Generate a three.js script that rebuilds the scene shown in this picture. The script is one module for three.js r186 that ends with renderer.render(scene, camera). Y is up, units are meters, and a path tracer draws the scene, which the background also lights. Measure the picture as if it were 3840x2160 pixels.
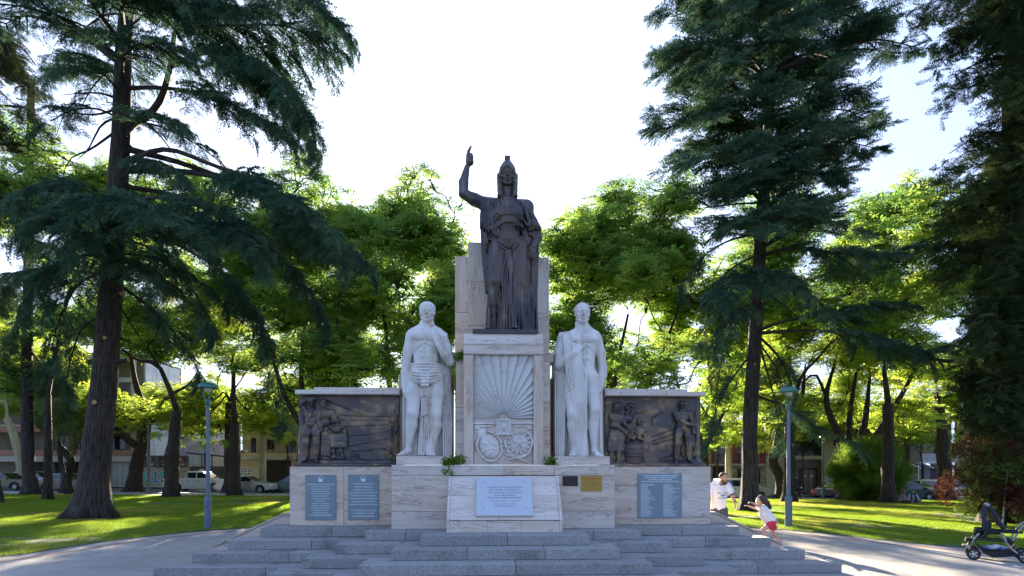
import * as THREE from 'three';
import { mergeGeometries, mergeVertices } from 'three/addons/utils/BufferGeometryUtils.js';
import { RoundedBoxGeometry } from 'three/addons/geometries/RoundedBoxGeometry.js';

// ---------------------------------------------------------------- camera, sky, sun, exposure
const scene = new THREE.Scene();
const CAM = new THREE.Vector3(-0.2736, 1.8349, 11.0426), YAW = 0.03918, FPX = 2200, HZ = 1747;
const camera = new THREE.PerspectiveCamera(2 * Math.atan(1080 / FPX) * 180 / Math.PI, 16 / 9, 0.1, 900);
camera.position.copy(CAM);
camera.rotation.y = -YAW;
camera.setViewOffset(3840, 2160, 0, -(HZ - 1080), 3840, 2160);
const SUN = new THREE.Vector3(-0.13, 0.27, -1).normalize();
const renderer = new THREE.WebGLRenderer({ antialias: true });
renderer.setSize(1024, 576);
renderer.toneMapping = THREE.LinearToneMapping;
renderer.toneMappingExposure = 7.6;
renderer.shadowMap.enabled = true;
{
  const w = 512, h = 256, a = new Float32Array(w * h * 4);
  for (let j = 0; j < h; j++) for (let i = 0; i < w; i++) {
    const el = ((j + 0.5) / h - 0.5) * Math.PI, az = ((i + 0.5) / w - 0.5) * 2 * Math.PI;
    const d = [Math.cos(el) * Math.cos(az), Math.sin(el), Math.cos(el) * Math.sin(az)];
    const c = Math.max(-1, Math.min(1, d[0] * SUN.x + d[1] * SUN.y + d[2] * SUN.z)), ang = Math.acos(c);
    const up = Math.max(0, d[1]);
    const hz = Math.exp(-up * 3.2);
    let r = 0.090 + 0.115 * hz, g = 0.150 + 0.118 * hz, b = 0.305 + 0.070 * hz;
    const glow = 0.5 * Math.exp(-ang / 0.30) + 0.10 * Math.exp(-ang / 0.9);
    r += glow * 1.03; g += glow; b += glow * 0.93;
    const o = (j * w + i) * 4;
    a[o] = r * 0.56; a[o + 1] = g * 0.56; a[o + 2] = b * 0.57; a[o + 3] = 1;
  }
  const t = new THREE.DataTexture(a, w, h, THREE.RGBAFormat, THREE.FloatType);
  t.mapping = THREE.EquirectangularReflectionMapping; t.magFilter = THREE.LinearFilter; t.minFilter = THREE.LinearFilter; t.needsUpdate = true;
  scene.background = t; scene.environment = t;
}
const sun = new THREE.DirectionalLight(new THREE.Color(1, 0.86, 0.64), 5);
sun.position.copy(SUN).multiplyScalar(90); sun.target.position.set(0, 0, -12);
sun.castShadow = true; sun.shadow.mapSize.set(4096, 4096);
Object.assign(sun.shadow.camera, { left: -60, right: 60, top: 50, bottom: -50, near: 1, far: 260 });
scene.add(sun, sun.target);

// ---------------------------------------------------------------- small helpers
const V = (x, y, z) => new THREE.Vector3(x, y, z);
function rng(seed) { let s = seed >>> 0; return () => { s = (s + 0x6D2B79F5) | 0; let t = Math.imul(s ^ (s >>> 15), 1 | s); t = (t + Math.imul(t ^ (t >>> 7), 61 | t)) ^ t; return ((t ^ (t >>> 14)) >>> 0) / 4294967296; }; }
const clamp = (x, a, b) => Math.max(a, Math.min(b, x)), mix = (a, b, t) => a + (b - a) * t;
const sstep = (a, b, x) => { const t = clamp((x - a) / (b - a), 0, 1); return t * t * (3 - 2 * t); };
function h3(x, y, z) { let n = Math.imul(x, 374761393) ^ Math.imul(y, 668265263) ^ Math.imul(z, 1274126177); n = Math.imul(n ^ (n >>> 13), 1274126177); return ((n ^ (n >>> 16)) >>> 0) / 4294967296; }
function noise3(x, y, z) {
  const X = Math.floor(x), Y = Math.floor(y), Z = Math.floor(z); let fx = x - X, fy = y - Y, fz = z - Z;
  fx = fx * fx * (3 - 2 * fx); fy = fy * fy * (3 - 2 * fy); fz = fz * fz * (3 - 2 * fz);
  const L = (k) => mix(mix(h3(X, Y, Z + k), h3(X + 1, Y, Z + k), fx), mix(h3(X, Y + 1, Z + k), h3(X + 1, Y + 1, Z + k), fx), fy);
  return mix(L(0), L(1), fz);
}
function fbm3(x, y, z, o = 4) { let s = 0, a = 0.5, n = 0; for (let i = 0; i < o; i++) { s += a * noise3(x, y, z); n += a; x = x * 2.03 + 7.1; y = y * 2.03 + 3.7; z = z * 2.03 + 1.3; a *= 0.5; } return s / n; }
function tn(x, y, px, py, s) { // tileable value noise
  let X = Math.floor(x), Y = Math.floor(y), fx = x - X, fy = y - Y; fx = fx * fx * (3 - 2 * fx); fy = fy * fy * (3 - 2 * fy);
  const x0 = ((X % px) + px) % px, x1 = (x0 + 1) % px, y0 = ((Y % py) + py) % py, y1 = (y0 + 1) % py;
  return mix(mix(h3(x0, y0, s), h3(x1, y0, s), fx), mix(h3(x0, y1, s), h3(x1, y1, s), fx), fy);
}
function tf(u, v, px, py, s, o = 4) { let r = 0, a = 0.5, n = 0; for (let i = 0; i < o; i++) { r += a * tn(u * px, v * py, px, py, s + i * 17); n += a; px *= 2; py *= 2; a *= 0.5; } return r / n; }
const toS = (c) => c <= 0.0031308 ? c * 12.92 : 1.055 * Math.pow(Math.min(1, c), 1 / 2.4) - 0.055;
function tex(w, h, f, sizeX, sizeY = sizeX, color = true) { // f(u,v) -> linear [r,g,b] or a grey height
  const a = new Uint8Array(w * h * 4);
  for (let j = 0; j < h; j++) for (let i = 0; i < w; i++) {
    const c = f((i + 0.5) / w, (j + 0.5) / h), o = (j * w + i) * 4;
    for (let k = 0; k < 3; k++) a[o + k] = clamp((color ? toS(Math.max(0, c[k])) : c) * 255, 0, 255);
    a[o + 3] = 255;
  }
  const t = new THREE.DataTexture(a, w, h, THREE.RGBAFormat);
  t.wrapS = t.wrapT = THREE.RepeatWrapping; t.magFilter = THREE.LinearFilter; t.minFilter = THREE.LinearMipmapLinearFilter; t.generateMipmaps = true;
  if (color) t.colorSpace = THREE.SRGBColorSpace;
  t.repeat.set(1 / sizeX, 1 / sizeY); t.needsUpdate = true;
  return t;
}
const rgb = (r, g, b) => new THREE.Color().setRGB(r, g, b);
function mat(r, g, b, rough = 0.8, extra = {}) { return new THREE.MeshPhysicalMaterial({ color: rgb(r, g, b), roughness: rough, side: THREE.DoubleSide, ...extra }); }
function boxUV(g, sx = 1, ox = 0, oy = 0, swap = false) { // uv in metres by the dominant axis of each face
  g = g.index ? g.toNonIndexed() : g;
  const p = g.attributes.position, uv = new Float32Array(p.count * 2), A = V(), B = V(), C = V(), N = V();
  for (let i = 0; i < p.count; i += 3) {
    A.fromBufferAttribute(p, i); B.fromBufferAttribute(p, i + 1); C.fromBufferAttribute(p, i + 2);
    N.copy(B).sub(A).cross(C.clone().sub(A)); const ax = Math.abs(N.x), ay = Math.abs(N.y), az = Math.abs(N.z);
    [A, B, C].forEach((q, k) => {
      let u, v; if (ay >= ax && ay >= az) { u = q.x; v = q.z; } else if (ax >= az) { u = q.z; v = q.y; } else { u = q.x; v = q.y; }
      if (swap) [u, v] = [v, u];
      uv[(i + k) * 2] = u * sx + ox; uv[(i + k) * 2 + 1] = v * sx + oy;
    });
  }
  g.setAttribute('uv', new THREE.BufferAttribute(uv, 2)); return g;
}
function clean(g) { g = g.index ? g.toNonIndexed() : g; for (const k of Object.keys(g.attributes)) if (!['position', 'normal', 'uv', 'color'].includes(k)) g.deleteAttribute(k); if (!g.attributes.normal) g.computeVertexNormals(); if (!g.attributes.uv) g.setAttribute('uv', new THREE.BufferAttribute(new Float32Array(g.attributes.position.count * 2), 2)); return g; }
function merge(gs) { return gs.length === 1 ? clean(gs[0]) : mergeGeometries(gs.map(clean)); }
const taken = {};
function numbered(n) { if (!(n in taken)) { taken[n] = 0; return n; } taken[n]++; return n + '_' + String(taken[n]).padStart(3, '0'); }
function mesh(name, gs, m, parent) {
  const o = new THREE.Mesh(Array.isArray(gs) ? merge(gs) : gs, m); o.name = parent ? name : numbered(name); o.castShadow = o.receiveShadow = true; (parent || scene).add(o); return o;
}
function tag(o, label, category, group, kind) { if (label) o.userData.label = label; if (category) o.userData.category = category; if (group) o.userData.group = group; if (kind) o.userData.kind = kind; return o; }
function thing(name, label, category, pos = [0, 0, 0], turn = 0, group) { const o = new THREE.Group(); o.name = numbered(name); o.position.set(...pos); o.rotation.y = turn; scene.add(o); return tag(o, label, category, group); }
function struct(name, gs, m, label) { const o = mesh(name, gs, m); return tag(o, label, null, null, 'structure'); }
function copyOf(src, pos, turn, label) { const c = src.clone(); c.name = numbered(src.name.replace(/_\d{3}$/, '')); c.userData = { ...src.userData }; scene.add(c); c.position.set(...pos); c.rotation.y = turn; if (label) c.userData.label = label; return c; }
function box(x0, x1, y0, y1, z0, z1, bev = 0) {
  const g = bev ? new RoundedBoxGeometry(x1 - x0, y1 - y0, z1 - z0, 2, Math.min(bev, (x1 - x0) / 2.01, (y1 - y0) / 2.01, (z1 - z0) / 2.01)) : new THREE.BoxGeometry(x1 - x0, y1 - y0, z1 - z0);
  return g.translate((x0 + x1) / 2, (y0 + y1) / 2, (z0 + z1) / 2);
}
function tube(pts, radii, seg = 8, noise = 0, seed = 0) { // a tapered tube through points, closed at both ends
  const n = pts.length, pos = [], uv = [], idx = []; let nx = V(1, 0, 0), len = 0;
  for (let i = 0; i < n; i++) {
    const t = pts[Math.min(n - 1, i + 1)].clone().sub(pts[Math.max(0, i - 1)]).normalize();
    nx.sub(t.clone().multiplyScalar(nx.dot(t))); if (nx.lengthSq() < 1e-4) nx.set(0, 0, 1).sub(t.clone().multiplyScalar(t.z)); nx.normalize();
    const by = t.clone().cross(nx); if (i) len += pts[i].distanceTo(pts[i - 1]);
    for (let k = 0; k <= seg; k++) {
      const a = k / seg * Math.PI * 2, kk = k % seg, r = radii[i] * (1 + noise * (h3(i, kk, seed) - 0.5));
      const q = nx.clone().multiplyScalar(Math.cos(a) * r).add(by.clone().multiplyScalar(Math.sin(a) * r)).add(pts[i]);
      pos.push(q.x, q.y, q.z); uv.push(k / seg * Math.max(1, Math.round(radii[0] * 6.28)), len);
    }
  }
  for (let i = 0; i < n - 1; i++) for (let k = 0; k < seg; k++) { const a = i * (seg + 1) + k, b = a + seg + 1; idx.push(a, a + 1, b, b, a + 1, b + 1); }
  for (const [i, flip] of [[0, 1], [n - 1, 0]]) { const c = pos.length / 3; pos.push(pts[i].x, pts[i].y, pts[i].z); uv.push(0, 0); for (let k = 0; k < seg; k++) { const a = i * (seg + 1) + k; flip ? idx.push(c, a + 1, a) : idx.push(c, a, a + 1); } }
  const g = new THREE.BufferGeometry(); g.setAttribute('position', new THREE.Float32BufferAttribute(pos, 3)); g.setAttribute('uv', new THREE.Float32BufferAttribute(uv, 2)); g.setIndex(idx); g.computeVertexNormals(); return g;
}
const rod = (a, b, r0, r1 = r0, seg = 8) => tube([a, b], [r0, r1], seg);
function curve(pts, n) { return new THREE.CatmullRomCurve3(pts, false, 'centripetal').getPoints(n); }
function taper(n, r0, r1, pw = 1) { return Array.from({ length: n }, (_, i) => mix(r0, r1, Math.pow(i / (n - 1), pw))); }
function extrude(pts, depth, bev = 0) { // outline in x,y pushed out along z from 0 to depth
  const s = new THREE.Shape(pts.map(p => new THREE.Vector2(p[0], p[1])));
  return new THREE.ExtrudeGeometry(s, { depth: depth - 2 * bev, bevelEnabled: bev > 0, bevelThickness: bev, bevelSize: bev, bevelOffset: -bev, bevelSegments: 2 }).translate(0, 0, bev);
}
// survey of the place: the fall of the land, and where a line of sight meets it
const fall = (x, z) => { const s = clamp((-7 - z) / 29, 0, 1.55); return s * (-0.5 - 0.0115 * clamp(x, -45, 55)); };
const ray = (px, py) => { const u = (px - 1920) / FPX, c = Math.cos(YAW), s = Math.sin(YAW); return V(u * c + s, (HZ - py) / FPX, u * s - c); };
const at = (px, py, d) => ray(px, py).multiplyScalar(d).add(CAM);
function G(px, py) { let y = 0, q; for (let i = 0; i < 12; i++) { const r = ray(px, py); q = r.multiplyScalar((y - CAM.y) / r.y).add(CAM); y = fall(q.x, q.z); } q.y = y; return q; }
const atZ = (px, py, z) => { const r = ray(px, py); return r.multiplyScalar((z - CAM.z) / r.z).add(CAM); };

// ---------------------------------------------------------------- materials of the setting
const lerp3 = (a, b, t) => [mix(a[0], b[0], t), mix(a[1], b[1], t), mix(a[2], b[2], t)];
const travPit = (u, v) => { const p = tf(u, v, 26, 190, 31, 3), q = tf(u, v, 4, 16, 77, 4); return sstep(0.62, 0.74, p * 0.62 + q * 0.42); };
function travColor(u, v, tone) {
  const warp = tf(u, v, 3, 4, 5, 3) * 0.05, b1 = tf(u, v + warp, 2, 22, 3, 5), b2 = tf(u, v + warp * 1.5, 4, 70, 9, 3), rust = sstep(0.52, 0.75, tf(u, v, 3, 9, 21, 4));
  let c = lerp3([0.49, 0.435, 0.385], [0.59, 0.54, 0.49], sstep(0.25, 0.72, b1 * 0.7 + b2 * 0.3));
  c = lerp3(c, [0.42, 0.28, 0.19], rust * 0.3);
  c = lerp3(c, [0.13, 0.10, 0.085], travPit(u, v) * 0.38);
  return c.map((x) => x * tone);
}
const travTex = tex(1024, 1024, (u, v) => travColor(u, v, 1), 2.3), travBump = tex(1024, 1024, (u, v) => 1 - travPit(u, v) * 0.8 - 0.15 * tf(u, v, 60, 160, 4, 2), 2.3, 2.3, false);
const M = {};
M.trav = mat(1.14, 1.05, 0.97, 0.78, { map: travTex, bumpMap: travBump, bumpScale: 0.006 });
M.travWarm = mat(1.12, 0.99, 0.87, 0.78, { map: travTex, bumpMap: travBump, bumpScale: 0.006 }); M.travCool = mat(1.06, 1.02, 0.98, 0.8, { map: travTex, bumpMap: travBump, bumpScale: 0.006 });
M.travPale = mat(1.16, 1.10, 1.06, 0.74, { map: travTex, bumpMap: travBump, bumpScale: 0.004 });
M.travGrey = mat(0.92, 0.84, 0.77, 0.85, { map: travTex, bumpMap: travBump, bumpScale: 0.007 });
const graniteAt = (u, v) => { const s = tn(u * 290, v * 290, 290, 290, 5), s2 = tn(u * 110, v * 110, 110, 110, 8), st = sstep(0.55, 0.8, tf(u, v, 5, 5, 44, 4)); let g = 0.27 + 0.12 * (s2 - 0.5); if (s > 0.74) g += 0.11; if (s < 0.24) g -= 0.11; g *= 1 - 0.33 * st; return [g * 1.01, g * 0.99, g * 0.95]; };
const granTex = tex(1024, 1024, graniteAt, 1.7), granBump = tex(512, 512, (u, v) => tf(u, v, 120, 120, 3, 2), 1.2, 1.2, false);
M.granite = mat(1, 1, 1, 0.72, { map: granTex, bumpMap: granBump, bumpScale: 0.0025 });
M.granite2 = mat(0.9, 0.9, 0.9, 0.74, { map: granTex, bumpMap: granBump, bumpScale: 0.0025 });
M.granite3 = mat(1.08, 1.07, 1.05, 0.72, { map: granTex, bumpMap: granBump, bumpScale: 0.0025 });
const paveH = (u, v) => { const x = u * 30, y = v * 30, fx = x - Math.floor(x), fy = y - Math.floor(y); const rib = 0.5 + 0.5 * Math.cos(fy * Math.PI * 2 * 4); const j = (fx < 0.035 || fy < 0.035) ? 0 : 1; return j * (0.55 + 0.45 * rib); };
M.paving = mat(1, 1, 1, 0.62, {
  map: tex(2048, 2048, (u, v) => { const X = Math.floor(u * 30), Y = Math.floor(v * 30), h = paveH(u, v), t = h3(X, Y, 3), big = tf(u, v, 6, 6, 12, 4), y = v * 30, row = (Math.floor(y) % 5 === 0 && y - Math.floor(y) < 0.09) ? 0.62 : 1; const g = (0.205 + 0.075 * h + 0.05 * (t - 0.5) + 0.12 * (big - 0.5)) * row; return [g * 1.06, g * 0.985, g * 0.91]; }, 6),
  bumpMap: tex(1024, 1024, (u, v) => paveH(u / 2, v / 2), 3, 3, false), bumpScale: 0.004 });
M.redTile = mat(0.30, 0.12, 0.09, 0.75, { bumpMap: granBump, bumpScale: 0.002 });
M.soil = mat(1, 1, 1, 1, { map: tex(1024, 1024, (u, v) => { const a = tf(u, v, 9, 9, 2, 5), b = tf(u, v, 80, 80, 6, 2), dry = sstep(0.56, 0.72, tf(u, v, 5, 5, 71, 4)); const g = 0.7 + 0.6 * b; return lerp3(lerp3([0.045, 0.075, 0.014], [0.085, 0.125, 0.026], a), [0.17, 0.13, 0.06], dry * 0.12).map(x => x * g); }, 7) });
M.asphalt = mat(1, 1, 1, 0.8, { map: tex(512, 512, (u, v) => { const g = 0.055 + 0.03 * tf(u, v, 6, 6, 4, 4) + 0.025 * (tn(u * 200, v * 200, 200, 200, 9) - 0.5); return [g * 1.03, g, g * 0.97]; }, 4) });
M.concrete = mat(1, 1, 1, 0.85, { map: tex(512, 512, (u, v) => { const g = 0.34 + 0.16 * (tf(u, v, 5, 5, 14, 5) - 0.5) + 0.04 * (tn(u * 180, v * 180, 180, 180, 9) - 0.5); return [g * 1.03, g, g * 0.94]; }, 3) });

// ---------------------------------------------------------------- ground, lawns, paving, street
function field(x0, x1, z0, z1, nx, nz, lift, uvs = 1) {
  const pos = [], uv = [], idx = [];
  for (let j = 0; j <= nz; j++) for (let i = 0; i <= nx; i++) { const x = mix(x0, x1, i / nx), z = mix(z0, z1, j / nz); pos.push(x, fall(x, z) + lift, z); uv.push(x * uvs, z * uvs); }
  for (let j = 0; j < nz; j++) for (let i = 0; i < nx; i++) { const a = j * (nx + 1) + i, b = a + nx + 1; idx.push(a, b, a + 1, b, b + 1, a + 1); }
  const g = new THREE.BufferGeometry(); g.setAttribute('position', new THREE.Float32BufferAttribute(pos, 3)); g.setAttribute('uv', new THREE.Float32BufferAttribute(uv, 2)); g.setIndex(idx); g.computeVertexNormals(); return g;
}
struct('ground', field(-400, 400, -420, 120, 80, 60, -1.1), M.soil, 'bare earth under the whole park and the streets around it');
// edge of the paving: an oval court with the monument in its back half
const edgeL = [[-14, 9], [-12.6, 4], [-11.2, 0.6], [-10.07, -1.1], [-9.75, -2.5], [-9.46, -3.7], [-9.05, -4.6], [-8.25, -5.75], [-7.6, -6.3], [-7.0, -6.75], [-5, -7.4], [0, -7.8]];
const edgeR = [[0, -7.8], [4.6, -7.2], [6.9, -6.35], [8.35, -5.15], [9.05, -4.0], [9.45, -3.0], [9.95, -2.2], [10.45, -1.5], [11.6, 0.6], [13.4, 4], [15, 9]];
const crv = (e, n) => curve(e.map(([x, z]) => V(x, 0, z)), n);
const cL = crv(edgeL, 60), cR = crv(edgeR, 60);
function strip(a, b, n, yf) { // a sheet between two lines of as many points
  const pos = [], uv = [], idx = [], m = a.length;
  for (let j = 0; j <= n; j++) for (let i = 0; i < m; i++) { const x = mix(a[i].x, b[i].x, j / n), z = mix(a[i].z, b[i].z, j / n); pos.push(x, yf(x, z), z); uv.push(x, z); }
  for (let j = 0; j < n; j++) for (let i = 0; i < m - 1; i++) { const p = j * m + i, q = p + m; idx.push(p, p + 1, q, q, p + 1, q + 1); }
  const g = new THREE.BufferGeometry(); g.setAttribute('position', new THREE.Float32BufferAttribute(pos, 3)); g.setAttribute('uv', new THREE.Float32BufferAttribute(uv, 2)); g.setIndex(idx); g.computeVertexNormals(); return g;
}
const ZE = -29.5; // back edge of the lawns
{
  const near = (c) => c.map((p) => V(p.x * 0.02, 0, 30));
  const all = [...cL, ...cR.slice(1)];
  struct('paving', [strip(all, all.map((p) => V(p.x * 0.3, 0, 16)), 12, () => 0)], M.paving, 'ribbed grey paving tiles of the court round the monument');
  const inset = (c, d) => c.map((p, i) => { const t = c[Math.min(c.length - 1, i + 1)].clone().sub(c[Math.max(0, i - 1)]).normalize(); return V(p.x - t.z * d, 0, p.z + t.x * d); });
  struct('red_tile_line', [strip(inset(cL, 0.55), inset(cL, 0.67), 1, () => 0.004), strip(inset(cR, 0.55), inset(cR, 0.67), 1, () => 0.004)], M.redTile, 'faded red tile line along the edge of the paving');
}
const lawnY = (x, z) => fall(x, z) + 0.012;
const farL = cL.map((p, i) => V(mix(-60, 0, Math.pow(i / 60, 0.8)), 0, i < 12 ? mix(9, ZE, i / 12) : ZE)), farR = cR.map((p, i) => V(mix(0, 64, Math.pow(i / 60, 1.25)), 0, i > 48 ? mix(ZE, 9, (i - 48) / 12) : ZE));
struct('lawn', [strip(cL, farL, 26, lawnY), strip(cR, farR, 26, lawnY)], M.soil, 'mown park lawn on both sides of the monument');
{
  const band = (z0, z1, lift, m, name, label) => struct(name, field(-90, 100, z0, z1, 40, 1, lift), m, label);
  band(-31.6, ZE, 0.03, M.concrete, 'park_path', 'pale concrete path along the back edge of the lawn');
  band(-33.4, -31.6, -0.55, M.soil, 'irrigation_ditch', 'deep dark irrigation ditch between the path and the street');
  const wall = (z0, z1) => { const g = field(-90, 100, z0, z0, 40, 1, 0), p = g.attributes.position; for (let i = 0; i < p.count; i++) { const up = i >= p.count / 2; p.setY(i, p.getY(i) + (up ? 0.03 : -0.55)); p.setZ(i, up ? z0 : z1); } g.computeVertexNormals(); return g; };
  struct('ditch_lining', [wall(-31.6, -31.62), wall(-33.4, -33.38)], M.concrete, 'concrete sides of the irrigation ditch');
  band(-34.1, -33.4, 0.05, M.concrete, 'street_kerb', 'concrete kerb at the near side of the street');
  band(-44.2, -34.1, -0.08, M.asphalt, 'street', 'grey asphalt street behind the park');
  band(-47.2, -44.2, 0.05, M.concrete, 'pavement', 'far pavement of the street in front of the houses');
  band(-120, -47.3, -0.1, M.soil, 'plots', 'ground under the houses across the street');
}
M.marbleStone = mat(1, 1, 1, 0.6, { map: tex(512, 512, (u, v) => { const a = tf(u, v, 5, 5, 90, 5), p = sstep(0.72, 0.8, tn(u * 90, v * 90, 90, 90, 12) * 0.6 + a * 0.5), st = sstep(0.55, 0.8, tf(u, v, 3, 6, 51, 4)); return lerp3(lerp3([0.60, 0.57, 0.53], [0.66, 0.645, 0.62], a), [0.30, 0.24, 0.19], p * 0.5 + st * 0.3); }, 1.4) });

// ---------------------------------------------------------------- granite stairs
const RI = 0.17, TR = 0.414, TOP = 4 * RI, WO = 4.517, WM = 2.464, WC = 1.41, DM = 0.617, DC = 1.324;
{
  const st = thing('granite_stairs', 'four broad grey granite steps climbing to the monument in three stepped tiers', 'stairs', [0, 0, 0]);
  const R = rng(5), ms = [M.granite, M.granite2, M.granite3];
  const gap = 0.0025;
  const row = (x0, x1, y, z0, z1, joints) => {
    const xs = [x0, ...joints.filter((j) => j > x0 + 0.1 && j < x1 - 0.1), x1];
    for (let i = 0; i < xs.length - 1; i++) mesh('step_block', boxUV(box(xs[i] + gap, xs[i + 1] - gap, y + 0.0015, y + RI, z0 + gap, z1 - gap + (R() - 0.5) * 0.006, 0.012), 1, R() * 3, R() * 3), ms[Math.floor(R() * 3)], st);
  };
  for (let k = 1; k <= 4; k++) {
    const y = (4 - k) * RI, zo = (k - 1) * TR, zm = DM + (k - 1) * TR, zc = DC + (k - 1) * TR, wo = WO + (k - 1) * TR, wm = WM + (k - 1) * TR, wc = WC + (k - 1) * TR;
    const e = (k - 1) * 0.05;
    row(-wo, wo, y, zo - 0.42, zo, [-3.45 - k * 0.25 + 0.5, -2.2, -0.8, 0.9, 2.3, 3.1 + k * 0.3]);
    row(-wm, wm, y, zo, zm, [-1.75 - e, -0.6, 0.7, 1.6 + e]);
    row(-wc, wc, y, zm, zc, k === 2 ? [-0.62, 0.62] : [0.03 + e]);
  }
  mesh('landing', boxUV(box(-WO, WO, 0, TOP - 0.004, -0.80, -0.423)), M.granite2, st);
}
// sloping travertine cheeks behind the ends of the steps
for (const s of [-1, 1]) {
  const o = thing('ramp_wall', s < 0 ? 'low sloping travertine wall at the stair end on the lamp with graffiti side' : 'low sloping travertine wall at the stair end beside the running girl', 'wall', [0, 0, 0]);
  const body = [[4.105, 0], [4.105, 0.85], [4.36, 0.85], [5.74, 0.20], [5.74, 0]].map(([x, y]) => [x * s, y]); if (s < 0) body.reverse();
  mesh('slab', boxUV(extrude(body, 0.16, 0.004).translate(0, 0, -0.80 - 0.166)), M.trav, o);
  const cap = [[4.105, 0.853], [4.105, 0.893], [4.37, 0.893], [5.77, 0.232], [5.745, 0.203], [4.36, 0.853]].map(([x, y]) => [x * s, y]); if (s < 0) cap.reverse();
  mesh('coping', boxUV(extrude(cap, 0.2, 0.006).translate(0, 0, -0.80 - 0.186)), M.travGrey, o);
}
// ---------------------------------------------------------------- travertine body of the monument
const mon = thing('travertine_monument', 'tall stepped travertine monument with wings, figure plinths and central pier', 'monument', [0, 0, 0]);
{
  const R = rng(11), q = 0.002;
  const blk = (name, x0, x1, y0, y1, z0, z1, m = M.trav, bev = 0.008, swap = false) => mesh(name, boxUV(box(x0 + q, x1 - q, y0 + q, y1 - q, z0, z1, bev), 1, R() * 2.3, R() * 2.3, swap), m === M.trav ? [M.trav, M.travWarm, M.travCool][Math.floor(R() * 3)] : m, mon);
  const T = TOP;
  // wings
  for (const s of [-1, 1]) {
    const f = (n, a, b, ...r) => s < 0 ? blk(n, -b, -a, ...r) : blk(n, a, b, ...r);
    const zf = -0.38;
    if (s < 0) { f('wall_block', 3.07, 4.10, T, 1.822, -1.35, zf); f('wall_block', 2.05, 3.07, T, 1.822, -1.35, zf - 0.003); }
    else { f('wall_block', 3.08, 4.10, 0.81, 1.822, -1.35, zf); f('wall_block', 2.05, 3.08, 0.81, 1.45, -1.35, zf - 0.004); f('wall_block', 2.05, 3.08, 1.45, 1.822, -1.35, zf - 0.001); f('wall_block', 2.05, 4.10, T, 0.81, -1.35, zf - 0.002); }
    f('wing_core', 2.05, 3.9, 1.822, 3.21, -1.30, -0.60, M.travGrey);
    f('coping', 3.2, 3.985, 3.21, 3.295, -1.36, -0.33, M.travPale); f('coping', 2.3, 3.2, 3.21, 3.296, -1.36, -0.332, M.travPale); f('coping', 2.0, 2.3, 3.21, 3.294, -1.36, -0.334, M.travPale);
    f('coping', 2.85, 3.655, 3.297, 3.355, -1.3, -0.42, M.travPale); f('coping', 2.0, 2.85, 3.297, 3.357, -1.3, -0.422, M.travPale);
    // slab behind the standing figure and the narrow dark recess
    f('figure_slab', 1.02, 1.95, 1.853, 3.72, -1.1, -0.42, M.trav); f('figure_slab', 1.0, 2.06, 1.853, 3.64, -1.25, -0.62, M.travGrey); 
    // plinth of the standing figure
    f('figure_plinth', 0.965, 1.985, 1.853, 2.015, -0.8, 0.16, M.travPale);
    // middle block, lower slabs and band
    f('pedestal_block', 0.93, 2.05, 1.66, 1.851, -0.9, 0.281);
    f('pedestal_block', 0.93, 2.05, 1.0, 1.66, -0.9, 0.28); f('pedestal_block', 0.93, 2.05, T, 1.0, -0.9, 0.279);
    f('pedestal_block', 0.0, 0.93, 1.66, 1.851, -0.9, 0.284);
    f('pedestal_core', 0.0, 0.93, T, 1.66, -0.9, 0.2);
    // flanks of the pier
    for (const [a, b] of [[1.853, 2.5], [2.5, 2.95], [2.95, 3.83]]) f('pier_flank', 0.757, 0.905, a, b, -0.95, -0.2 + R() * 0.004, M.trav);
    f('pier_flank', 0.757, 0.97, 3.83, 4.02, -1.0, -0.24, M.travGrey);
    // pilasters framing the ray panel
    f('pilaster', 0.562, 0.755, 1.853, 3.925, -0.7, 0.0, M.trav, 0.01, true);
    // back pylon
    const ys = [1.853, 3.0, 4.1, 5.0, 6.16];
    for (let i = 0; i < 4; i++) f('pylon_block', 0.70, 0.975, ys[i], ys[i + 1], -1.65, -1.1 + R() * 0.004, M.trav, 0.008, i % 2 > 0);
    for (let i = 0; i < 3; i++) f('pylon_block', 0.0, 0.70, [3.9, 4.7, 5.6][i], [4.7, 5.6, 6.40][i], -1.65, -0.95 + R() * 0.004, M.trav, 0.008, true);
  }
  blk('pier_core', -0.75, 0.75, 1.853, 4.0, -0.95, -0.25, M.travGrey);
  // cap of the pier with a sloping shoulder
  const prof = [[-0.92, 3.93], [0.0, 3.93], [0.018, 3.945], [0.018, 4.10], [0.035, 4.115], [0.035, 4.14], [0.01, 4.16], [-0.04, 4.30], [-0.055, 4.331], [-0.92, 4.331]];
  mesh('pier_cap', boxUV(extrude(prof.map(([z, y]) => [z, y]), 1.50, 0.006).rotateY(-Math.PI / 2).translate(0.75, 0, 0)), M.travPale, mon);
  // lower ray panel ground
  blk('relief_ground', -0.56, 0.56, 1.853, 2.72, -0.7, -0.075, M.travPale);
  // fan of carved rays: wedges rising from the centre of the crest
  const C = [0, 2.74], n = 21, hw = 0.558, yt = 3.925, y0 = 2.735;
  const edge = (a) => { const dx = Math.cos(a), dy = Math.sin(a); let k = 1e9; if (dx > 1e-6) k = Math.min(k, (hw - C[0]) / dx); if (dx < -1e-6) k = Math.min(k, (-hw - C[0]) / dx); if (dy > 1e-6) k = Math.min(k, (yt - C[1]) / dy); return [C[0] + dx * k, C[1] + dy * k]; };
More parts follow.
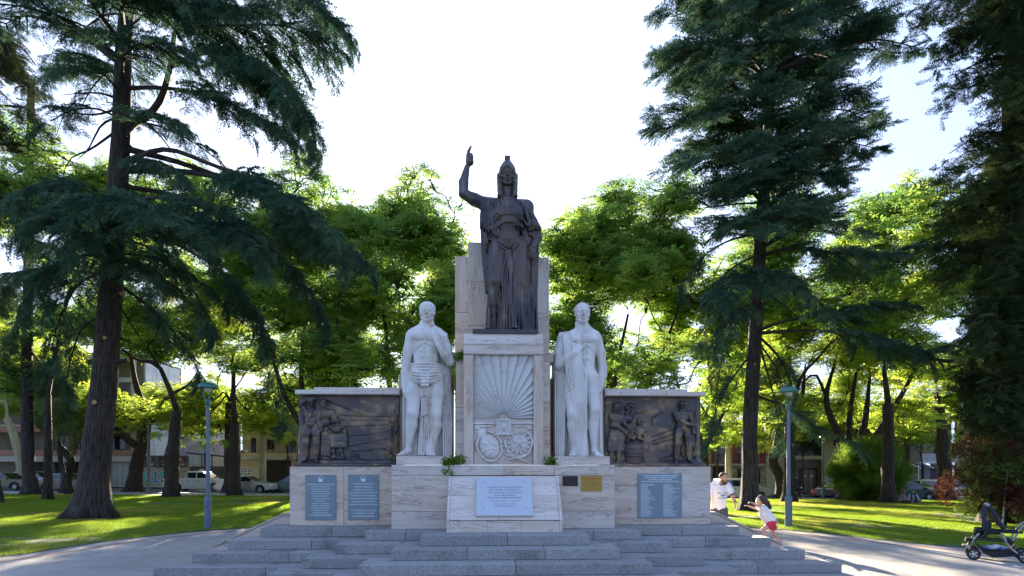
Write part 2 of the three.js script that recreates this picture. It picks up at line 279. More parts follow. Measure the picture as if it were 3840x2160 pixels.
  for (let i = 0; i < n; i++) {
    const a0 = Math.PI * (1 - i / n), a1 = Math.PI * (1 - (i + 1) / n), am = (a0 + a1) / 2, pts = [], E0 = edge(a0), E1 = edge(a1);
    pts.push(E0); for (const c of [[-hw, yt], [hw, yt]]) { const ca = Math.atan2(c[1] - C[1], c[0] - C[0]); if (ca < a0 - 1e-4 && ca > a1 + 1e-4) pts.push(c); } pts.push(E1);
    const zc = -0.075, pos = [], tri = (A, B, D) => pos.push(...A, ...B, ...D), m = edge(am), r0 = 0.10;
    const c0 = [C[0] + Math.cos(a0) * r0, C[1] + Math.sin(a0) * r0, -0.092], c1 = [C[0] + Math.cos(a1) * r0, C[1] + Math.sin(a1) * r0, -0.068];
    const ring = pts.map((p, k) => [p[0], p[1], mix(-0.108, -0.05, pts.length > 1 ? k / (pts.length - 1) : 0)]);
    for (let k = 0; k < ring.length - 1; k++) tri(c0, ring[k + 1], ring[k]);
    tri(c0, c1, ring[ring.length - 1]);
    const back = (p) => [p[0], p[1], -0.16], side = (A, B) => { tri(A, B, back(B)); tri(A, back(B), back(A)); };
    side(c1, ring[ring.length - 1]); side(ring[0], c0);
    const g = new THREE.BufferGeometry(); g.setAttribute('position', new THREE.Float32BufferAttribute(pos, 3)); g.computeVertexNormals();
    mesh('carved_ray', boxUV(g, 1, R(), R()), M.marbleStone, mon);
  }
  blk('ray_ground', -0.56, 0.56, 2.72, 3.928, -0.7, -0.11, M.travPale);
}
// the sloping desk that carries the marble tablet
{
  const o = thing('inscription_desk', 'sloping travertine desk at the foot of the monument', 'desk', [0, 0, 0]);
  const w = 1.008, z0 = 0.29, z1 = 0.88, yb = 0.885, yt = 1.652, e = 0.055;
  const prof = [[z0, TOP + 0.002], [z1, TOP + 0.002], [z1, yb - 0.004], [z0, yb - 0.004]];
  const pr = (p, x0, x1) => boxUV(extrude(p.map(([z, y]) => [-z, y]).reverse(), x1 - x0 - 0.004, 0.004).rotateY(-Math.PI / 2).scale(1, 1, 1).translate(x1 - 0.002, 0, 0).applyMatrix4(new THREE.Matrix4()), 1, x0 * 3.1, x1);
  // built in (z, y) and turned so that the outline lies in the zy plane
  const part = (name, p, x0, x1, m) => { const g = extrude(p, x1 - x0 - 0.003, 0.003); g.applyMatrix4(new THREE.Matrix4().set(0, 0, 1, 0, 0, 1, 0, 0, 1, 0, 0, 0, 0, 0, 0, 1)); g.translate(x0 + 0.0015, 0, 0); const gi = g.index ? g.toNonIndexed() : g, a = gi.attributes.position.array; for (let i = 0; i < a.length; i += 9) for (let k = 0; k < 3; k++) { const t = a[i + 3 + k]; a[i + 3 + k] = a[i + 6 + k]; a[i + 6 + k] = t; } gi.deleteAttribute('normal'); gi.computeVertexNormals(); mesh(name, boxUV(gi, 1, x0 * 1.7 + 0.3, 0.4), m, o); };
  for (const [a, b] of [[-w, -w + e], [-w + e, -0.3], [-0.3, 0.28], [0.28, w - e], [w - e, w]]) part('base_slab', prof, a, b, M.trav);
  const sl = [[z0, yb], [z1, yb], [z1, yb + 0.01], [z0 + 0.025, yt], [z0, yt]];
  part('desk_edge', sl, -w, -w + e, M.travPale); part('desk_edge', sl, w - e, w, M.travPale);
  const cut = (k0, k1) => { const L = (k) => [mix(z1 - 0.006, z0 + 0.02, k), mix(yb + 0.008, yt - 0.004, k)]; const A = L(k0), B = L(k1); return [[z0, A[1]], A, B, [z0, B[1]]]; };
  const ks = [0, 0.27, 0.55, 0.955, 1];
  for (let i = 0; i < 4; i++) for (const [a, b] of i === 3 ? [[-w + e, w - e]] : [[-w + e, (i - 1) * 0.12], [(i - 1) * 0.12, w - e]]) part('desk_slab', cut(ks[i] + 0.002, ks[i + 1] - 0.002), a, b, M.travPale);
}

// ---------------------------------------------------------------- sculpting: smooth unions of tapered bones, meshed with surface nets
class Sculpt {
  constructor() { this.p = []; }
  add(fn, c, R, k = 0.02, op = 0) { this.p.push({ fn, cx: c.x, cy: c.y, cz: c.z, R, k, op }); return this; }
  bone(a, b, ra, rb, k = 0.03, op = 0, sz = 1) { // sz flattens in z
    const bx = b.x - a.x, by = b.y - a.y, bz = (b.z - a.z) / sz, L2 = bx * bx + by * by + bz * bz + 1e-12;
    const fn = (x, y, z) => { const px = x - a.x, py = y - a.y, pz = (z - a.z) / sz; let t = (px * bx + py * by + pz * bz) / L2; t = t < 0 ? 0 : t > 1 ? 1 : t; const dx = px - t * bx, dy = py - t * by, dz = pz - t * bz; return (Math.sqrt(dx * dx + dy * dy + dz * dz) - (ra + (rb - ra) * t)) * Math.min(1, sz); };
    return this.add(fn, a.clone().add(b).multiplyScalar(0.5), a.distanceTo(b) / 2 + Math.max(ra, rb), k, op);
  }
  chain(pts, rs, k = 0.03, op = 0, sz = 1) { for (let i = 0; i < pts.length - 1; i++) this.bone(pts[i], pts[i + 1], rs[i], rs[i + 1], k, op, sz); return this; }
  ell(c, rx, ry, rz, k = 0.03, op = 0, rot = null) {
    const inv = rot ? new THREE.Matrix4().makeRotationFromEuler(new THREE.Euler(...rot)).invert().elements : null, mn = Math.min(rx, ry, rz);
    const fn = (X, Y, Z) => { let x = X - c.x, y = Y - c.y, z = Z - c.z; if (inv) { const a = inv[0] * x + inv[4] * y + inv[8] * z, b = inv[1] * x + inv[5] * y + inv[9] * z; z = inv[2] * x + inv[6] * y + inv[10] * z; x = a; y = b; } const ax = x / rx, ay = y / ry, az = z / rz, k0 = Math.sqrt(ax * ax + ay * ay + az * az); if (k0 < 1e-5) return -mn; const k1 = Math.sqrt(ax * ax / (rx * rx) + ay * ay / (ry * ry) + az * az / (rz * rz)); return k0 * (k0 - 1) / k1; };
    return this.add(fn, c, Math.max(rx, ry, rz), k, op);
  }
  slab(c, hx, hy, hz, r, k = 0.01, op = 0) { const fn = (x, y, z) => { const qx = Math.abs(x - c.x) - hx + r, qy = Math.abs(y - c.y) - hy + r, qz = Math.abs(z - c.z) - hz + r, ax = Math.max(qx, 0), ay = Math.max(qy, 0), az = Math.max(qz, 0); return Math.sqrt(ax * ax + ay * ay + az * az) + Math.min(Math.max(qx, qy, qz), 0) - r; }; return this.add(fn, c, Math.hypot(hx, hy, hz), k, op); }
  // cloth: a stack of ellipses, rows of [y, x centre, x radius, z centre, z radius], with folds(theta, y, x) added to the radius
  cloth(rows, folds, k = 0.03, op = 0) {
    rows = rows.slice().sort((a, b) => a[0] - b[0]); const lo = rows[0], hi = rows[rows.length - 1];
    const fn = (x, y, z) => {
      const yc = clamp(y, lo[0], hi[0]); let i = 0; while (i < rows.length - 2 && rows[i + 1][0] < yc) i++;
      const A = rows[i], B = rows[i + 1]; let t = (yc - A[0]) / (B[0] - A[0]); t = t * t * (3 - 2 * t) * 0.5 + t * 0.5;
      const dx = x - mix(A[1], B[1], t), dz = z - mix(A[3], B[3], t), rx = mix(A[2], B[2], t), rz = mix(A[4], B[4], t);
      const ax = dx / rx, az = dz / rz, k0 = Math.sqrt(ax * ax + az * az) + 1e-6, k1 = Math.sqrt(ax * ax / (rx * rx) + az * az / (rz * rz)) + 1e-6;
      let d = k0 * (k0 - 1) / k1 - (folds ? folds(Math.atan2(az, ax), y, x, z) : 0);
      const e = Math.max(y - hi[0], lo[0] - y); return e > 0 ? Math.max(d, e) : d > -0.05 ? Math.max(d, e) : Math.max(d, e);
    };
    const R = Math.max(...rows.map((r) => Math.hypot(r[2] + Math.abs(r[1] - (lo[1] + hi[1]) / 2), r[4] + Math.abs(r[3])))) + 0.08;
    return this.add(fn, V((lo[1] + hi[1]) / 2, (lo[0] + hi[0]) / 2, 0), Math.hypot(R, (hi[0] - lo[0]) / 2), k, op);
  }
  near(x, y, z, r) { return this.p.filter((q) => Math.hypot(x - q.cx, y - q.cy, z - q.cz) - q.R < r + q.k); }
  at(x, y, z, P = this.p) {
    let d = 1e3;
    for (let i = 0; i < P.length; i++) {
      const q = P[i], ux = x - q.cx, uy = y - q.cy, uz = z - q.cz, far = Math.sqrt(ux * ux + uy * uy + uz * uz) - q.R;
      if (q.op === 0) { if (far > d + q.k) continue; const e = q.fn(x, y, z), h = q.k - Math.abs(d - e); d = Math.min(d, e); if (h > 0) d -= h * h / (4 * q.k); }
      else if (q.op === 1) { if (far > q.k - d || far > 0.3) continue; const e = -q.fn(x, y, z), h = q.k - Math.abs(d - e); d = Math.max(d, e); if (h > 0) d += h * h / (4 * q.k); }
      else if (q.op === 2) { const e = q.fn(x, y, z); d = Math.max(d, e); }        // keep only what lies inside
      else { if (far > 0.05) continue; d -= q.fn(x, y, z, d); }                     // raise the surface
    }
    return d;
  }
  mesh(cell, colour) {
    let lo = V(1e9, 1e9, 1e9), hi = V(-1e9, -1e9, -1e9);
    for (const q of this.p) if (q.op === 0) { lo.min(V(q.cx - q.R, q.cy - q.R, q.cz - q.R)); hi.max(V(q.cx + q.R, q.cy + q.R, q.cz + q.R)); }
    if (this.lo) { lo.max(this.lo); hi.min(this.hi); }
    lo.subScalar(cell * 2); hi.addScalar(cell * 2);
    const BL = 6, nx = Math.ceil((hi.x - lo.x) / cell / BL) * BL + 1, ny = Math.ceil((hi.y - lo.y) / cell / BL) * BL + 1, nz = Math.ceil((hi.z - lo.z) / cell / BL) * BL + 1;
    const F = new Float32Array(nx * ny * nz).fill(9), id = (i, j, k) => i + nx * (j + ny * k), half = cell * BL * 0.87 * 1.35, bx = (nx - 1) / BL, by = (ny - 1) / BL, lists = [];
    for (let k = 0; k < nz - 1; k += BL) for (let j = 0; j < ny - 1; j += BL) for (let i = 0; i < nx - 1; i += BL) {
      const d = this.at(lo.x + (i + BL / 2) * cell, lo.y + (j + BL / 2) * cell, lo.z + (k + BL / 2) * cell);
      const skip = Math.abs(d) > half + 0.05, list = skip ? null : this.near(lo.x + (i + BL / 2) * cell, lo.y + (j + BL / 2) * cell, lo.z + (k + BL / 2) * cell, half * 2 + 0.06);
      lists[(i / BL) + bx * ((j / BL) + by * (k / BL))] = list;
      for (let c = k; c <= k + BL; c++) for (let b = j; b <= j + BL; b++) for (let a = i; a <= i + BL; a++) { const q = id(a, b, c); if (skip) { if (F[q] === 9) F[q] = d > 0 ? 8 : -8; } else if (Math.abs(F[q]) >= 8) F[q] = this.at(lo.x + a * cell, lo.y + b * cell, lo.z + c * cell, list); }
    }
    const pos = [], nrm = [], map = new Int32Array(nx * ny * nz).fill(-1), idx = [], col = colour ? [] : null, e = cell * 0.4;
    const E = [[0, 1], [0, 2], [0, 4], [1, 3], [1, 5], [2, 3], [2, 6], [3, 7], [4, 5], [4, 6], [5, 7], [6, 7]], v = new Float32Array(8);
    for (let k = 0; k < nz - 1; k++) for (let j = 0; j < ny - 1; j++) for (let i = 0; i < nx - 1; i++) {
      let m = 0; for (let c = 0; c < 8; c++) { v[c] = F[id(i + (c & 1), j + ((c >> 1) & 1), k + (c >> 2))]; if (v[c] < 0) m |= 1 << c; }
      if (m === 0 || m === 255) continue;
      let sx = 0, sy = 0, sz = 0, n = 0;
      for (const [a, b] of E) { const va = v[a], vb = v[b]; if ((va < 0) === (vb < 0)) continue; const t = va / (va - vb); sx += mix(a & 1, b & 1, t); sy += mix((a >> 1) & 1, (b >> 1) & 1, t); sz += mix(a >> 2, b >> 2, t); n++; }
      const x = lo.x + (i + sx / n) * cell, y = lo.y + (j + sy / n) * cell, z = lo.z + (k + sz / n) * cell;
      const ls = lists[Math.floor(i / BL) + bx * (Math.floor(j / BL) + by * Math.floor(k / BL))] || this.p; let gx = this.at(x + e, y, z, ls) - this.at(x - e, y, z, ls), gy = this.at(x, y + e, z, ls) - this.at(x, y - e, z, ls), gz = this.at(x, y, z + e, ls) - this.at(x, y, z - e, ls); const L = Math.hypot(gx, gy, gz) || 1;
      map[id(i, j, k)] = pos.length / 3; pos.push(x, y, z); nrm.push(gx / L, gy / L, gz / L); if (col) col.push(...colour(x, y, z));
    }
    const quad = (a, b, c, d, f) => { if (a < 0 || b < 0 || c < 0 || d < 0) return; f ? idx.push(a, b, c, a, c, d) : idx.push(a, c, b, a, d, c); };
    for (let k = 1; k < nz - 1; k++) for (let j = 1; j < ny - 1; j++) for (let i = 1; i < nx - 1; i++) {
      const s = F[id(i, j, k)] < 0;
      if (s !== F[id(i + 1, j, k)] < 0) quad(map[id(i, j - 1, k - 1)], map[id(i, j, k - 1)], map[id(i, j, k)], map[id(i, j - 1, k)], s);
      if (s !== F[id(i, j + 1, k)] < 0) quad(map[id(i - 1, j, k - 1)], map[id(i, j, k - 1)], map[id(i, j, k)], map[id(i - 1, j, k)], !s);
      if (s !== F[id(i, j, k + 1)] < 0) quad(map[id(i - 1, j - 1, k)], map[id(i, j - 1, k)], map[id(i, j, k)], map[id(i - 1, j, k)], s);
    }
    const g = new THREE.BufferGeometry();
    g.setAttribute('position', new THREE.Float32BufferAttribute(pos, 3)); g.setAttribute('normal', new THREE.Float32BufferAttribute(nrm, 3)); if (col) g.setAttribute('color', new THREE.Float32BufferAttribute(col, 3)); g.setIndex(idx); return g;
  }
}
// a head: chin at C, h from chin to crown, F turns head space (x right, y up, z front) into the sculpture's
function headInto(S, C, h, yaw = 0, pitch = 0, opt = {}) {
  const m = new THREE.Matrix4().makeRotationFromEuler(new THREE.Euler(pitch, yaw, 0, 'YXZ')), q = (x, y, z) => V(x * h, (y - 0.15) * h, z * h).applyMatrix4(m).add(V(C.x, C.y + 0.15 * h, C.z)), k = 0.05 * h, rot = [pitch, yaw, 0], sz = opt.flat || 1;
  S.ell(q(0, 0.67, -0.07), 0.37 * h, 0.345 * h, 0.42 * h * sz, 0.06 * h, 0); S.ell(q(0, 0.45, 0.08), 0.30 * h, 0.36 * h, 0.28 * h * sz, 0.08 * h);
  S.ell(q(0, 0.085, 0.24), 0.10 * h, 0.075 * h, 0.09 * h, 0.07 * h);
  for (const s of [-1, 1]) { S.bone(q(s * 0.255, 0.27, -0.02), q(s * 0.06, 0.10, 0.20), 0.07 * h, 0.07 * h, 0.10 * h); S.ell(q(s * 0.20, 0.42, 0.22), 0.10 * h, 0.09 * h, 0.08 * h, 0.08 * h); }
  if (!opt.plain) {
    for (const s of [-1, 1]) S.ell(q(s * 0.14, 0.535, 0.42), 0.10 * h, 0.05 * h, 0.08 * h, 0.05 * h, 1);
    S.bone(q(-0.22, 0.605, 0.29), q(-0.04, 0.60, 0.365), 0.032 * h, 0.03 * h, 0.03 * h); S.bone(q(0.22, 0.605, 0.29), q(0.04, 0.60, 0.365), 0.032 * h, 0.03 * h, 0.03 * h);
    S.bone(q(0, 0.61, 0.355), q(0, 0.395, 0.475), 0.028 * h, 0.045 * h, 0.025 * h); for (const s of [-1, 1]) { S.ell(q(s * 0.055, 0.375, 0.415), 0.042 * h, 0.036 * h, 0.05 * h, 0.03 * h); S.ell(q(s * 0.14, 0.53, 0.315), 0.075 * h, 0.05 * h, 0.058 * h, 0.008 * h); S.bone(q(s * 0.205, 0.535, 0.315), q(s * 0.075, 0.548, 0.35), 0.014 * h, 0.014 * h, 0.012 * h); }
    S.bone(q(-0.10, 0.255, 0.33), q(0, 0.27, 0.375), 0.022 * h, 0.03 * h, 0.02 * h); S.bone(q(0.10, 0.255, 0.33), q(0, 0.27, 0.375), 0.022 * h, 0.03 * h, 0.02 * h); S.bone(q(-0.075, 0.205, 0.335), q(0.075, 0.205, 0.335), 0.033 * h, 0.033 * h, 0.025 * h);
    if (opt.fine) S.bone(q(-0.10, 0.238, 0.375), q(0.10, 0.238, 0.375), 0.009 * h, 0.009 * h, 0.02 * h, 1);
  }
  if (!opt.noEars) for (const s of [-1, 1]) S.ell(q(s * 0.345, 0.49, -0.05), 0.035 * h, 0.105 * h, 0.07 * h, 0.03 * h);
  return q;
}
// a hand: wrist at W, D the direction of the fingers, N the back of the hand, side +1 puts the thumb on the D x N side
function handInto(S, W, D, N, len, side, curl = 0.5, opt = {}) {
  D = D.clone().normalize(); N = N.clone().sub(D.clone().multiplyScalar(N.dot(D))).normalize(); const X = D.clone().cross(N).multiplyScalar(side), r = len * 0.052, P = (a, b, c) => W.clone().add(D.clone().multiplyScalar(a * len)).add(X.clone().multiplyScalar(b * len)).add(N.clone().multiplyScalar(c * len));
  for (let i = 0; i < 4; i++) S.bone(P(0.02, (1.5 - i) * 0.05, 0), P(0.47, (1.5 - i) * 0.115, 0.015), len * 0.10, len * 0.075, len * 0.06);
  const L = [0.44, 0.52, 0.48, 0.36];
  for (let i = 0; i < 4; i++) {
    let a = opt.point === i ? 0 : curl, p = P(0.46, (1.5 - i) * 0.118, 0.01), ang = opt.point === i ? 0 : curl * 0.35;
    for (let j = 0; j < 3; j++) { const l = L[i] * len * [0.45, 0.32, 0.25][j] * (opt.point === i ? 1.25 : 1), q = p.clone().add(D.clone().multiplyScalar(Math.cos(ang) * l)).add(N.clone().multiplyScalar(-Math.sin(ang) * l)).add(X.clone().multiplyScalar((1.5 - i) * 0.02 * l * (1 - curl))); S.bone(p, q, r * (1.05 - j * 0.12), r * (0.95 - j * 0.12), len * 0.012); p = q; ang += a; }
  }
  const t0 = P(0.10, 0.20, -0.03), t1 = P(0.30, 0.34, -0.08), t2 = P(0.48, 0.36 - curl * 0.08, -0.12 - curl * 0.06); S.bone(t0, t1, r * 1.45, r * 1.15, len * 0.05); S.bone(t1, t2, r * 1.1, r * 0.85, len * 0.02);
}
const onFront = (S, p, off = 0, z0 = 0.7) => { let z = z0; for (let i = 0; i < 60; i++) { const d = S.at(p.x, p.y, z); if (d < 0.002) break; z -= Math.max(0.003, d * 0.75); if (z < -0.6) break; } return V(p.x, p.y, z + off); };
const cloudy = (f, base, alt, k, seed) => (x, y, z) => { const t = sstep(0.3, 0.7, fbm3(x * f + seed, y * f, z * f, 4)); return lerp3(base, alt, t * k); };

// ---------------------------------------------------------------- bronze figure on the pier
M.bronze = mat(1, 1, 1, 0.38, { vertexColors: true, metalness: 0.5 });
M.marble = mat(1, 1, 1, 0.62, { vertexColors: true });
const bronzeTone = (f, seed) => (x, y, z) => {
  const t = fbm3(x * f + seed, y * f * 0.35, z * f, 4), s = fbm3(x * 14 + seed, y * 1.6, z * 14, 3), w = fbm3(x * 40, y * 9, z * 40, 2);
  let c = lerp3([0.046, 0.041, 0.044], [0.105, 0.076, 0.067], sstep(0.36, 0.68, t)); c = lerp3(c, [0.15, 0.155, 0.15], sstep(0.60, 0.74, s) * 0.45); c = lerp3(c, [0.24, 0.23, 0.22], sstep(0.69, 0.77, s * 0.6 + w * 0.42) * 0.5); return c;
};
{
  const K = 338, B = (x, y, z = 0) => V((x - 885) / K, (1335 - y) / K, z), R = (n) => n / K, Y = (y) => (1335 - y) / K, X = (x) => (x - 885) / K;
  const S = new Sculpt();
  // gown: skirt
  const fold = (th, y, x, z) => { const front = z > 0 ? 1 : 0.6; const low = sstep(1.9, 0.2, y); const w = Math.sin(th * 17 + 1.2 * Math.sin(y * 1.7)); return (0.012 + 0.026 * low) * (Math.abs(w) * 2 - 1) * front + 0.008 * low * Math.sin(th * 31 + y); };
  S.cloth([[0.0, X(925), R(150), -0.02, 0.27], [0.35, X(922), R(140), -0.02, 0.25], [1.0, X(918), R(128), -0.02, 0.24], [1.45, X(918), R(132), -0.02, 0.25], [1.78, X(920), R(120), -0.01, 0.23], [2.0, X(915), R(78), 0, 0.18]], fold, 0.05);
  // legs pressed against the cloth
  S.chain([B(838, 770, 0.09), B(826, 1000, 0.21), B(808, 1200, 0.10), B(800, 1300, 0.10)], [R(62), R(45), R(38), R(26)], 0.05);
  S.chain([B(985, 770, 0.09), B(984, 1000, 0.14), B(960, 1200, 0.12), B(952, 1290, 0.13)], [R(64), R(46), R(40), R(28)], 0.05);
  // central falling pleats between the legs
  for (const [x, r] of [[884, 8], [903, 9], [922, 9], [941, 8]]) S.chain([B(x + 4, 800, 0.20), B(x, 1050, 0.21), B(x - 4, 1320, 0.24)], [R(r * 0.7), R(r), R(r * 1.25)], 0.012);
  S.chain([B(795, 715, 0.17), B(850, 765, 0.235), B(912, 790, 0.245)], [R(11), R(11), R(9)], 0.012); S.chain([B(812, 745, 0.17), B(862, 790, 0.23), B(900, 830, 0.23)], [R(10), R(10), R(7)], 0.012); S.chain([B(1010, 715, 0.17), B(960, 760, 0.225), B(912, 790, 0.245)], [R(11), R(11), R(9)], 0.012);
  // feet
  S.ell(B(790, 1322, 0.22), R(34), R(20), 0.17, 0.02, 0, [0, -0.35, 0]); S.ell(B(952, 1318, 0.28), R(36), R(22), 0.17, 0.02); for (let i = 0; i < 5; i++) S.ell(B(926 + i * 13, 1326, 0.42 - i * 0.012), R(8), R(8), 0.04, 0.008);
  // belly and chest under the tunic
  S.ell(B(914, 700, 0.07), R(78), R(95), 0.20, 0.05); S.ell(B(912, 560, 0.03), R(108), R(130), 0.22, 0.06);
  for (const s of [-1, 1]) S.ell(B(912 + s * 52, 545, 0.16), R(48), R(52), 0.11, 0.05);
  S.bone(B(780, 470, -0.02), B(1035, 480, -0.02), R(52), R(52), 0.06);
  // overfold hem with a row of pipes, and neckline
  for (let i = 0; i < 13; i++) { const t = i / 12, x = mix(838, 1000, t), y = 612 + Math.pow((t - 0.5) * 2, 2) * 26; S.bone(B(x, y - 34, 0.185 - Math.pow((t - 0.5) * 2, 2) * 0.10), B(x, y + 10, 0.225 - Math.pow((t - 0.5) * 2, 2) * 0.12), R(6), R(9), 0.01); }
  for (const [x0, y0, x1, y1] of [[845, 465, 860, 575], [868, 455, 872, 580], [965, 455, 952, 580], [985, 460, 975, 575], [1005, 470, 1000, 600]]) S.bone(B(x0, y0, 0.14), B(x1, y1, 0.23), R(6), R(8), 0.015);
  S.chain([B(845, 440, 0.05), B(880, 436, 0.13), B(935, 436, 0.13), B(972, 440, 0.05)], [R(7), R(8), R(8), R(7)], 0.012);
  S.slab(B(908, 500, 0.215), R(38), R(34), 0.03, 0.012, 0.012); S.slab(B(908, 462, 0.19), R(24), R(14), 0.03, 0.01, 0.012); S.bone(B(880, 536, 0.24), B(936, 536, 0.24), R(5), R(5), 0.008);
  for (const [x, y] of [[846, 578], [972, 575], [1003, 640], [820, 690], [800, 655], [995, 715], [1030, 750]]) { S.ell(B(x, y, 0.19), R(15), R(14), 0.06, 0.015); S.ell(B(x + 8, y + 13, 0.19), R(10), R(9), 0.05, 0.01); }
  // mantle: falls from the raised-arm shoulder
  for (let i = 0; i < 7; i++) { const x = 738 + i * 16, dy = [0, -4, 6, 0, 4, 10, 14][i]; S.chain([B(x + (i < 3 ? 6 : 0), 440 + dy, 0.01 + 0.02 * i), B(x - 4, 560, 0.08 + 0.015 * i), B(x - 6 + i * 3, 640 + i * 12, 0.10 + 0.012 * i)], [R(9), R(10.5), R(9)], 0.007); }
  S.cloth([[Y(700), X(778), R(46), -0.05, 0.15], [Y(560), X(772), R(42), -0.05, 0.13], [Y(440), X(778), R(34), -0.04, 0.09]], null, 0.04);
  for (let i = 0; i < 4; i++) S.chain([B(738 + i * 13, 640, 0.02 + i * 0.03), B(747 + i * 14, 800 + i * 6, 0.0 + i * 0.03), B(757 + i * 11, 905, -0.02 + i * 0.03), B(768 + i * 9, 1050 - i * 14, -0.06 + i * 0.02)], [R(11), R(12), R(11), R(8)], 0.008);
  S.chain([B(760, 690, 0.16), B(770, 745, 0.17), B(765, 800, 0.13)], [R(18), R(16), R(8)], 0.02);
  // mantle over the other shoulder and arm
  S.cloth([[Y(690), X(1075), R(45), -0.02, 0.16], [Y(600), X(1062), R(48), -0.01, 0.17], [Y(500), X(1030), R(48), -0.01, 0.14], [Y(455), X(1008), R(44), -0.01, 0.11]], (th, y, x) => 0.016 * (Math.abs(Math.sin(x * 30 + y * 14)) * 2 - 1), 0.03);
  for (const [a, b, c] of [[[1015, 470], [1075, 560], [1125, 640]], [[1000, 500], [1050, 590], [1110, 650]], [[990, 530], [1030, 620], [1080, 655]]]) S.chain([B(...a, 0.10), B(...b, 0.17), B(...c, 0.12)], [R(9), R(11), R(11)], 0.015);
  S.chain([B(1052, 655, 0.16), B(1085, 640, 0.20), B(1120, 645, 0.12), B(1128, 662, 0.0)], [R(10), R(11), R(11), R(10)], 0.012);
  for (let i = 0; i < 6; i++) { const x = 1024 + i * 15; S.chain([B(x + 14, 680, -0.06 + 0.01 * i), B(x + 10, 900, -0.10), B(x - 2 + i * 1, 1080, -0.12), B(x - 6 + i * 3, 1325, -0.10 + (i % 2) * 0.05)], [R(9), R(9.5), R(9), R(11)], 0.008); }
  S.slab(B(1052, 900, -0.14), R(52), R(250), 0.07, 0.05, 0.05); S.slab(B(1030, 700, -0.06), R(60), R(130), 0.09, 0.06, 0.05);
  for (let i = 0; i < 5; i++) S.chain([B(1010 + i * 13, 640, 0.10 - i * 0.01), B(1016 + i * 10, 720 + i * 6, 0.10 - i * 0.01), B(1022 + i * 9, 770 + i * 10, 0.08 - i * 0.02)], [R(9), R(11), R(8)], 0.014);
  // folds laid on the finished masses
  { const F = (x, y, o = 0) => onFront(S, B(x, y), o), line = (pts, r, k = 0.004, o = 0.004) => { const q = pts.map(([x, y]) => F(x, y, o)); later.push([q, Array.isArray(r) ? r.map(R) : pts.map(() => R(r)), k]); }, later = [];
    for (let i = 0; i < 15; i++) { const t = i / 14, u = (t - 0.5) * 2, x = mix(834, 1004, t), y = 606 + u * u * 34; line([[x, y - 44], [x, y - 18], [x + u * 2, y + 6]], [4, 6, 8.5], 0.003, 0.012); }
    line([[836, 560], [862, 572], [890, 568], [930, 566], [955, 572], [980, 560]], 6, 0.004, 0.014);
    for (const [x, x2] of [[838, 846], [852, 858], [868, 872], [884, 884], [932, 934], [950, 948], [966, 962], [984, 976], [1000, 992]]) line([[x, 452], [(x + x2) / 2, 510], [x2, 562]], [4.5, 6, 5]);
    for (let i = 0; i < 10; i++) { const x = mix(852, 978, i / 9); line([[x, 634], [x, 680], [mix(x, 912, 0.25), 730]], [3.5, 4, 2.5], 0.003, 0.002); }
    for (const [a, b] of [[[[792, 690], [845, 742], [912, 786]], 8], [[[790, 720], [850, 772], [905, 806]], 8], [[[800, 755], [850, 800], [890, 850]], 6], [[[1012, 690], [965, 740], [912, 786]], 8], [[[1024, 730], [975, 770], [925, 810]], 7]]) line(a, b, 0.005, 0.008);
    for (const x of [874, 889, 904, 919, 934, 949]) line([[912 + (x - 912) * 0.3, 800], [x, 950], [x, 1140], [x + (x - 912) * 0.25, 1318]], [5, 7, 7.5, 9], 0.004, 0.008);
    for (const [x, y0] of [[772, 900], [786, 980], [860, 1060], [868, 1100], [1010, 960], [1024, 900], [1040, 860], [1056, 820], [1072, 800]]) line([[x, y0], [x + 2, mix(y0, 1320, 0.5)], [x + (x > 900 ? 6 : -2), 1318]], [5, 6.5, 8.5], 0.004, 0.006);
    for (const [x0, x1, dx] of [[800, 790, 30], [815, 812, 34], [842, 856, 20]]) line([[x0, 780], [x0 - 4, 900], [x1, 1020]], [3, 4, 3], 0.006, 0.002);
    for (let i = 0; i < 7; i++) { const x = 736 + i * 13; line([[x + 6, 446], [x - 3, 520], [x - 4, 590], [x - 2 + i * 4, 640 + i * 10]], [4.5, 6, 6.5, 6], 0.004, 0.008); }
    for (let i = 0; i < 6; i++) line([[1006 + i * 12, 470 + i * 10], [1034 + i * 13, 560 + i * 6], [1052 + i * 13, 628 + i * 3]], [5, 6.5, 6], 0.004, 0.006);
    for (const [p, r, k] of later) S.chain(p, r, k);
  }
  // neck, head, helmet, locks
  S.bone(B(908, 445, -0.03), B(908, 350, 0.0), R(40), R(36), 0.05);
  const HD = new Sculpt(); HD.bone(B(908, 430, -0.03), B(908, 350, 0.0), R(39), R(36), 0.05);
  const q = headInto(HD, B(908, 359, 0.05), 0.415, 0, -0.03, { noEars: 1, fine: 1 });
  const h = 0.415;
  HD.chain([q(-0.36, 0.36, 0.08), q(-0.30, 0.60, 0.22), q(-0.16, 0.78, 0.33), q(0, 0.83, 0.36), q(0.16, 0.78, 0.33), q(0.30, 0.60, 0.22), q(0.36, 0.36, 0.08)], [0.035, 0.034, 0.032, 0.032, 0.032, 0.034, 0.035], 0.012);
  HD.ell(q(0, 0.78, -0.06), 0.40 * h, 0.42 * h, 0.47 * h, 0.02); HD.ell(q(0, 1.02, -0.04), 0.25 * h, 0.30 * h, 0.30 * h, 0.04);
  HD.ell(q(0, 1.24, -0.05), 0.16 * h, 0.10 * h, 0.17 * h, 0.02); HD.slab(q(0, 1.36, -0.05), 0.055, 0.06, 0.06, 0.012, 0.012);
  for (const s of [-1, 1]) for (let i = 0; i < 12; i++) { const t = i / 11; HD.ell(q(s * (0.355 + 0.03 * Math.sin(i * 1.9)), mix(0.55, -0.45, t), mix(0.0, 0.10, t)), 0.045, 0.036, 0.055, 0.02); HD.bone(q(s * 0.35, 0.6, -0.08), q(s * 0.33, -0.45, 0.02), 0.05, 0.045, 0.02); }
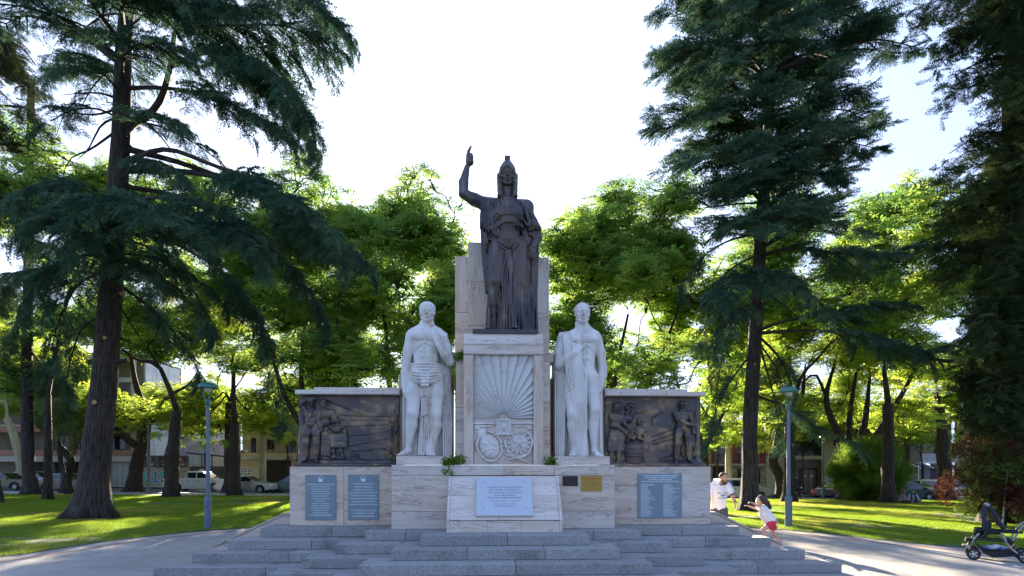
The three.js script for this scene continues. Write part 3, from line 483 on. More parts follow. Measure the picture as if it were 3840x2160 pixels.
  // raised arm with the pointing hand
  S.chain([B(752, 462, 0), B(690, 440, 0.02), B(618, 402, 0.03)], [R(44), R(40), R(32)], 0.05); S.chain([B(618, 400, 0.03), B(617, 330, 0.03), B(640, 226, 0.02)], [R(33), R(32), R(19)], 0.03);
  handInto(S, B(640, 226, 0.02), V(0.22, 1, 0.02), V(-1, 0.2, 0.25), 0.27, -1, 1.25, { point: 0 });
  S.chain([B(646, 190, 0.03), B(646, 150, 0.04), B(652, 122, 0.05), B(666, 94, 0.05)], [R(15), R(12), R(10), R(8)], 0.02); S.ell(B(668, 165, 0.06), R(16), R(28), 0.06, 0.02); S.ell(B(660, 195, 0.04), R(26), R(24), 0.07, 0.03);
  // lowered arm and hand
  S.chain([B(1090, 640, 0.0), B(1104, 690, 0.04), B(1078, 762, 0.16)], [R(38), R(34), R(24)], 0.03); handInto(S, B(1078, 760, 0.17), V(-0.12, -1, 0.12), V(0.1, 0.1, 1), 0.30, 1, 0.28);
  S.lo = V(-1.2, -0.001, -0.6); S.hi = V(1, 3.8, 0.7);
  S.add((x, y) => -y, V(0, 0, 0), 9, 0.001, 2);
  const o = thing('bronze_statue', 'dark bronze robed woman in a helmet, one arm raised and pointing to the sky', 'statue', [0.02, 4.331, -0.52]);
  mesh('plinth', box(-0.60, 0.60, 0.001, 0.085, -0.42, 0.50, 0.006), mat(0.07, 0.06, 0.06, 0.5, { metalness: 0.5 }), o);
  const f = mesh('figure', [S.mesh(0.018, bronzeTone(2.2, 3)), HD.mesh(0.0095, bronzeTone(2.2, 3))], M.bronze, o); f.position.y = 0.083;
}
// ---------------------------------------------------------------- marble figures
const marbleTone = (seed) => (x, y, z) => {
  const t = fbm3(x * 3 + seed, y * 1.2, z * 3, 4), s = fbm3(x * 9 + seed, y * 1.1, z * 9, 4), p = noise3(x * 70, y * 70, z * 70 + seed);
  let c = lerp3([0.57, 0.53, 0.485], [0.70, 0.67, 0.635], sstep(0.3, 0.62, t)); const g = fbm3(x * 5 + seed + 4, y * 0.9, z * 5, 4); c = lerp3(c, [0.46, 0.32, 0.21], sstep(0.50, 0.74, s) * 0.5); c = lerp3(c, [0.33, 0.29, 0.25], sstep(0.56, 0.76, g) * 0.35); c = lerp3(c, [0.25, 0.20, 0.16], sstep(0.80, 0.94, p) * 0.25); return c;
};
function torsoInto(S, B, R, cx, yS, yW, yH, wS, wW, wH) { // heroic nude torso seen from the front, y in drawing units
  const z = 0.02;
  S.ell(B(cx, (yS + yW) / 2 - 10, z), R(wS * 0.78), R((yW - yS) * 0.62), 0.19, 0.05); S.ell(B(cx, yW - 10, z), R(wW), R((yH - yS) * 0.33), 0.155, 0.06); S.ell(B(cx, yH, z), R(wH), R((yH - yW) * 0.95), 0.165, 0.06);
  S.bone(B(cx - wS * 0.74, yS + 26, -0.02), B(cx + wS * 0.74, yS + 26, -0.02), R(42), R(42), 0.07); S.bone(B(cx - wS * 0.55, yS, -0.03), B(cx, yS - 40, -0.03), R(30), R(40), 0.08); S.bone(B(cx + wS * 0.55, yS, -0.03), B(cx, yS - 40, -0.03), R(30), R(40), 0.08);
  for (const s of [-1, 1]) { S.ell(B(cx + s * wS * 0.40, yS + 62, 0.15), R(wS * 0.44), R(34), 0.07, 0.05); S.chain([B(cx + s * 12, yS + 92, 0.19), B(cx + s * wS * 0.4, yS + 104, 0.20), B(cx + s * wS * 0.72, yS + 80, 0.15)], [R(5), R(6), R(4)], 0.02, 1); }
  S.bone(B(cx, yS + 20, 0.205), B(cx, yH - 30, 0.20), R(4), R(4), 0.03, 1);
  for (const [dy, w] of [[135, 34], [175, 32], [212, 30]]) for (const s of [-1, 1]) S.ell(B(cx + s * 20, yS + dy, 0.16), R(w * 0.55), R(17), 0.035, 0.025);
  for (const s of [-1, 1]) { S.chain([B(cx + s * 8, yS + 128, 0.20), B(cx + s * 45, yS + 150, 0.19), B(cx + s * wW, yS + 200, 0.08)], [R(4), R(5), R(5)], 0.025, 1); }
}
{
  const K = 412, B = (x, y, z = 0) => V((x - 1138) / K, (1262 - y) / K, z), R = (n) => n / K, Y = (y) => (1262 - y) / K, X = (x) => (x - 1138) / K, S = new Sculpt();
  torsoInto(S, B, R, 1138, 270, 500, 620, 135, 98, 112);
  // legs and feet
  S.chain([B(1062, 650, 0.03), B(1050, 760, 0.07), B(1040, 925, 0.13), B(1030, 1020, 0.06), B(1005, 1190, 0.07)], [R(66), R(62), R(44), R(45), R(25)], 0.05); S.chain([B(1212, 650, 0.03), B(1218, 760, 0.04), B(1216, 930, 0.08), B(1216, 1020, 0.03), B(1186, 1200, 0.05)], [R(68), R(62), R(44), R(45), R(25)], 0.05);
  S.ell(B(1040, 918, 0.17), R(30), R(32), 0.05, 0.04); S.ell(B(1216, 925, 0.12), R(30), R(32), 0.05, 0.04);
  S.bone(B(1008, 1215, 0.08), B(960, 1248, 0.24), R(28), R(20), 0.03); S.bone(B(1186, 1215, 0.06), B(1190, 1246, 0.24), R(28), R(22), 0.03);
  for (let i = 0; i < 5; i++) { S.bone(B(944 + i * 9, 1250, 0.24), B(930 + i * 10, 1253, 0.30 + 0.006 * i), R(9), R(7), 0.008); S.bone(B(1166 + i * 12, 1250, 0.26), B(1164 + i * 13, 1253, 0.34 - i * 0.008), R(9), R(7), 0.008); }
  // wrapped loincloth: curved bands, knotted tongue, falling front panel
  for (let i = 0; i < 6; i++) { const y = 560 + i * 24, pts = []; for (let j = 0; j <= 6; j++) { const t = j / 6 * 2 - 1; pts.push(B(1138 + t * (116 + i * 3), y - 8 + (1 - Math.abs(t)) * 30 * (i / 5), 0.225 - 0.20 * Math.pow(Math.abs(t), 2.6) + i * 0.004)); } S.chain(pts, pts.map(() => R(13)), 0.005); }
  for (let i = 0; i < 6; i++) S.slab(B(1140, 580 + i * 27, 0.25 + 0.006 * i), R(34 - i * 0.5), R(12), 0.03, 0.01, 0.004);
  for (let i = 0; i < 5; i++) S.chain([B(1116 + i * 13, 720, 0.17), B(1114 + i * 14, 900, 0.10), B(1100 + i * 17, 1080, 0.08), B(1092 + i * 18, 1250, 0.09)], [R(7.5), R(8), R(9), R(9.5)], 0.006);
  S.slab(B(1138, 1000, 0.02), R(40), R(255), 0.06, 0.03, 0.03); S.chain([B(1112, 800, 0.19), B(1140, 790, 0.19), B(1170, 770, 0.17)], [R(5), R(6), R(5)], 0.01); S.chain([B(1090, 960, 0.14), B(1130, 940, 0.17), B(1172, 925, 0.13)], [R(5), R(7), R(5)], 0.01); S.chain([B(1096, 1085, 0.14), B(1130, 1100, 0.16), B(1160, 1120, 0.12)], [R(5), R(7), R(5)], 0.01);
  { const F = (x, y, o) => onFront(S, B(x, y), o), later = [];
    for (let i = 0; i < 7; i++) { const y = 552 + i * 20, pts = [], rs = []; for (let j = 0; j <= 10; j++) { const t = j / 10 * 2 - 1; pts.push(F(1138 + t * 112, y - 6 + (1 - Math.abs(t)) * 34 * (i / 6), 0.004)); rs.push(R(7.5)); } later.push([pts, rs]); }
    for (let i = 0; i < 6; i++) later.push([[F(1110 + i * 12, 730, 0.004), F(1106 + i * 14, 900, 0.004), F(1092 + i * 18, 1090, 0.004), F(1086 + i * 20, 1252, 0.004)], [5, 5.5, 6.5, 7].map(R)]);
    for (const [p, r] of later) S.chain(p, r, 0.003); }
  // cloak behind, falling to the plinth
  const cf = (th, y, x) => 0.022 * (Math.abs(Math.sin(x * 26 + Math.sin(y * 2) * 0.8)) * 2 - 1) + 0.006 * Math.sin(x * 95);
  S.cloth([[0, X(1140), R(200), -0.20, 0.16], [1.0, X(1140), R(198), -0.20, 0.15], [1.8, X(1150), R(185), -0.19, 0.13], [2.35, X(1150), R(110), -0.15, 0.10]], cf, 0.03);
  for (let i = 0; i < 5; i++) S.chain([B(1258 + i * 12, 560 - i * 8, 0.02 - i * 0.02), B(1266 + i * 14, 760, 0.0 - i * 0.02), B(1272 + i * 15, 1000, 0.0 - i * 0.03), B(1276 + i * 14, 1258, 0.02 - i * 0.03)], [R(6.5), R(7.5), R(8), R(8.5)], 0.006);
  // neck, head, cropped hair
  S.bone(B(1146, 290, -0.03), B(1148, 190, 0.0), R(50), R(44), 0.06); for (const s of [-1, 1]) S.bone(B(1146 + s * 44, 205, 0.0), B(1146 + s * 12, 275, 0.10), R(12), R(10), 0.03);
  const HD = new Sculpt(); HD.bone(B(1146, 280, -0.03), B(1148, 190, 0.0), R(49), R(44), 0.06);
  const h = 0.40, q = headInto(HD, B(1150, 222, 0.07), h, 0.05, -0.05, { fine: 1 }); HD.ell(q(0, 0.73, -0.11), 0.395 * h, 0.34 * h, 0.43 * h, 0.012); 
  // arm hanging
  S.chain([B(1018, 314, -0.02), B(1000, 420, -0.02), B(984, 540, 0.0)], [R(42), R(38), R(33)], 0.05); S.chain([B(984, 540, 0.0), B(978, 610, 0.02), B(968, 712, 0.06)], [R(36), R(34), R(21)], 0.03); handInto(S, B(968, 712, 0.06), V(0.05, -1, 0.06), V(-0.9, 0, 0.3), 0.28, 1, 0.35);
  // arm bent, hand holding the cloth at the shoulder
  S.chain([B(1264, 322, -0.03), B(1300, 420, -0.02), B(1324, 515, 0.02)], [R(42), R(40), R(33)], 0.05); S.chain([B(1326, 515, 0.02), B(1290, 470, 0.13), B(1240, 405, 0.20)], [R(36), R(34), R(22)], 0.03); handInto(S, B(1240, 405, 0.20), V(-0.22, 1, 0.0), V(-0.2, 0.1, 1), 0.30, 1, 0.25);
  for (let i = 0; i < 6; i++) S.chain([B(1222 + i * 15, 262 + i * 6, 0.08 - i * 0.02), B(1228 + i * 14, 320, 0.15 - i * 0.015), B(1240 + i * 13, 400, 0.12 - i * 0.02)], [R(8), R(9), R(8)], 0.006);
  S.add((x, y) => -y, V(0, 0, 0), 9, 0.001, 2);
  const o = thing('marble_statue', 'white marble man wearing a pleated loincloth, hand raised to his own shoulder', 'statue', [-1.475, 2.016, -0.22], 0, 'marble figures flanking the pier');
  const skin = (x, y, z) => { const c = marbleTone(1)(x, y, z), d = Math.hypot((x - 0.115) * 1.4, y - 2.50), dd = sstep(0.11, 0.02, d) * (z > -0.05 ? 1 : 0) * sstep(0.42, 0.6, fbm3(x * 30, y * 10, 0, 2)); return lerp3(c, [0.55, 0.16, 0.07], dd * 0.8); }; mesh('figure', [S.mesh(0.0165, skin), HD.mesh(0.0095, skin)], M.marble, o);
}
{
  const K = 412, B = (x, y, z = 0) => V((x - 268) / K, (1258 - y) / K, z), R = (n) => n / K, Y = (y) => (1258 - y) / K, X = (x) => (x - 268) / K, S = new Sculpt();
  torsoInto(S, B, R, 292, 275, 500, 600, 128, 88, 96);
  S.chain([B(190, 700, 0.05), B(185, 780, 0.10), B(192, 925, 0.15), B(198, 1020, 0.09), B(204, 1190, 0.09)], [R(64), R(58), R(42), R(42), R(24)], 0.05); S.chain([B(348, 640, 0.03), B(352, 760, 0.06), B(372, 890, 0.14), B(360, 1010, 0.05), B(368, 1195, 0.05)], [R(62), R(57), R(41), R(42), R(24)], 0.05);
  S.ell(B(190, 915, 0.19), R(28), R(30), 0.05, 0.04); S.ell(B(372, 885, 0.18), R(28), R(30), 0.05, 0.04);
  S.bone(B(202, 1212, 0.10), B(188, 1246, 0.28), R(27), R(22), 0.03); S.bone(B(368, 1212, 0.06), B(386, 1244, 0.22), R(27), R(21), 0.03);
  for (let i = 0; i < 5; i++) { S.bone(B(164 + i * 12, 1249, 0.29), B(160 + i * 13, 1252, 0.35 + i * 0.006), R(9), R(7), 0.008); S.bone(B(368 + i * 11, 1249, 0.24), B(376 + i * 13, 1252, 0.31 - i * 0.008), R(9), R(7), 0.008); }
  // toga: from the shoulder across, down between the legs
  const cf = (th, y, x) => 0.022 * (Math.abs(Math.sin(x * 25 + Math.sin(y * 2.1) * 0.8)) * 2 - 1) + 0.006 * Math.sin(x * 101);
  S.cloth([[0, X(262), R(200), -0.20, 0.16], [1.0, X(258), R(200), -0.20, 0.15], [1.75, X(240), R(190), -0.18, 0.14], [2.25, X(220), R(150), -0.14, 0.12], [2.42, X(200), R(90), -0.12, 0.10]], cf, 0.03);
  for (let i = 0; i < 8; i++) { const f = i / 7; S.chain([B(118 + i * 18, 300 + i * 14, 0.08 + 0.016 * i), B(140 + i * 17, 470 + i * 10, 0.16 + 0.010 * i), B(150 + i * 20, 620, 0.19 + 0.006 * i), B(196 + i * 14, 820, 0.19 + 0.003 * i), B(222 + i * 11, 1060, 0.12), B(224 + i * 13, 1255, 0.12)], [R(9), R(10), R(11), R(10), R(8), R(9.5)], 0.006); } S.cloth([[Y(1000), X(262), R(52), 0.02, 0.10], [Y(800), X(245), R(62), 0.04, 0.13], [Y(620), X(220), R(80), 0.04, 0.14], [Y(450), X(195), R(72), 0.02, 0.14], [Y(330), X(170), R(50), 0.0, 0.10]], null, 0.02);
  S.chain([B(140, 760, 0.20), B(168, 728, 0.24), B(205, 745, 0.24), B(228, 830, 0.20), B(236, 960, 0.14)], [R(9), R(9), R(9), R(9), R(8)], 0.015); S.slab(B(264, 1040, 0.03), R(50), R(215), 0.06, 0.03, 0.02);
  for (let i = 0; i < 7; i++) S.chain([B(128 - i * 4, 320 + i * 30, 0.06 - 0.004 * i), B(98 - i * 3, 350 + i * 30, 0.02), B(76 - i * 2, 372 + i * 30, -0.06)], [R(8), R(10), R(8)], 0.006);
  for (let i = 0; i < 5; i++) S.chain([B(68 + i * 19, 575, -0.06 + i * 0.03), B(70 + i * 17, 800, -0.07 + 0.03 * i), B(74 + i * 14, 1255, -0.06 + 0.02 * i)], [R(8.5), R(9), R(9.5)], 0.006);
  { const F = (x, y, o) => onFront(S, B(x, y), o), later = [];
    for (let i = 0; i < 7; i++) later.push([[F(122 + i * 18, 300 + i * 21, 0.0), F(130 + i * 19.5, 400 + i * 14, 0.0), F(136 + i * 20, 500 + i * 6, 0.0), F(146 + i * 24, 620, 0.0), F(170 + i * 21, 730, 0.0), F(192 + i * 17, 840, 0.0), F(210 + i * 15, 960, 0.0), F(222 + i * 13, 1080, 0.0), F(222 + i * 15, 1252, 0.0)], [7, 8, 8.5, 9.5, 9, 8.5, 8, 7, 8].map(R)]);
    for (let i = 0; i < 5; i++) later.push([[F(66 + i * 15, 600, 0.004), F(66 + i * 14, 850, 0.004), F(68 + i * 13, 1252, 0.004)], [5.5, 6, 6.5].map(R)]);
    for (const [p, r] of later) S.chain(p, r, 0.009); }
  // neck, head, curls
  S.bone(B(272, 290, -0.03), B(272, 185, 0.0), R(48), R(42), 0.06); for (const s of [-1, 1]) S.bone(B(272 + s * 42, 200, 0.0), B(272 + s * 12, 275, 0.10), R(12), R(10), 0.03);
  const HD = new Sculpt(); HD.bone(B(272, 280, -0.03), B(272, 185, 0.0), R(47), R(42), 0.06);
  const h = 0.40, q = headInto(HD, B(276, 217, 0.07), h, 0.0, -0.06, { fine: 1 }), Rr = rng(8);
  HD.ell(q(0, 0.73, -0.11), 0.39 * h, 0.33 * h, 0.42 * h, 0.012); for (let i = 0; i < 46; i++) { const a = Rr() * 6.28, e = 0.1 + Rr() * 1.35, cx = Math.cos(a) * Math.cos(e) * 0.38, cz = Math.sin(a) * Math.cos(e) * 0.44 - 0.10, cy = 0.70 + Math.sin(e) * 0.35; if (cz > 0.22 && cy < 0.84) continue; HD.ell(q(cx, cy, cz), 0.022, 0.020, 0.022, 0.008); }
  // draped arm, hand to the chest
  S.chain([B(138, 332, -0.03), B(108, 430, -0.02), B(98, 535, 0.02)], [R(44), R(43), R(34)], 0.05); S.chain([B(96, 535, 0.02), B(150, 500, 0.14), B(206, 452, 0.22)], [R(37), R(34), R(23)], 0.03); handInto(S, B(206, 452, 0.22), V(0.62, 0.75, 0.02), V(0.0, 0.1, 1), 0.30, -1, 0.30);
  // hanging arm
  S.chain([B(400, 328, -0.03), B(426, 430, -0.03), B(442, 545, -0.01)], [R(42), R(38), R(32)], 0.05); S.chain([B(444, 545, -0.01), B(440, 610, 0.02), B(424, 700, 0.08)], [R(35), R(33), R(21)], 0.03); handInto(S, B(424, 700, 0.08), V(-0.16, -1, 0.10), V(0.9, 0, 0.35), 0.28, -1, 0.8);
  S.add((x, y) => -y, V(0, 0, 0), 9, 0.001, 2);
  const o = thing('marble_statue', 'white marble young man with curls, hand to his chest holding a long toga', 'statue', [1.50, 2.016, -0.22], 0, 'marble figures flanking the pier');
  mesh('figure', [S.mesh(0.0165, marbleTone(9)), HD.mesh(0.0095, marbleTone(9))], M.marble, o);
}

// ---------------------------------------------------------------- bronze reliefs on the wings
const reliefTone = (seed) => (x, y, z) => {
  const t = fbm3(x * 2.4 + seed, y * 3.2, z * 2, 4), g = fbm3(x * 7 + seed, y * 11, z * 5, 3); let c = lerp3([0.075, 0.066, 0.066], [0.135, 0.10, 0.082], sstep(0.35, 0.65, t)); return lerp3(c, [0.30, 0.21, 0.115], sstep(0.52, 0.74, g * 0.6 + t * 0.45) * 0.7);
};
function reliefPerson(S, P, R, o) { // drawing units; a figure in half relief
  const sz = 0.6, z = o.z || 0.05;
  headInto(S, P(o.chin[0], o.chin[1], z + 0.03), o.h, o.yaw || 0, 0, { flat: 0.8 });
  S.bone(P(o.chin[0], o.chin[1] - 10, z), P(o.neck[0], o.neck[1], z), R(34), R(44), 0.02, 0, sz);
  for (const b of o.bones) { const [r, ...pts] = b; S.chain(pts.map((p) => P(p[0], p[1], p[2] === undefined ? z : p[2])), Array.isArray(r) ? r.map(R) : pts.map(() => R(r)), 0.018, 0, sz); }
  for (const e of o.ells || []) S.ell(P(e[0], e[1], z + (e[4] || 0)), R(e[2]), R(e[3]), 0.075, 0.025);
}
function pleats(S, P, R, x0, x1, y0, y1, n, z, spread = 1.25, r = 0.5) { const w = (x1 - x0) / n; for (let i = 0; i < n; i++) { const x = x0 + w * (i + 0.5), c = (x0 + x1) / 2; S.chain([P(c + (x - c) / spread, y0, z), P(x, (y0 + y1) / 2, z + 0.015), P(x, y1, z + 0.02)], [R(w * r), R(w * r * 1.2), R(w * r * 1.35)], 0.012, 0, 0.8); } }
function reliefPanel(S, x0, x1, flare, seed) { // ground of the panel with a rough edge and a projecting ledge
  const w = (x1 - x0) / 2, cx = (x0 + x1) / 2;
  S.slab(V(cx, 0.69, -0.03), w, 0.69, 0.045, 0.01, 0.01); S.slab(V(cx + flare * 0.5, 0.028, 0.06), w + Math.abs(flare) * 0.6, 0.03, 0.12, 0.01, 0.03); S.bone(V(x0, 0.06, 0.03), V(x1, 0.06, 0.03), 0.05, 0.05, 0.06);
  S.add((x, y, z, d) => d > 0.03 || d < -0.04 ? 0 : 0.014 * (fbm3(x * 11 + seed, y * 11, 3, 3) - 0.5) + 0.0012 * Math.sin(x * 90 + y * 140 + 14 * fbm3(x * 4, y * 4, seed, 3)), V(cx, 0.7, 0), 3, 0, 3);
}
{
  const K = 869, S = new Sculpt(), P = (x, y, z = 0.04) => V((x - 1793) / K, (1350 - y) / K, z), R = (n) => n / K;
  reliefPanel(S, -1.93, 0, -0.05, 2);
  for (let i = 0; i < 12; i++) S.ell(P(128 + h3(i, 1, 1) * 50, 540 + i * 64, 0.0), R(44), R(70), 0.045, 0.04);
  reliefPerson(S, P, R, { z: 0.07, chin: [325, 352], h: 0.172, neck: [325, 410], bones: [[[62, 70, 66], [330, 420], [325, 520], [315, 620]], [[44, 40, 30], [225, 410], [165, 330], [165, 290, 0.10]], [[34, 28, 22], [165, 290, 0.10], [290, 205, 0.12], [420, 205, 0.12]], [[46, 44, 36], [430, 420], [440, 540], [450, 580]], [[36, 32, 24], [445, 570, 0.1], [490, 690, 0.11], [505, 745, 0.11]], [[74, 70, 56, 52], [268, 690], [250, 800, 0.10], [240, 950, 0.1], [222, 1190, 0.08]], [[74, 68, 54, 52], [385, 690], [415, 800, 0.10], [430, 950, 0.11], [412, 1170, 0.08]], [[32, 24], [215, 1235, 0.10], [165, 1280, 0.16]], [[32, 26], [410, 1225, 0.10], [440, 1265, 0.17]], [8, [245, 400, 0.135], [300, 440, 0.15], [325, 520, 0.15]], [8, [400, 400, 0.135], [350, 440, 0.15], [325, 520, 0.15]], [9, [220, 640, 0.14], [310, 650, 0.16], [400, 640, 0.14]]], ells: [[325, 470, 105, 100], [315, 580, 92, 80], [325, 660, 92, 60]] });
  reliefPerson(S, P, R, { z: 0.045, chin: [545, 348], h: 0.165, yaw: 0.5, neck: [550, 400], bones: [[[54, 60], [490, 430], [670, 440]], [[44, 42, 34], [665, 440], [700, 500], [690, 580]]], ells: [[560, 480, 90, 100], [560, 610, 90, 70]] }); S.ell(P(520, 290, 0.05), R(62), R(80), 0.06, 0.01);
  pleats(S, P, R, 480, 640, 600, 1160, 6, 0.035, 1.3); S.chain([P(540, 1080), P(600, 1160), P(720, 1210)], [R(26), R(24), R(14)], 0.02);
  reliefPerson(S, P, R, { z: 0.055, chin: [768, 640], h: 0.13, yaw: 0.6, neck: [745, 680], bones: [[[44, 44], [690, 700], [800, 700]], [[40, 34, 26], [655, 690], [640, 760], [640, 880]], [[40, 34, 24], [840, 690], [880, 760], [910, 890]], [[34, 30, 24], [690, 1010], [690, 1100], [710, 1180]], [[34, 30, 24], [820, 1010], [815, 1100], [850, 1170]], [[22, 18], [715, 1195], [760, 1215, 0.11]], [[22, 18], [850, 1185], [885, 1210, 0.11]]], ells: [[745, 730, 78, 70], [660, 695, 46, 40], [840, 690, 46, 40]] }); pleats(S, P, R, 645, 925, 800, 1020, 8, 0.05, 1.4); S.ell(P(735, 560, 0.05), R(58), R(72), 0.06, 0.01); S.ell(P(685, 590, 0.05), R(20), R(40), 0.04, 0.01);
  for (const [a, b] of [[[600, 240], [1330, 530]], [[790, 480], [1640, 500]], [[830, 560], [1560, 560]], [[880, 670], [1640, 630]], [[930, 835], [1640, 745]], [[960, 1000], [1640, 860]], [[1000, 1090], [1560, 1040]]]) S.bone(P(...a, 0.018), P(...b, 0.018), R(6), R(6), 0.01);
  for (let i = 0; i < 26; i++) { const x = 900 + i * 28; S.bone(P(x, 690, 0.014), P(x - 60, 820, 0.014), R(4), R(4), 0.008); S.bone(P(x, 860, 0.014), P(x - 50, 960, 0.014), R(4), R(4), 0.008); S.bone(P(x, 520, 0.014), P(x - 40, 560, 0.014), R(3), R(3), 0.008); }
  const Q = rng(3); for (let i = 0; i < 30; i++) { const x = 1600 + Q() * 180, y = 1240 - i * 24, s = Q() < 0.5 ? -1 : 1; S.chain([P(1710, y + 60, 0.03), P(1700 + s * 50, y - 30, 0.09), P(1700 + s * (60 + Q() * 60), y - 90 - Q() * 40, 0.05)], [R(16), R(14), R(5)], 0.012); }
  for (let i = 0; i < 12; i++) { S.chain([P(960 + i * 14, 1230, 0.02), P(985 + i * 12, 1150 - Q() * 60, 0.06)], [R(12), R(4)], 0.01); S.chain([P(1560 + i * 15, 1220, 0.02), P(1520 + i * 14, 1080 - Q() * 80, 0.06)], [R(14), R(4)], 0.01); S.ell(P(500 + i * 100, 1260 + Q() * 20, 0.03), R(90), R(30), 0.06, 0.03); }
  for (let i = 0; i < 7; i++) S.bone(P(1520 + i * 34, 390, 0.015), P(1525 + i * 34, 480, 0.015), R(8), R(8), 0.008);
  const o = thing('bronze_relief', 'bronze relief panel of a farming family, father shading his eyes, beside tall maize', 'relief', [-2.035, 1.824, -0.555], 0, 'bronze relief panels on the wings');
  mesh('panel', S.mesh(0.0125, reliefTone(4)), M.bronze, o);
}
{
  const K = 869, S = new Sculpt(), P = (x, y, z = 0.04) => V((x - 122) / K, (1350 - y) / K, z), R = (n) => n / K;
  reliefPanel(S, 0, 1.92, 0.06, 7);
  for (let i = 0; i < 10; i++) S.ell(P(1730 - h3(i, 2, 1) * 16, 380 + i * 95, 0.0), R(22), R(90), 0.045, 0.04);
  reliefPerson(S, P, R, { z: 0.065, chin: [352, 408], h: 0.172, yaw: 0.5, neck: [335, 450], bones: [[[60, 60], [240, 500], [400, 500]], [[50, 44, 34], [215, 490], [265, 620], [330, 670, 0.1]], [[32, 28, 22], [330, 670, 0.10], [410, 730, 0.12], [475, 780, 0.11]], [[36, 30, 20], [420, 560], [470, 640, 0.09], [525, 695, 0.09]], [[46, 36, 30], [225, 1060], [220, 1160], [215, 1280]], [[46, 38, 30], [350, 1060], [345, 1170], [345, 1270]], [[26, 20], [350, 1290, 0.1], [430, 1300, 0.14]]], ells: [[310, 540, 115, 110], [270, 650, 95, 60]] });
  S.ell(P(315, 330, 0.07), R(76), R(92), 0.075, 0.012); S.ell(P(285, 390, 0.06), R(44), R(46), 0.06, 0.02); pleats(S, P, R, 160, 455, 690, 1075, 8, 0.05, 1.5);
  reliefPerson(S, P, R, { z: 0.03, chin: [500, 415], h: 0.14, yaw: 0.4, neck: [505, 450], bones: [[[34, 28, 22], [545, 290], [640, 305], [600, 400]], [[26, 22], [600, 400], [550, 520]]], ells: [[520, 520, 80, 80]] });
  // barrel and grapes
  S.cloth([[P(0, 1295).y, P(610, 0).x, R(130), 0.05, 0.11], [P(0, 1100).y, P(610, 0).x, R(158), 0.05, 0.13], [P(0, 930).y, P(610, 0).x, R(150), 0.05, 0.12]], (th) => 0.004 * Math.sin(th * 26), 0.01);
  for (const y of [1035, 1160, 1270, 940]) { const r = y === 1270 ? 137 : 157; const pts = []; for (let i = 0; i <= 10; i++) { const a = Math.PI * i / 10; pts.push(P(610 - Math.cos(a) * r, y + Math.sin(a) * 14, 0.05 + Math.sin(a) * 0.125)); } S.chain(pts, pts.map(() => R(9)), 0.006); }
  const Q = rng(6); for (let i = 0; i < 80; i++) { const t = Q(), y = 925 - Math.pow(Q(), 0.8) * 190, w = mix(150, 60, (925 - y) / 190); S.ell(P(610 + (t - 0.5) * 2 * w, y, 0.08 + 0.06 * Q()), R(22), R(22), 0.025, 0.006); }
  reliefPerson(S, P, R, { z: 0.05, chin: [738, 650], h: 0.13, yaw: -0.1, neck: [720, 690], bones: [[[44, 44], [670, 710], [790, 710]], [[38, 30, 22], [650, 720], [660, 820, 0.1], [740, 890, 0.14]], [[38, 30, 22], [800, 710], [815, 810], [780, 890, 0.12]], [[28, 24], [800, 1040], [800, 1200]]], ells: [[730, 750, 85, 80]] }); S.ell(P(715, 585, 0.05), R(58), R(66), 0.06, 0.01); pleats(S, P, R, 760, 870, 860, 1045, 4, 0.03, 1.3);
  reliefPerson(S, P, R, { z: 0.075, chin: [1458, 362], h: 0.165, yaw: 0.15, neck: [1455, 410], bones: [[[58, 58], [1370, 450], [1560, 450]], [[52, 48, 36], [1350, 460], [1380, 540], [1430, 580, 0.13]], [[38, 30, 22], [1430, 580, 0.14], [1540, 625, 0.16], [1665, 645, 0.14]], [[48, 38, 26], [1590, 460], [1640, 600], [1645, 720, 0.11]], [[70, 62, 52, 48], [1402, 730], [1385, 820, 0.1], [1370, 960, 0.1], [1352, 1190, 0.08]], [[70, 62, 52, 48], [1530, 730], [1550, 830, 0.1], [1562, 970, 0.1], [1575, 1180, 0.08]], [[32, 26], [1345, 1240, 0.1], [1320, 1280, 0.17]], [[32, 26], [1580, 1230, 0.1], [1630, 1275, 0.16]], [10, [1345, 690, 0.15], [1450, 700, 0.165], [1570, 690, 0.15]], [8, [1480, 430, 0.15], [1560, 470, 0.15], [1590, 560, 0.14]]], ells: [[1450, 510, 110, 105], [1455, 630, 100, 80], [1465, 720, 98, 60]] });
  S.chain([P(1690, 400, 0.1), P(1650, 700, 0.12), P(1612, 900, 0.09)], [R(13), R(13), R(13)], 0.01); S.ell(P(1645, 770, 0.12), R(36), R(40), 0.04, 0.01);
  for (const [r, w] of [[118, 16], [80, 8]]) { const pts = []; for (let i = 0; i <= 20; i++) { const a = i / 20 * 6.283; pts.push(P(1575 + Math.cos(a) * r, 1085 + Math.sin(a) * r, 0.03)); } S.chain(pts, pts.map(() => R(w)), 0.008); }
  for (let i = 0; i < 22; i++) { const a = i / 22 * 6.283; S.slab(P(1575 + Math.cos(a) * 138, 1085 + Math.sin(a) * 138, 0.03), R(11), R(11), 0.03, 0.005, 0.006); }
  for (const [a, b] of [[[930, 830], [1320, 700]], [[960, 900], [1320, 780]], [[960, 960], [1300, 870]], [[950, 500], [1110, 405]], [[540, 460], [860, 380]], [[900, 1260], [1290, 1150]], [[940, 520], [930, 620]]]) S.bone(P(...a, 0.02), P(...b, 0.02), R(12), R(10), 0.012);
  for (let i = 0; i < 12; i++) S.ell(P(250 + i * 130, 1290 + Q() * 16, 0.03), R(90), R(26), 0.06, 0.03);
  S.add((x) => x - 2.05, V(1, 0.7, 0), 3, 0, 2);
  const o = thing('bronze_relief', 'bronze relief panel of a grape harvest with a barrel and a man holding a shovel', 'relief', [2.035, 1.824, -0.555], 0, 'bronze relief panels on the wings');
  mesh('panel', S.mesh(0.0125, reliefTone(12)), M.bronze, o);
}
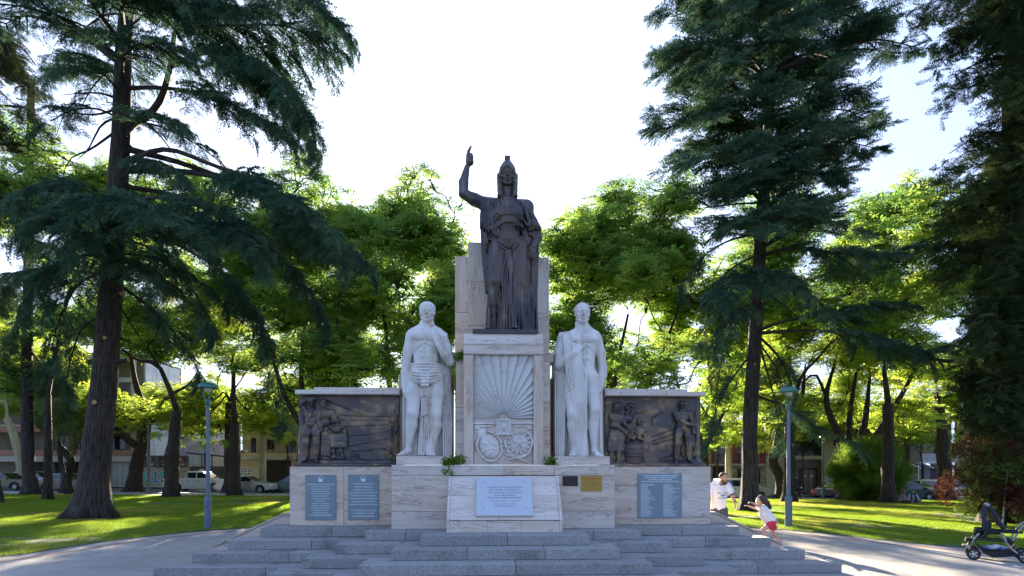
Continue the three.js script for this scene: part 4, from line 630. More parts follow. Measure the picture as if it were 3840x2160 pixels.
// ---------------------------------------------------------------- carved crest under the rays
{
  const K = 478, P = (x, y, z = 0) => V((x - 578) / K, (1310 - y) / K, z), R = (n) => n / K, o = thing('carved_crest', 'carved stone crest with a face, an oval shield and a wreathed star', 'carving', [0, 1.853, -0.078]);
  const tone = marbleTone(21); let S = new Sculpt();
  S.slab(P(580, 968, 0.02), R(68), R(74), 0.045, 0.008, 0.01); S.slab(P(580, 968, 0.075), R(46), R(54), 0.03, 0.01, 0.008, 1); headInto(S, P(580, 1012, 0.02), 0.15, 0, 0, {}); mesh('face_block', S.mesh(0.0085, tone), M.marble, o);
  S = new Sculpt(); S.ell(P(455, 1142, 0.015), R(88), R(114), 0.055, 0.01, 0, [0, 0, 0.35]); for (const [a, b, c] of [[[390, 1110], [430, 1120], [450, 1170]], [[440, 1090], [470, 1120], [520, 1130]], [[400, 1190], [460, 1160], [520, 1170]], [[430, 1230], [470, 1190], [480, 1230]]]) S.chain([P(...a, 0.058), P(...b, 0.066), P(...c, 0.055)], [R(7), R(8), R(6)], 0.006); S.ell(P(385, 1030, 0.01), R(46), R(48), 0.05, 0.01); for (let i = 0; i < 9; i++) { const a = Math.PI * (0.1 + i / 10); S.bone(P(385, 1035, 0.05), P(385 + Math.cos(a) * 44, 1030 - Math.sin(a) * 44, 0.035), R(4), R(6), 0.004); } mesh('oval_shield', S.mesh(0.0085, tone), M.marble, o);
  const leafRing = (cx, cy, rx, ry, n, a0, a1, seed, rot = 0) => { const T = new Sculpt(), Q = rng(seed); for (let i = 0; i < n; i++) { const a = mix(a0, a1, i / (n - 1)), c = Math.cos(rot), s = Math.sin(rot), ex = Math.cos(a) * rx, ey = Math.sin(a) * ry, x = cx + ex * c - ey * s, y = cy + ex * s + ey * c, da = a + 1.2 + (Q() - 0.5) * 0.9; T.bone(P(x, y, 0.03), P(x + Math.cos(da) * 22 + (Q() - 0.5) * 18, y + Math.sin(da) * 22, 0.045 + 0.02 * Q()), R(9), R(5), 0.006); } return T; };
  mesh('laurel_wreath', leafRing(450, 1142, 108, 134, 46, 0.2, 6.4, 4, -0.3).mesh(0.0085, tone), M.marble, o);
  S = new Sculpt(); S.ell(P(718, 1110, 0.0), R(88), R(90), 0.05, 0.01); for (let i = 0; i < 5; i++) { const a = -Math.PI / 2 + i * Math.PI * 2 / 5; S.bone(P(718, 1110, 0.055), P(718 + Math.cos(a) * 62, 1110 + Math.sin(a) * 62, 0.045), R(20), R(4), 0.006); } for (let i = 0; i < 14; i++) { const a = i / 14 * 6.283; S.slab(P(718 + Math.cos(a) * 96, 1110 + Math.sin(a) * 96, 0.02), R(11), R(11), 0.03, 0.005, 0.006); } mesh('star_medallion', S.mesh(0.0085, tone), M.marble, o);
  const W = leafRing(718, 1110, 118, 122, 44, -0.9, 4.0, 9); W.chain([P(600, 1215, 0.03), P(680, 1240, 0.05), P(790, 1280, 0.04)], [R(9), R(10), R(7)], 0.008); W.chain([P(820, 1210, 0.03), P(730, 1245, 0.05), P(620, 1260, 0.04)], [R(9), R(10), R(7)], 0.008); mesh('branch_wreath', W.mesh(0.0085, tone), M.marble, o);
  S = new Sculpt(); for (const s of [-1, 1]) { S.slab(P(578 + s * 170, 935, 0.02), R(100), R(9), 0.022, 0.004, 0.004); S.slab(P(578 + s * 180, 960, 0.015), R(84), R(9), 0.018, 0.004, 0.004); S.slab(P(578 + s * 238, 980, 0.012), R(26), R(9), 0.018, 0.004, 0.004); mesh('moulding', S.mesh(0.0085, tone), M.marble, o); S = new Sculpt(); }
}
// ---------------------------------------------------------------- tablets and plaques
function textPlate(w, h, px, base, draw) { // canvas of a plate with its lettering
  const c = document.createElement('canvas'); c.width = px; c.height = Math.round(px * h / w); const x = c.getContext('2d'); x.fillStyle = base; x.fillRect(0, 0, c.width, c.height); x.textAlign = 'center'; x.textBaseline = 'middle'; draw(x, c.width, c.height); const t = new THREE.CanvasTexture(c); t.colorSpace = THREE.SRGBColorSpace; return t;
}
function speckle(x, w, h, n, tones, r, seed) { const Q = rng(seed); for (let i = 0; i < n; i++) { x.fillStyle = tones[Math.floor(Q() * tones.length)]; x.fillRect(Q() * w, Q() * h, r * (0.5 + Q()), r * (0.5 + Q())); } }
function plate(name, label, cat, X0, X1, Y0, Y1, z, th, map, rough, extra = {}, group) { const o = thing(name, label, cat, [(X0 + X1) / 2, (Y0 + Y1) / 2, z], 0, group), w = X1 - X0, h = Y1 - Y0, { edge, ...more } = extra, m = mat(1, 1, 1, rough, { map, ...more }); mesh('slab', boxUV(box(-w / 2, w / 2, -h / 2, h / 2, 0, th - 0.001, 0.003), 1), mat(...(edge || [0.2, 0.24, 0.24]), rough), o); mesh('face', new THREE.PlaneGeometry(w - 0.006, h - 0.006).translate(0, 0, th + 0.001), m, o); return o; }
{
  const green = (x, w, h, sd) => { speckle(x, w, h, 9000, ['#6a777a', '#808c90', '#5b686b', '#939fa3', '#727f84'], 3.2, sd); };
  const lines = (x, w, h, rows, y0, dy, fs) => { x.fillStyle = '#c9d6d8'; rows.forEach(([t, k = 1], i) => { x.font = 'bold ' + Math.round(fs * k) + 'px sans-serif'; x.fillText(t, w / 2, y0 + i * dy, w * 0.92); }); };
  const badge = (x, w) => { x.strokeStyle = '#d3dfe0'; x.fillStyle = '#d3dfe0'; x.lineWidth = 5; x.beginPath(); x.arc(w / 2, 52, 36, Math.PI * 0.8, Math.PI * 2.2); x.stroke(); x.beginPath(); x.moveTo(w / 2 - 30, 92); x.lineTo(w / 2 - 20, 40); x.lineTo(w / 2 + 6, 62); x.lineTo(w / 2 + 24, 34); x.lineTo(w / 2 + 18, 66); x.lineTo(w / 2 + 34, 92); x.closePath(); x.fill(); };
  const t1 = textPlate(0.585, 0.868, 420, '#75828a', (x, w, h) => { green(x, w, h, 3); badge(x, w); lines(x, w, h, [['GOBERNADOR DE LA PROVINCIA DE MENDOZA'], ['INTENDENTE MUNICIPAL', 1.1], ['CONSUL DE ITALIA EN MENDOZA', 0.9], ['SECRETARIO DE OBRAS', 1.1], ['DIRECTOR DE PASEOS PUBLICOS', 0.9], ['ARQ. PROYECTISTA', 1.1], ['PRESIDENTE DE LA COMISION', 0.9], ['ING. DE OBRA', 1.1], ['SECRETARIO DE GOBIERNO', 0.9], ['CONCEJO DELIBERANTE', 1.1], ['ESCULTURA Y RESTAURACION', 0.9], ['DIRECCION TECNICA', 1], ['CAMARA DE EMPRESARIOS', 0.9], ['ARQ. MONUMENTOS Y OBRAS', 1.1]], 128, 33, 20); x.font = '14px sans-serif'; x.fillText('Mendoza', w * 0.38, h - 62); x.fillText('Marzo de 2000', w * 0.72, h - 62); });
  plate('granite_plaque', 'green speckled plaque of fourteen short lines, the one at the open end of its wing', 'plaque', -3.796, -3.213, 0.794, 1.662, -0.379, 0.022, t1, 0.5, {}, 'green speckled plaques on the wings');
  const t2 = textPlate(0.585, 0.868, 420, '#75828a', (x, w, h) => { green(x, w, h, 5); badge(x, w); lines(x, w, h, [['LA MUNICIPALIDAD DE LA'], ['CIUDAD DE MENDOZA,'], ['EL CONSULADO DE ITALIA,'], ['LAS COMUNIDADES DE RESIDENTES'], ['ITALIANOS Y EL EMPRESARIADO'], ['DE LA PROVINCIA DE MENDOZA, HAN'], ['HECHO REALIDAD LA OBRA DE'], ['REMODELACION DE LA PLAZA ITALIA'], [''], ['AL INTENDENTE DE LA CIUDAD'], ['Y AL CONCEJO DE LA PLAZA'], ['DE LA CIUDAD DE MENDOZA']], 128, 41, 23); x.font = '14px sans-serif'; x.fillText('Mendoza', w * 0.42, h - 50); x.fillText('Marzo de 2000', w * 0.74, h - 50); });
  plate('granite_plaque', 'green speckled plaque with a blank gap between its lines, next to the middle block', 'plaque', -2.984, -2.399, 0.80, 1.667, -0.383, 0.022, t2, 0.5, {}, 'green speckled plaques on the wings');
  const t3 = textPlate(0.87, 0.873, 640, '#78868f', (x, w, h) => { green(x, w, h, 8); x.fillStyle = '#d7e2e6'; ['IL CONSOLATO D\u2019ITALIA RINGRAZIA LE AZIENDE', 'LE ASSOCIAZIONI, LE FAMIGLIE E I PRIVATI', 'CHE HANNO GENEROSAMENTE', 'CONTRIBUITO AL RIFACIMENTO DI PIAZZA ITALIA'].forEach((t, i) => { x.font = 'italic bold 23px sans-serif'; x.fillText(t, w / 2, 26 + i * 29, w * 0.93); }); x.textAlign = 'left'; x.font = 'bold 13px sans-serif'; const Q = rng(4), words = ['ASOCIACION', 'CIRCULO', 'CENTRO', 'FAMILIA', 'BODEGAS', 'CAMARA', 'SOCIEDAD', 'AGRUPACION', 'INDUSTRIAS', 'COMITATO'], tail = ['ITALIANA', 'DE MENDOZA', 'VENETA', 'PIEMONTESE', 'SICILIANA', 'CALABRESE', 'LIGURE', 'Y CIA.', 'MARCHIGIANA']; for (let c = 0; c < 2; c++) for (let i = 0; i < 30; i++) x.fillText(words[Math.floor(Q() * 10)] + ' ' + tail[Math.floor(Q() * 9)] + (Q() < 0.3 ? ' ' + words[Math.floor(Q() * 10)] : ''), c ? w * 0.575 : w * 0.06, 150 + i * 16, w * 0.38); });
  plate('granite_plaque', 'square green plaque with two columns of small names below a heading', 'plaque', 2.646, 3.518, 0.81, 1.683, -0.380, 0.022, t3, 0.5, {}, 'green speckled plaques on the wings');
  const t4 = textPlate(0.283, 0.185, 256, '#2b2521', (x, w, h) => { speckle(x, w, h, 2500, ['#1e1a18', '#39302a', '#453a30', '#241f1c'], 3, 2); x.fillStyle = '#40362d'; x.font = '11px sans-serif'; for (let i = 0; i < 7; i++) x.fillText('ASOCIACION ITALIANA DE MENDOZA', w / 2, 30 + i * 18, w * 0.8); });
  plate('bronze_plaque', 'small dark tarnished bronze plaque beside the brass one', 'plaque', 1.08, 1.363, 1.464, 1.649, 0.281, 0.015, t4, 0.5, { edge: [0.03, 0.025, 0.02], metalness: 0.3 });
  const t5 = textPlate(0.388, 0.286, 320, '#a7843a', (x, w, h) => { speckle(x, w, h, 2500, ['#9c7a33', '#b38f45', '#a9863c', '#8f6f2d'], 4, 7); x.fillStyle = '#4d3a15'; x.font = 'bold 23px serif'; x.fillText('MUNICIPALIDAD DE MENDOZA', w / 2, 40, w * 0.8); x.font = '17px serif'; ['EN HOMENAJE A LA', 'COLECTIVIDAD ITALIANA', 'RADICADA EN ESTA PROVINCIA', 'EN SU DIA NACIONAL'].forEach((t, i) => x.fillText(t, w / 2, 78 + i * 26, w * 0.82)); x.font = '12px serif'; x.fillText('PLAZA ITALIA', w / 2, 205); });
  const br = plate('brass_plaque', 'polished yellow brass plaque with dark engraved lettering', 'plaque', 1.42, 1.808, 1.367, 1.653, 0.281, 0.014, t5, 0.4, { edge: [0.4, 0.28, 0.09], metalness: 0.35 });
  for (const [x, y] of [[-1, -1], [1, -1], [-1, 1], [1, 1]]) mesh('screw', new THREE.SphereGeometry(0.007, 8, 6).translate(x * 0.175, y * 0.125, 0.015), M.redTile, br);
  // white marble tablet on the desk
  const w = 1.0, L = 0.93, t6 = textPlate(w, L * 0.93, 900, '#b9bcc2', (x, W, H) => { speckle(x, W, H, 2600, ['#b3b6bc', '#bfc2c8', '#b6b8bd', '#c4c7cb'], 9, 11); x.fillStyle = '#5f6673'; ['IN ONORE A TUTTI QUEGLI ITALIANI', 'CHE HANNO CONTRIBUITO', 'CON IMPEGNO E SACRIFICIO', 'ALLA GRANDEZZA', 'DI QUESTA TERRA GENEROSA'].forEach((t, i) => { x.font = 'italic bold 41px sans-serif'; x.fillText(t, W / 2, 215 + i * 54, W * 0.62); }); x.font = 'bold 26px sans-serif'; x.fillText('CONSOLATO D\u2019ITALIA', W * 0.39, 492); x.fillText('FONDITALIA', W * 0.69, 492); x.font = 'bold 27px sans-serif'; x.fillText('Mendoza, Marzo de 2.000', W / 2, 552); x.fillText('Municipalidad de Mendoza', W / 2, 596); });
  const o = thing('marble_tablet', 'white marble tablet with dark Italian lettering on the sloping desk', 'plaque', [0, 0.885, 0.88]); const th = Math.atan2(0.77 - 0.01, 0.59 - 0.025); o.rotation.x = -(Math.PI / 2 - th);
  mesh('slab', boxUV(box(-w / 2, w / 2, 0.075, 0.90, 0.012, 0.045, 0.004), 1), M.marbleStone, o); mesh('face', new THREE.PlaneGeometry(w - 0.008, 0.817).translate(0, 0.4875, 0.0465), mat(1, 1, 1, 0.45, { map: t6 }), o);
  for (const [x, y] of [[-0.365, 0.78], [0.365, 0.78], [-0.37, 0.22], [0.37, 0.22]]) mesh('bolt', new THREE.SphereGeometry(0.009, 8, 6).translate(x, y, 0.047), mat(0.06, 0.06, 0.07, 0.4, { metalness: 0.6 }), o);
}

// ---------------------------------------------------------------- foliage
const leafMat = (r, g, b, t) => new THREE.MeshPhysicalMaterial({ color: rgb(r, g, b), roughness: 1, transmission: t, thickness: 0, specularIntensity: 0, side: THREE.DoubleSide });
M.leaf = leafMat(1, 1, 1, 0.6); M.needle = leafMat(1, 1, 1, 0.22); M.plum = leafMat(1, 1, 1, 0.4); for (const k of ['leaf', 'needle', 'plum']) M[k].vertexColors = true;
const barkTex = (a, b, s) => tex(512, 1024, (u, v) => { const r = tf(u + 0.02 * tf(u, v, 3, 10, s, 3), v, 16, 7, s + 1, 4), f = tf(u, v, 40, 24, s + 5, 3), ridge = sstep(0.32, 0.6, r); return lerp3(a, b, ridge * 0.75 + f * 0.25).map((x) => x * (0.75 + 0.5 * f)); }, 1, 2.2);
const barkBump = tex(512, 1024, (u, v) => sstep(0.28, 0.62, tf(u + 0.02 * tf(u, v, 3, 10, 61, 3), v, 16, 7, 62, 4)) * 0.8 + 0.2 * tf(u, v, 50, 30, 3, 2), 1, 2.2, false);
M.barkCedar = mat(1, 1, 1, 0.95, { map: barkTex([0.012, 0.009, 0.008], [0.070, 0.052, 0.047], 61), bumpMap: barkBump, bumpScale: 0.035 });
M.barkStreet = mat(1, 1, 1, 0.95, { map: barkTex([0.012, 0.008, 0.006], [0.058, 0.039, 0.026], 61), bumpMap: barkBump, bumpScale: 0.03 });
M.barkPale = mat(1, 1, 1, 0.9, { map: barkTex([0.20, 0.17, 0.10], [0.36, 0.32, 0.20], 91), bumpMap: barkBump, bumpScale: 0.006 });
M.cutWood = mat(0.42, 0.22, 0.09, 0.8);
function leafGeo(list) { // list of [position, direction, normal, length, width]: folded lozenge leaves
  const pos = [], idx = [];
  for (const [p, d, n, L, w] of list) {
    const s = d.clone().cross(n).normalize(), u = s.clone().cross(d).normalize(), b = pos.length / 3;
    const q = [p, p.clone().addScaledVector(d, L * 0.45).addScaledVector(s, w * 0.5).addScaledVector(u, L * 0.06), p.clone().addScaledVector(d, L).addScaledVector(u, -L * 0.08), p.clone().addScaledVector(d, L * 0.45).addScaledVector(s, -w * 0.5).addScaledVector(u, L * 0.06)];
    for (const v of q) pos.push(v.x, v.y, v.z); idx.push(b, b + 1, b + 2, b, b + 2, b + 3);
  }
  const g = new THREE.BufferGeometry(); g.setAttribute('position', new THREE.Float32BufferAttribute(pos, 3)); g.setIndex(idx); return g.toNonIndexed();
}
const rv = (R) => { const a = R() * 6.2832, z = R() * 2 - 1, r = Math.sqrt(1 - z * z); return V(Math.cos(a) * r, z, Math.sin(a) * r); };
function spray(seed, n, rad, L, w) { // a tuft of broad leaves round the origin
  const R = rng(seed), l = []; for (let i = 0; i < n; i++) { const d = rv(R), p = rv(R).multiplyScalar(rad * Math.cbrt(R())); p.y *= 0.6; d.y = d.y * 0.5 - 0.25; d.normalize(); const nn = V((R() - 0.5) * 1.1, 1, (R() - 0.5) * 1.1).normalize(); const k = 0.7 + R() * 0.6; l.push([p, d, nn, L * k, w * k]); } return finish(leafGeo(l));
}
function finish(g) { g.computeVertexNormals(); return g; }
function pinnate(seed, n, len, L, w) { // a drooping compound leaf: leaflets in pairs along a stalk; several stalks
  const R = rng(seed), l = [];
  for (let k = 0; k < 6; k++) { const a = k / 6 * 6.283 + R(), el = 0.2 + R() * 0.5, dir = V(Math.cos(a) * Math.cos(el), Math.sin(el), Math.sin(a) * Math.cos(el)); let p = V(0, 0, 0);
    for (let i = 0; i < n; i++) { dir.y -= 0.13; dir.normalize(); p = p.clone().addScaledVector(dir, len / n); const s = dir.clone().cross(V(0, 1, 0)).normalize(); for (const q of [-1, 1]) { const d = s.clone().multiplyScalar(q).addScaledVector(dir, 0.5).add(V(0, -0.25 + (R() - 0.5) * 0.3, 0)).normalize(); l.push([p, d, V((R() - 0.5) * 0.7, 1, (R() - 0.5) * 0.7).normalize(), L * (0.8 + R() * 0.4), w]); } } }
  return finish(leafGeo(l));
}
function needleSpray(seed, len, width, twigs, tufts, nl, droop) { // a flat conifer spray along +x
  const R = rng(seed), l = [];
  for (let i = 0; i < twigs; i++) {
    const t = (i + 0.5) / twigs, s = i % 2 ? 1 : -1, base = V(len * t, -droop * t * t * len, 0), L = width * (0.35 + 0.65 * Math.sin(Math.PI * Math.min(1, 0.25 + t * 0.75))) * (0.75 + 0.5 * R()), d = V(0.75 + R() * 0.3, (R() - 0.5) * 0.25, s * (0.8 + R() * 0.3)).normalize();
    for (let j = 0; j < tufts; j++) { const u = (j + 0.5) / tufts, p = base.clone().addScaledVector(d, L * u); p.y -= 0.35 * u * u * L + 0; for (let k = 0; k < 3; k++) { const a = rv(R).multiplyScalar(0.9).addScaledVector(d, 0.8).add(V(0, 0.35, 0)).normalize(); l.push([p, a, rv(R), nl * (0.7 + R() * 0.6), nl * 0.3]); } }
  }
  for (let j = 0; j < tufts * 2; j++) { const t = j / (tufts * 2), p = V(len * t, -droop * t * t * len, 0); for (let k = 0; k < 2; k++) l.push([p, rv(R).add(V(0.7, 0.3, 0)).normalize(), rv(R), nl, nl * 0.3]); }
  return finish(leafGeo(l));
}
function instances(name, geo, m, list, parent, label) { // list of [position, quaternion, scale, colour]
  const o = new THREE.InstancedMesh(geo, m, list.length), X = new THREE.Matrix4(); list.forEach(([p, q, s, c], i) => { o.setMatrixAt(i, X.compose(p, q, s)); o.setColorAt(i, c); }); o.name = parent ? name : numbered(name); o.castShadow = o.receiveShadow = true; (parent || scene).add(o); return o;
}
const Q4 = (dir, roll = 0) => { const x = dir.clone().normalize(), up = Math.abs(x.y) > 0.95 ? V(0, 0, 1) : V(0, 1, 0), z = x.clone().cross(up).normalize(), y = z.clone().cross(x); return new THREE.Quaternion().setFromRotationMatrix(new THREE.Matrix4().makeBasis(x, y, z)).multiply(new THREE.Quaternion().setFromAxisAngle(V(1, 0, 0), roll)); };
const spinY = (a, t, R) => new THREE.Quaternion().setFromEuler(new THREE.Euler((R() - 0.5) * t, a, (R() - 0.5) * t));
// clumps: whole leafy boughs as one shape, so that few copies overlap
function tinted(gs, R, lo, hi) { // vary the tone of each tuft a little
  const out = gs.map((g) => { g = g.clone(); const n = g.attributes.position.count, c = new Float32Array(n * 3), k = lo + (hi - lo) * R(), w = 0.9 + 0.25 * R(); for (let i = 0; i < n; i++) { c[i * 3] = k * w; c[i * 3 + 1] = k; c[i * 3 + 2] = k * (2 - w); } g.setAttribute('color', new THREE.BufferAttribute(c, 3)); return g; }); return mergeGeometries(out);
}
const put3 = (g, p, q, s) => g.clone().applyMatrix4(new THREE.Matrix4().compose(p, q, V(s, s, s)));
function clumpGeo(seed, n, tuft, flat, ts) { const R = rng(seed), gs = []; for (let i = 0; i < n; i++) { const d = rv(R), k = 0.35 + 0.85 * Math.sqrt(R()), p = V(d.x * k, d.y * k * flat - 0.15 * (d.x * d.x + d.z * d.z), d.z * k); gs.push(put3(tuft[i % tuft.length], p, spinY(R() * 6.28, 0.8, R), ts * (0.75 + 0.5 * R()))); } return tinted(gs, R, 0.6, 1.3); }
const TUFT = [spray(1, 13, 0.27, 0.19, 0.10), spray(21, 13, 0.30, 0.18, 0.095), pinnate(2, 5, 0.44, 0.16, 0.07), pinnate(22, 4, 0.48, 0.17, 0.075)];
const CLUMP = [1, 2, 3, 4, 5].map((i) => clumpGeo(i, 18, [TUFT[i % 2], TUFT[2 + i % 2]], 0.62, 1));
const SPR = { fine: spray(3, 60, 0.34, 0.09, 0.05), plum: spray(4, 26, 0.20, 0.085, 0.05), ivy: spray(5, 40, 0.14, 0.055, 0.045) };
const FINE = [6, 7].map((i) => clumpGeo(i, 26, [SPR.fine], 0.8, 1.25)), PLUM = [8, 9].map((i) => clumpGeo(i, 26, [SPR.plum], 0.8, 1.3));
const NDL = [needleSpray(1, 0.62, 0.13, 9, 3, 0.075, 0.12), needleSpray(2, 0.55, 0.11, 8, 3, 0.07, 0.3)];
function boughGeo(seed, droop, n = 13) { // a side bough 1.4 m long with its sprays
  const R = rng(seed), gs = []; let q = V(0, 0, 0), d = V(1, 0.12, 0).normalize(); const bp = [q]; for (let j = 0; j < 6; j++) { d.y -= droop * 0.17; d.normalize(); q = q.clone().addScaledVector(d, 1.4 / 6); bp.push(q); }
  const fan = (p, t, sc) => gs.push(put3(NDL[gs.length % 2], p, Q4(t, (R() - 0.5) * 1.2), sc));
  for (let j = 0; j < n; j++) {
    const w = mix(0.04, 0.98, (j + R() * 0.8) / n) * 6, a = Math.min(5, Math.floor(w)), p = bp[a].clone().lerp(bp[a + 1], w - a), t0 = bp[a + 1].clone().sub(bp[a]).normalize(), s = j % 2 ? 1 : -1, t = t0.clone().applyAxisAngle(V(0, 1, 0), s * (0.45 + R() * 0.6)).add(V(0, (R() - 0.45) * 0.5 - droop * 0.35 * R(), 0)).normalize(), sc = (0.6 + R() * 0.8) * (1.1 - 0.4 * w / 6);
    fan(p, t, sc); const e = p.clone().addScaledVector(t, 0.3 * sc); if (R() < 0.7) fan(e, t.clone().applyAxisAngle(V(0, 1, 0), s * 0.6).add(V(0, (R() - 0.5) * 0.4, 0)).normalize(), sc * 0.7); if (R() < 0.5) fan(e, t.clone().applyAxisAngle(V(0, 1, 0), -s * 0.5).add(V(0, -0.2 * droop, 0)).normalize(), sc * 0.6);
  }
  fan(bp[5], bp[6].clone().sub(bp[5]).normalize(), 1);
  return tinted(gs, R, 0.6, 1.45);
}
const BOUGH = [[1, 0.06], [2, 0.18], [3, 0.6], [4, 0.7], [5, 1.1], [6, 1.1]].map(([s, d]) => boughGeo(s, d));
const CYPS = needleSpray(7, 0.6, 0.26, 10, 5, 0.08, 0.2), CYP = [11, 12, 13].map((sd) => { const R = rng(sd), gs = []; for (let i = 0; i < 22; i++) { const p = rv(R).multiply(V(0.6, 0.85, 0.6)).multiplyScalar(Math.cbrt(R())); gs.push(put3(CYPS, p, Q4(V((R() - 0.5) * 1.8, 0.35 - R() * 1.1, (R() - 0.5) * 1.8), R() * 6), 0.6 + R() * 0.5)); } return tinted(gs, R, 0.5, 1.5); });
function spread(name, geos, m, lists, parent) { lists.forEach((l, i) => { if (l.length) instances(name, geos[i], m, l, parent).userData.kind = 'stuff'; }); }
// a branching broadleaf tree: a trunk, then boughs reaching for each leaf clump in turn
function broadTree(name, label, o) {
  const R = rng(o.seed), t = thing(name, label, 'tree', [o.base.x, o.base.y - 0.05, o.base.z], 0, o.group), tubes = [], nodes = [];
  const H = o.height, fork = o.fork, rad = o.r, lean = o.lean || [0, 0];
  const tr = o.trunk ? curve(o.trunk.map((p) => V(...p)), 14) : curve([V(0, 0, 0), V(lean[0] * 0.25, fork * 0.4, lean[1] * 0.25), V(lean[0] * 0.6, fork * 0.75, lean[1] * 0.6), V(lean[0], fork, lean[1])], 10);
  const rr = tr.map((p, i) => rad * (mix(1, 0.72, i / (tr.length - 1)) + 0.55 * Math.exp(-p.y / 0.35)));
  tubes.push(tube(tr, rr, 12, 0.14, o.seed)); const head = tr[tr.length - 1];
  nodes.push({ p: head, r: rad * 0.7, dir: V(0, 1, 0) });
  for (const b of o.boughs || []) { const pts = curve(b.map((p) => V(...p)), 10), rs = taper(pts.length, b.r || rad * 0.5, rad * 0.16); tubes.push(tube(pts, rs, 8, 0.12, o.seed + 3)); pts.forEach((p, i) => i > 2 && nodes.push({ p, r: rs[i], dir: pts[Math.min(i + 1, pts.length - 1)].clone().sub(pts[i - 1]).normalize() })); }
  const cl = [], cx = o.crown; // crown: centre offset [x, y, z] and radii
  const nl = Math.max(6, Math.round(o.clumps / 5.5)); // boughs: flat leafy domes with sky between them
  for (let l = 0; l < nl; l++) { let d = rv(R); if (d.y < -0.75) d.y *= -0.6; const k = 0.42 + 0.58 * Math.sqrt(R()), c = V(cx.c[0] + d.x * cx.r[0] * k, cx.c[1] + d.y * cx.r[1] * k, cx.c[2] + d.z * cx.r[2] * k), w = 1.1 + R() * 1.1; for (let i = 0; i < 11; i++) { const q = rv(R), kk = Math.cbrt(R()); cl.push([V(c.x + q.x * w * kk, c.y + q.y * w * 0.62 * kk - 0.12 * (q.x * q.x + q.z * q.z) * w * kk, c.z + q.z * w * kk), (o.clumpR || 1.5) * (0.42 + R() * 0.5)]); } }
  for (const e of o.extra || []) cl.push([V(e[0], e[1], e[2]), e[3]]);
  cl.sort((a, b) => a[0].distanceTo(head) - b[0].distanceTo(head));
  const lists = [[], [], [], [], []];
  for (const [p, cr] of cl) {
    let best = null, bd = 1e9; for (const n of nodes) { const v = p.clone().sub(n.p), L = v.length(), c = L * (1.25 - 0.4 * v.dot(n.dir) / L) + (p.y < n.p.y ? 1.0 : 0); if (c < bd) { bd = c; best = n; } }
    const v = p.clone().sub(best.p), L = v.length(), r0 = Math.max(0.035, Math.min(best.r * 0.75, 0.05 + L * 0.036)), mid = best.p.clone().addScaledVector(best.dir, L * 0.33).addScaledVector(v, 0.18).add(V((R() - 0.5) * L * 0.2, (R() - 0.3) * L * 0.12, (R() - 0.5) * L * 0.2)), mid2 = best.p.clone().lerp(p, 0.68).add(V((R() - 0.5) * L * 0.16, R() * L * 0.08, (R() - 0.5) * L * 0.16));
    const pts = curve([best.p, mid, mid2, p], 7), rs = taper(8, r0, 0.026, 0.8); tubes.push(tube(pts, rs, 6, 0.1, 7)); pts.forEach((q, i) => i > 1 && nodes.push({ p: q, r: rs[i], dir: (pts[i + 1] || p.clone().add(pts[i].clone().sub(pts[i - 1]))).clone().sub(pts[i - 1]).normalize() }));
    for (let i = 0; i < 4; i++) { const e = p.clone().add(rv(R).multiplyScalar(cr * 0.8)); tubes.push(tube([mid2, p.clone().lerp(e, 0.4), e], [0.028, 0.02, 0.01], 4)); }
    const y = R(), w = Math.floor(R() * 5), k = cr * (0.9 + 0.2 * R()); lists[w].push([p, spinY(R() * 6.28, 0.5, R), V(k * (0.85 + R() * 0.5), k * (0.75 + 0.5 * R()), k * (0.85 + R() * 0.5)), rgb(mix(o.c0[0], o.c1[0], y), mix(o.c0[1], o.c1[1], y), mix(o.c0[2], o.c1[2], y))]);
  }
  mesh('trunk', tubes, o.bark || M.barkStreet, t);
  spread('foliage', CLUMP, M.leaf, lists, t);
  return t;
}
const GREEN = { c0: [0.13, 0.265, 0.06], c1: [0.38, 0.52, 0.095] }, YELLOW = { c0: [0.24, 0.36, 0.05], c1: [0.50, 0.59, 0.085] };
const base = (px, d) => { const q = ray(px, HZ).multiplyScalar(d).add(CAM); q.y = fall(q.x, q.z); return q; };
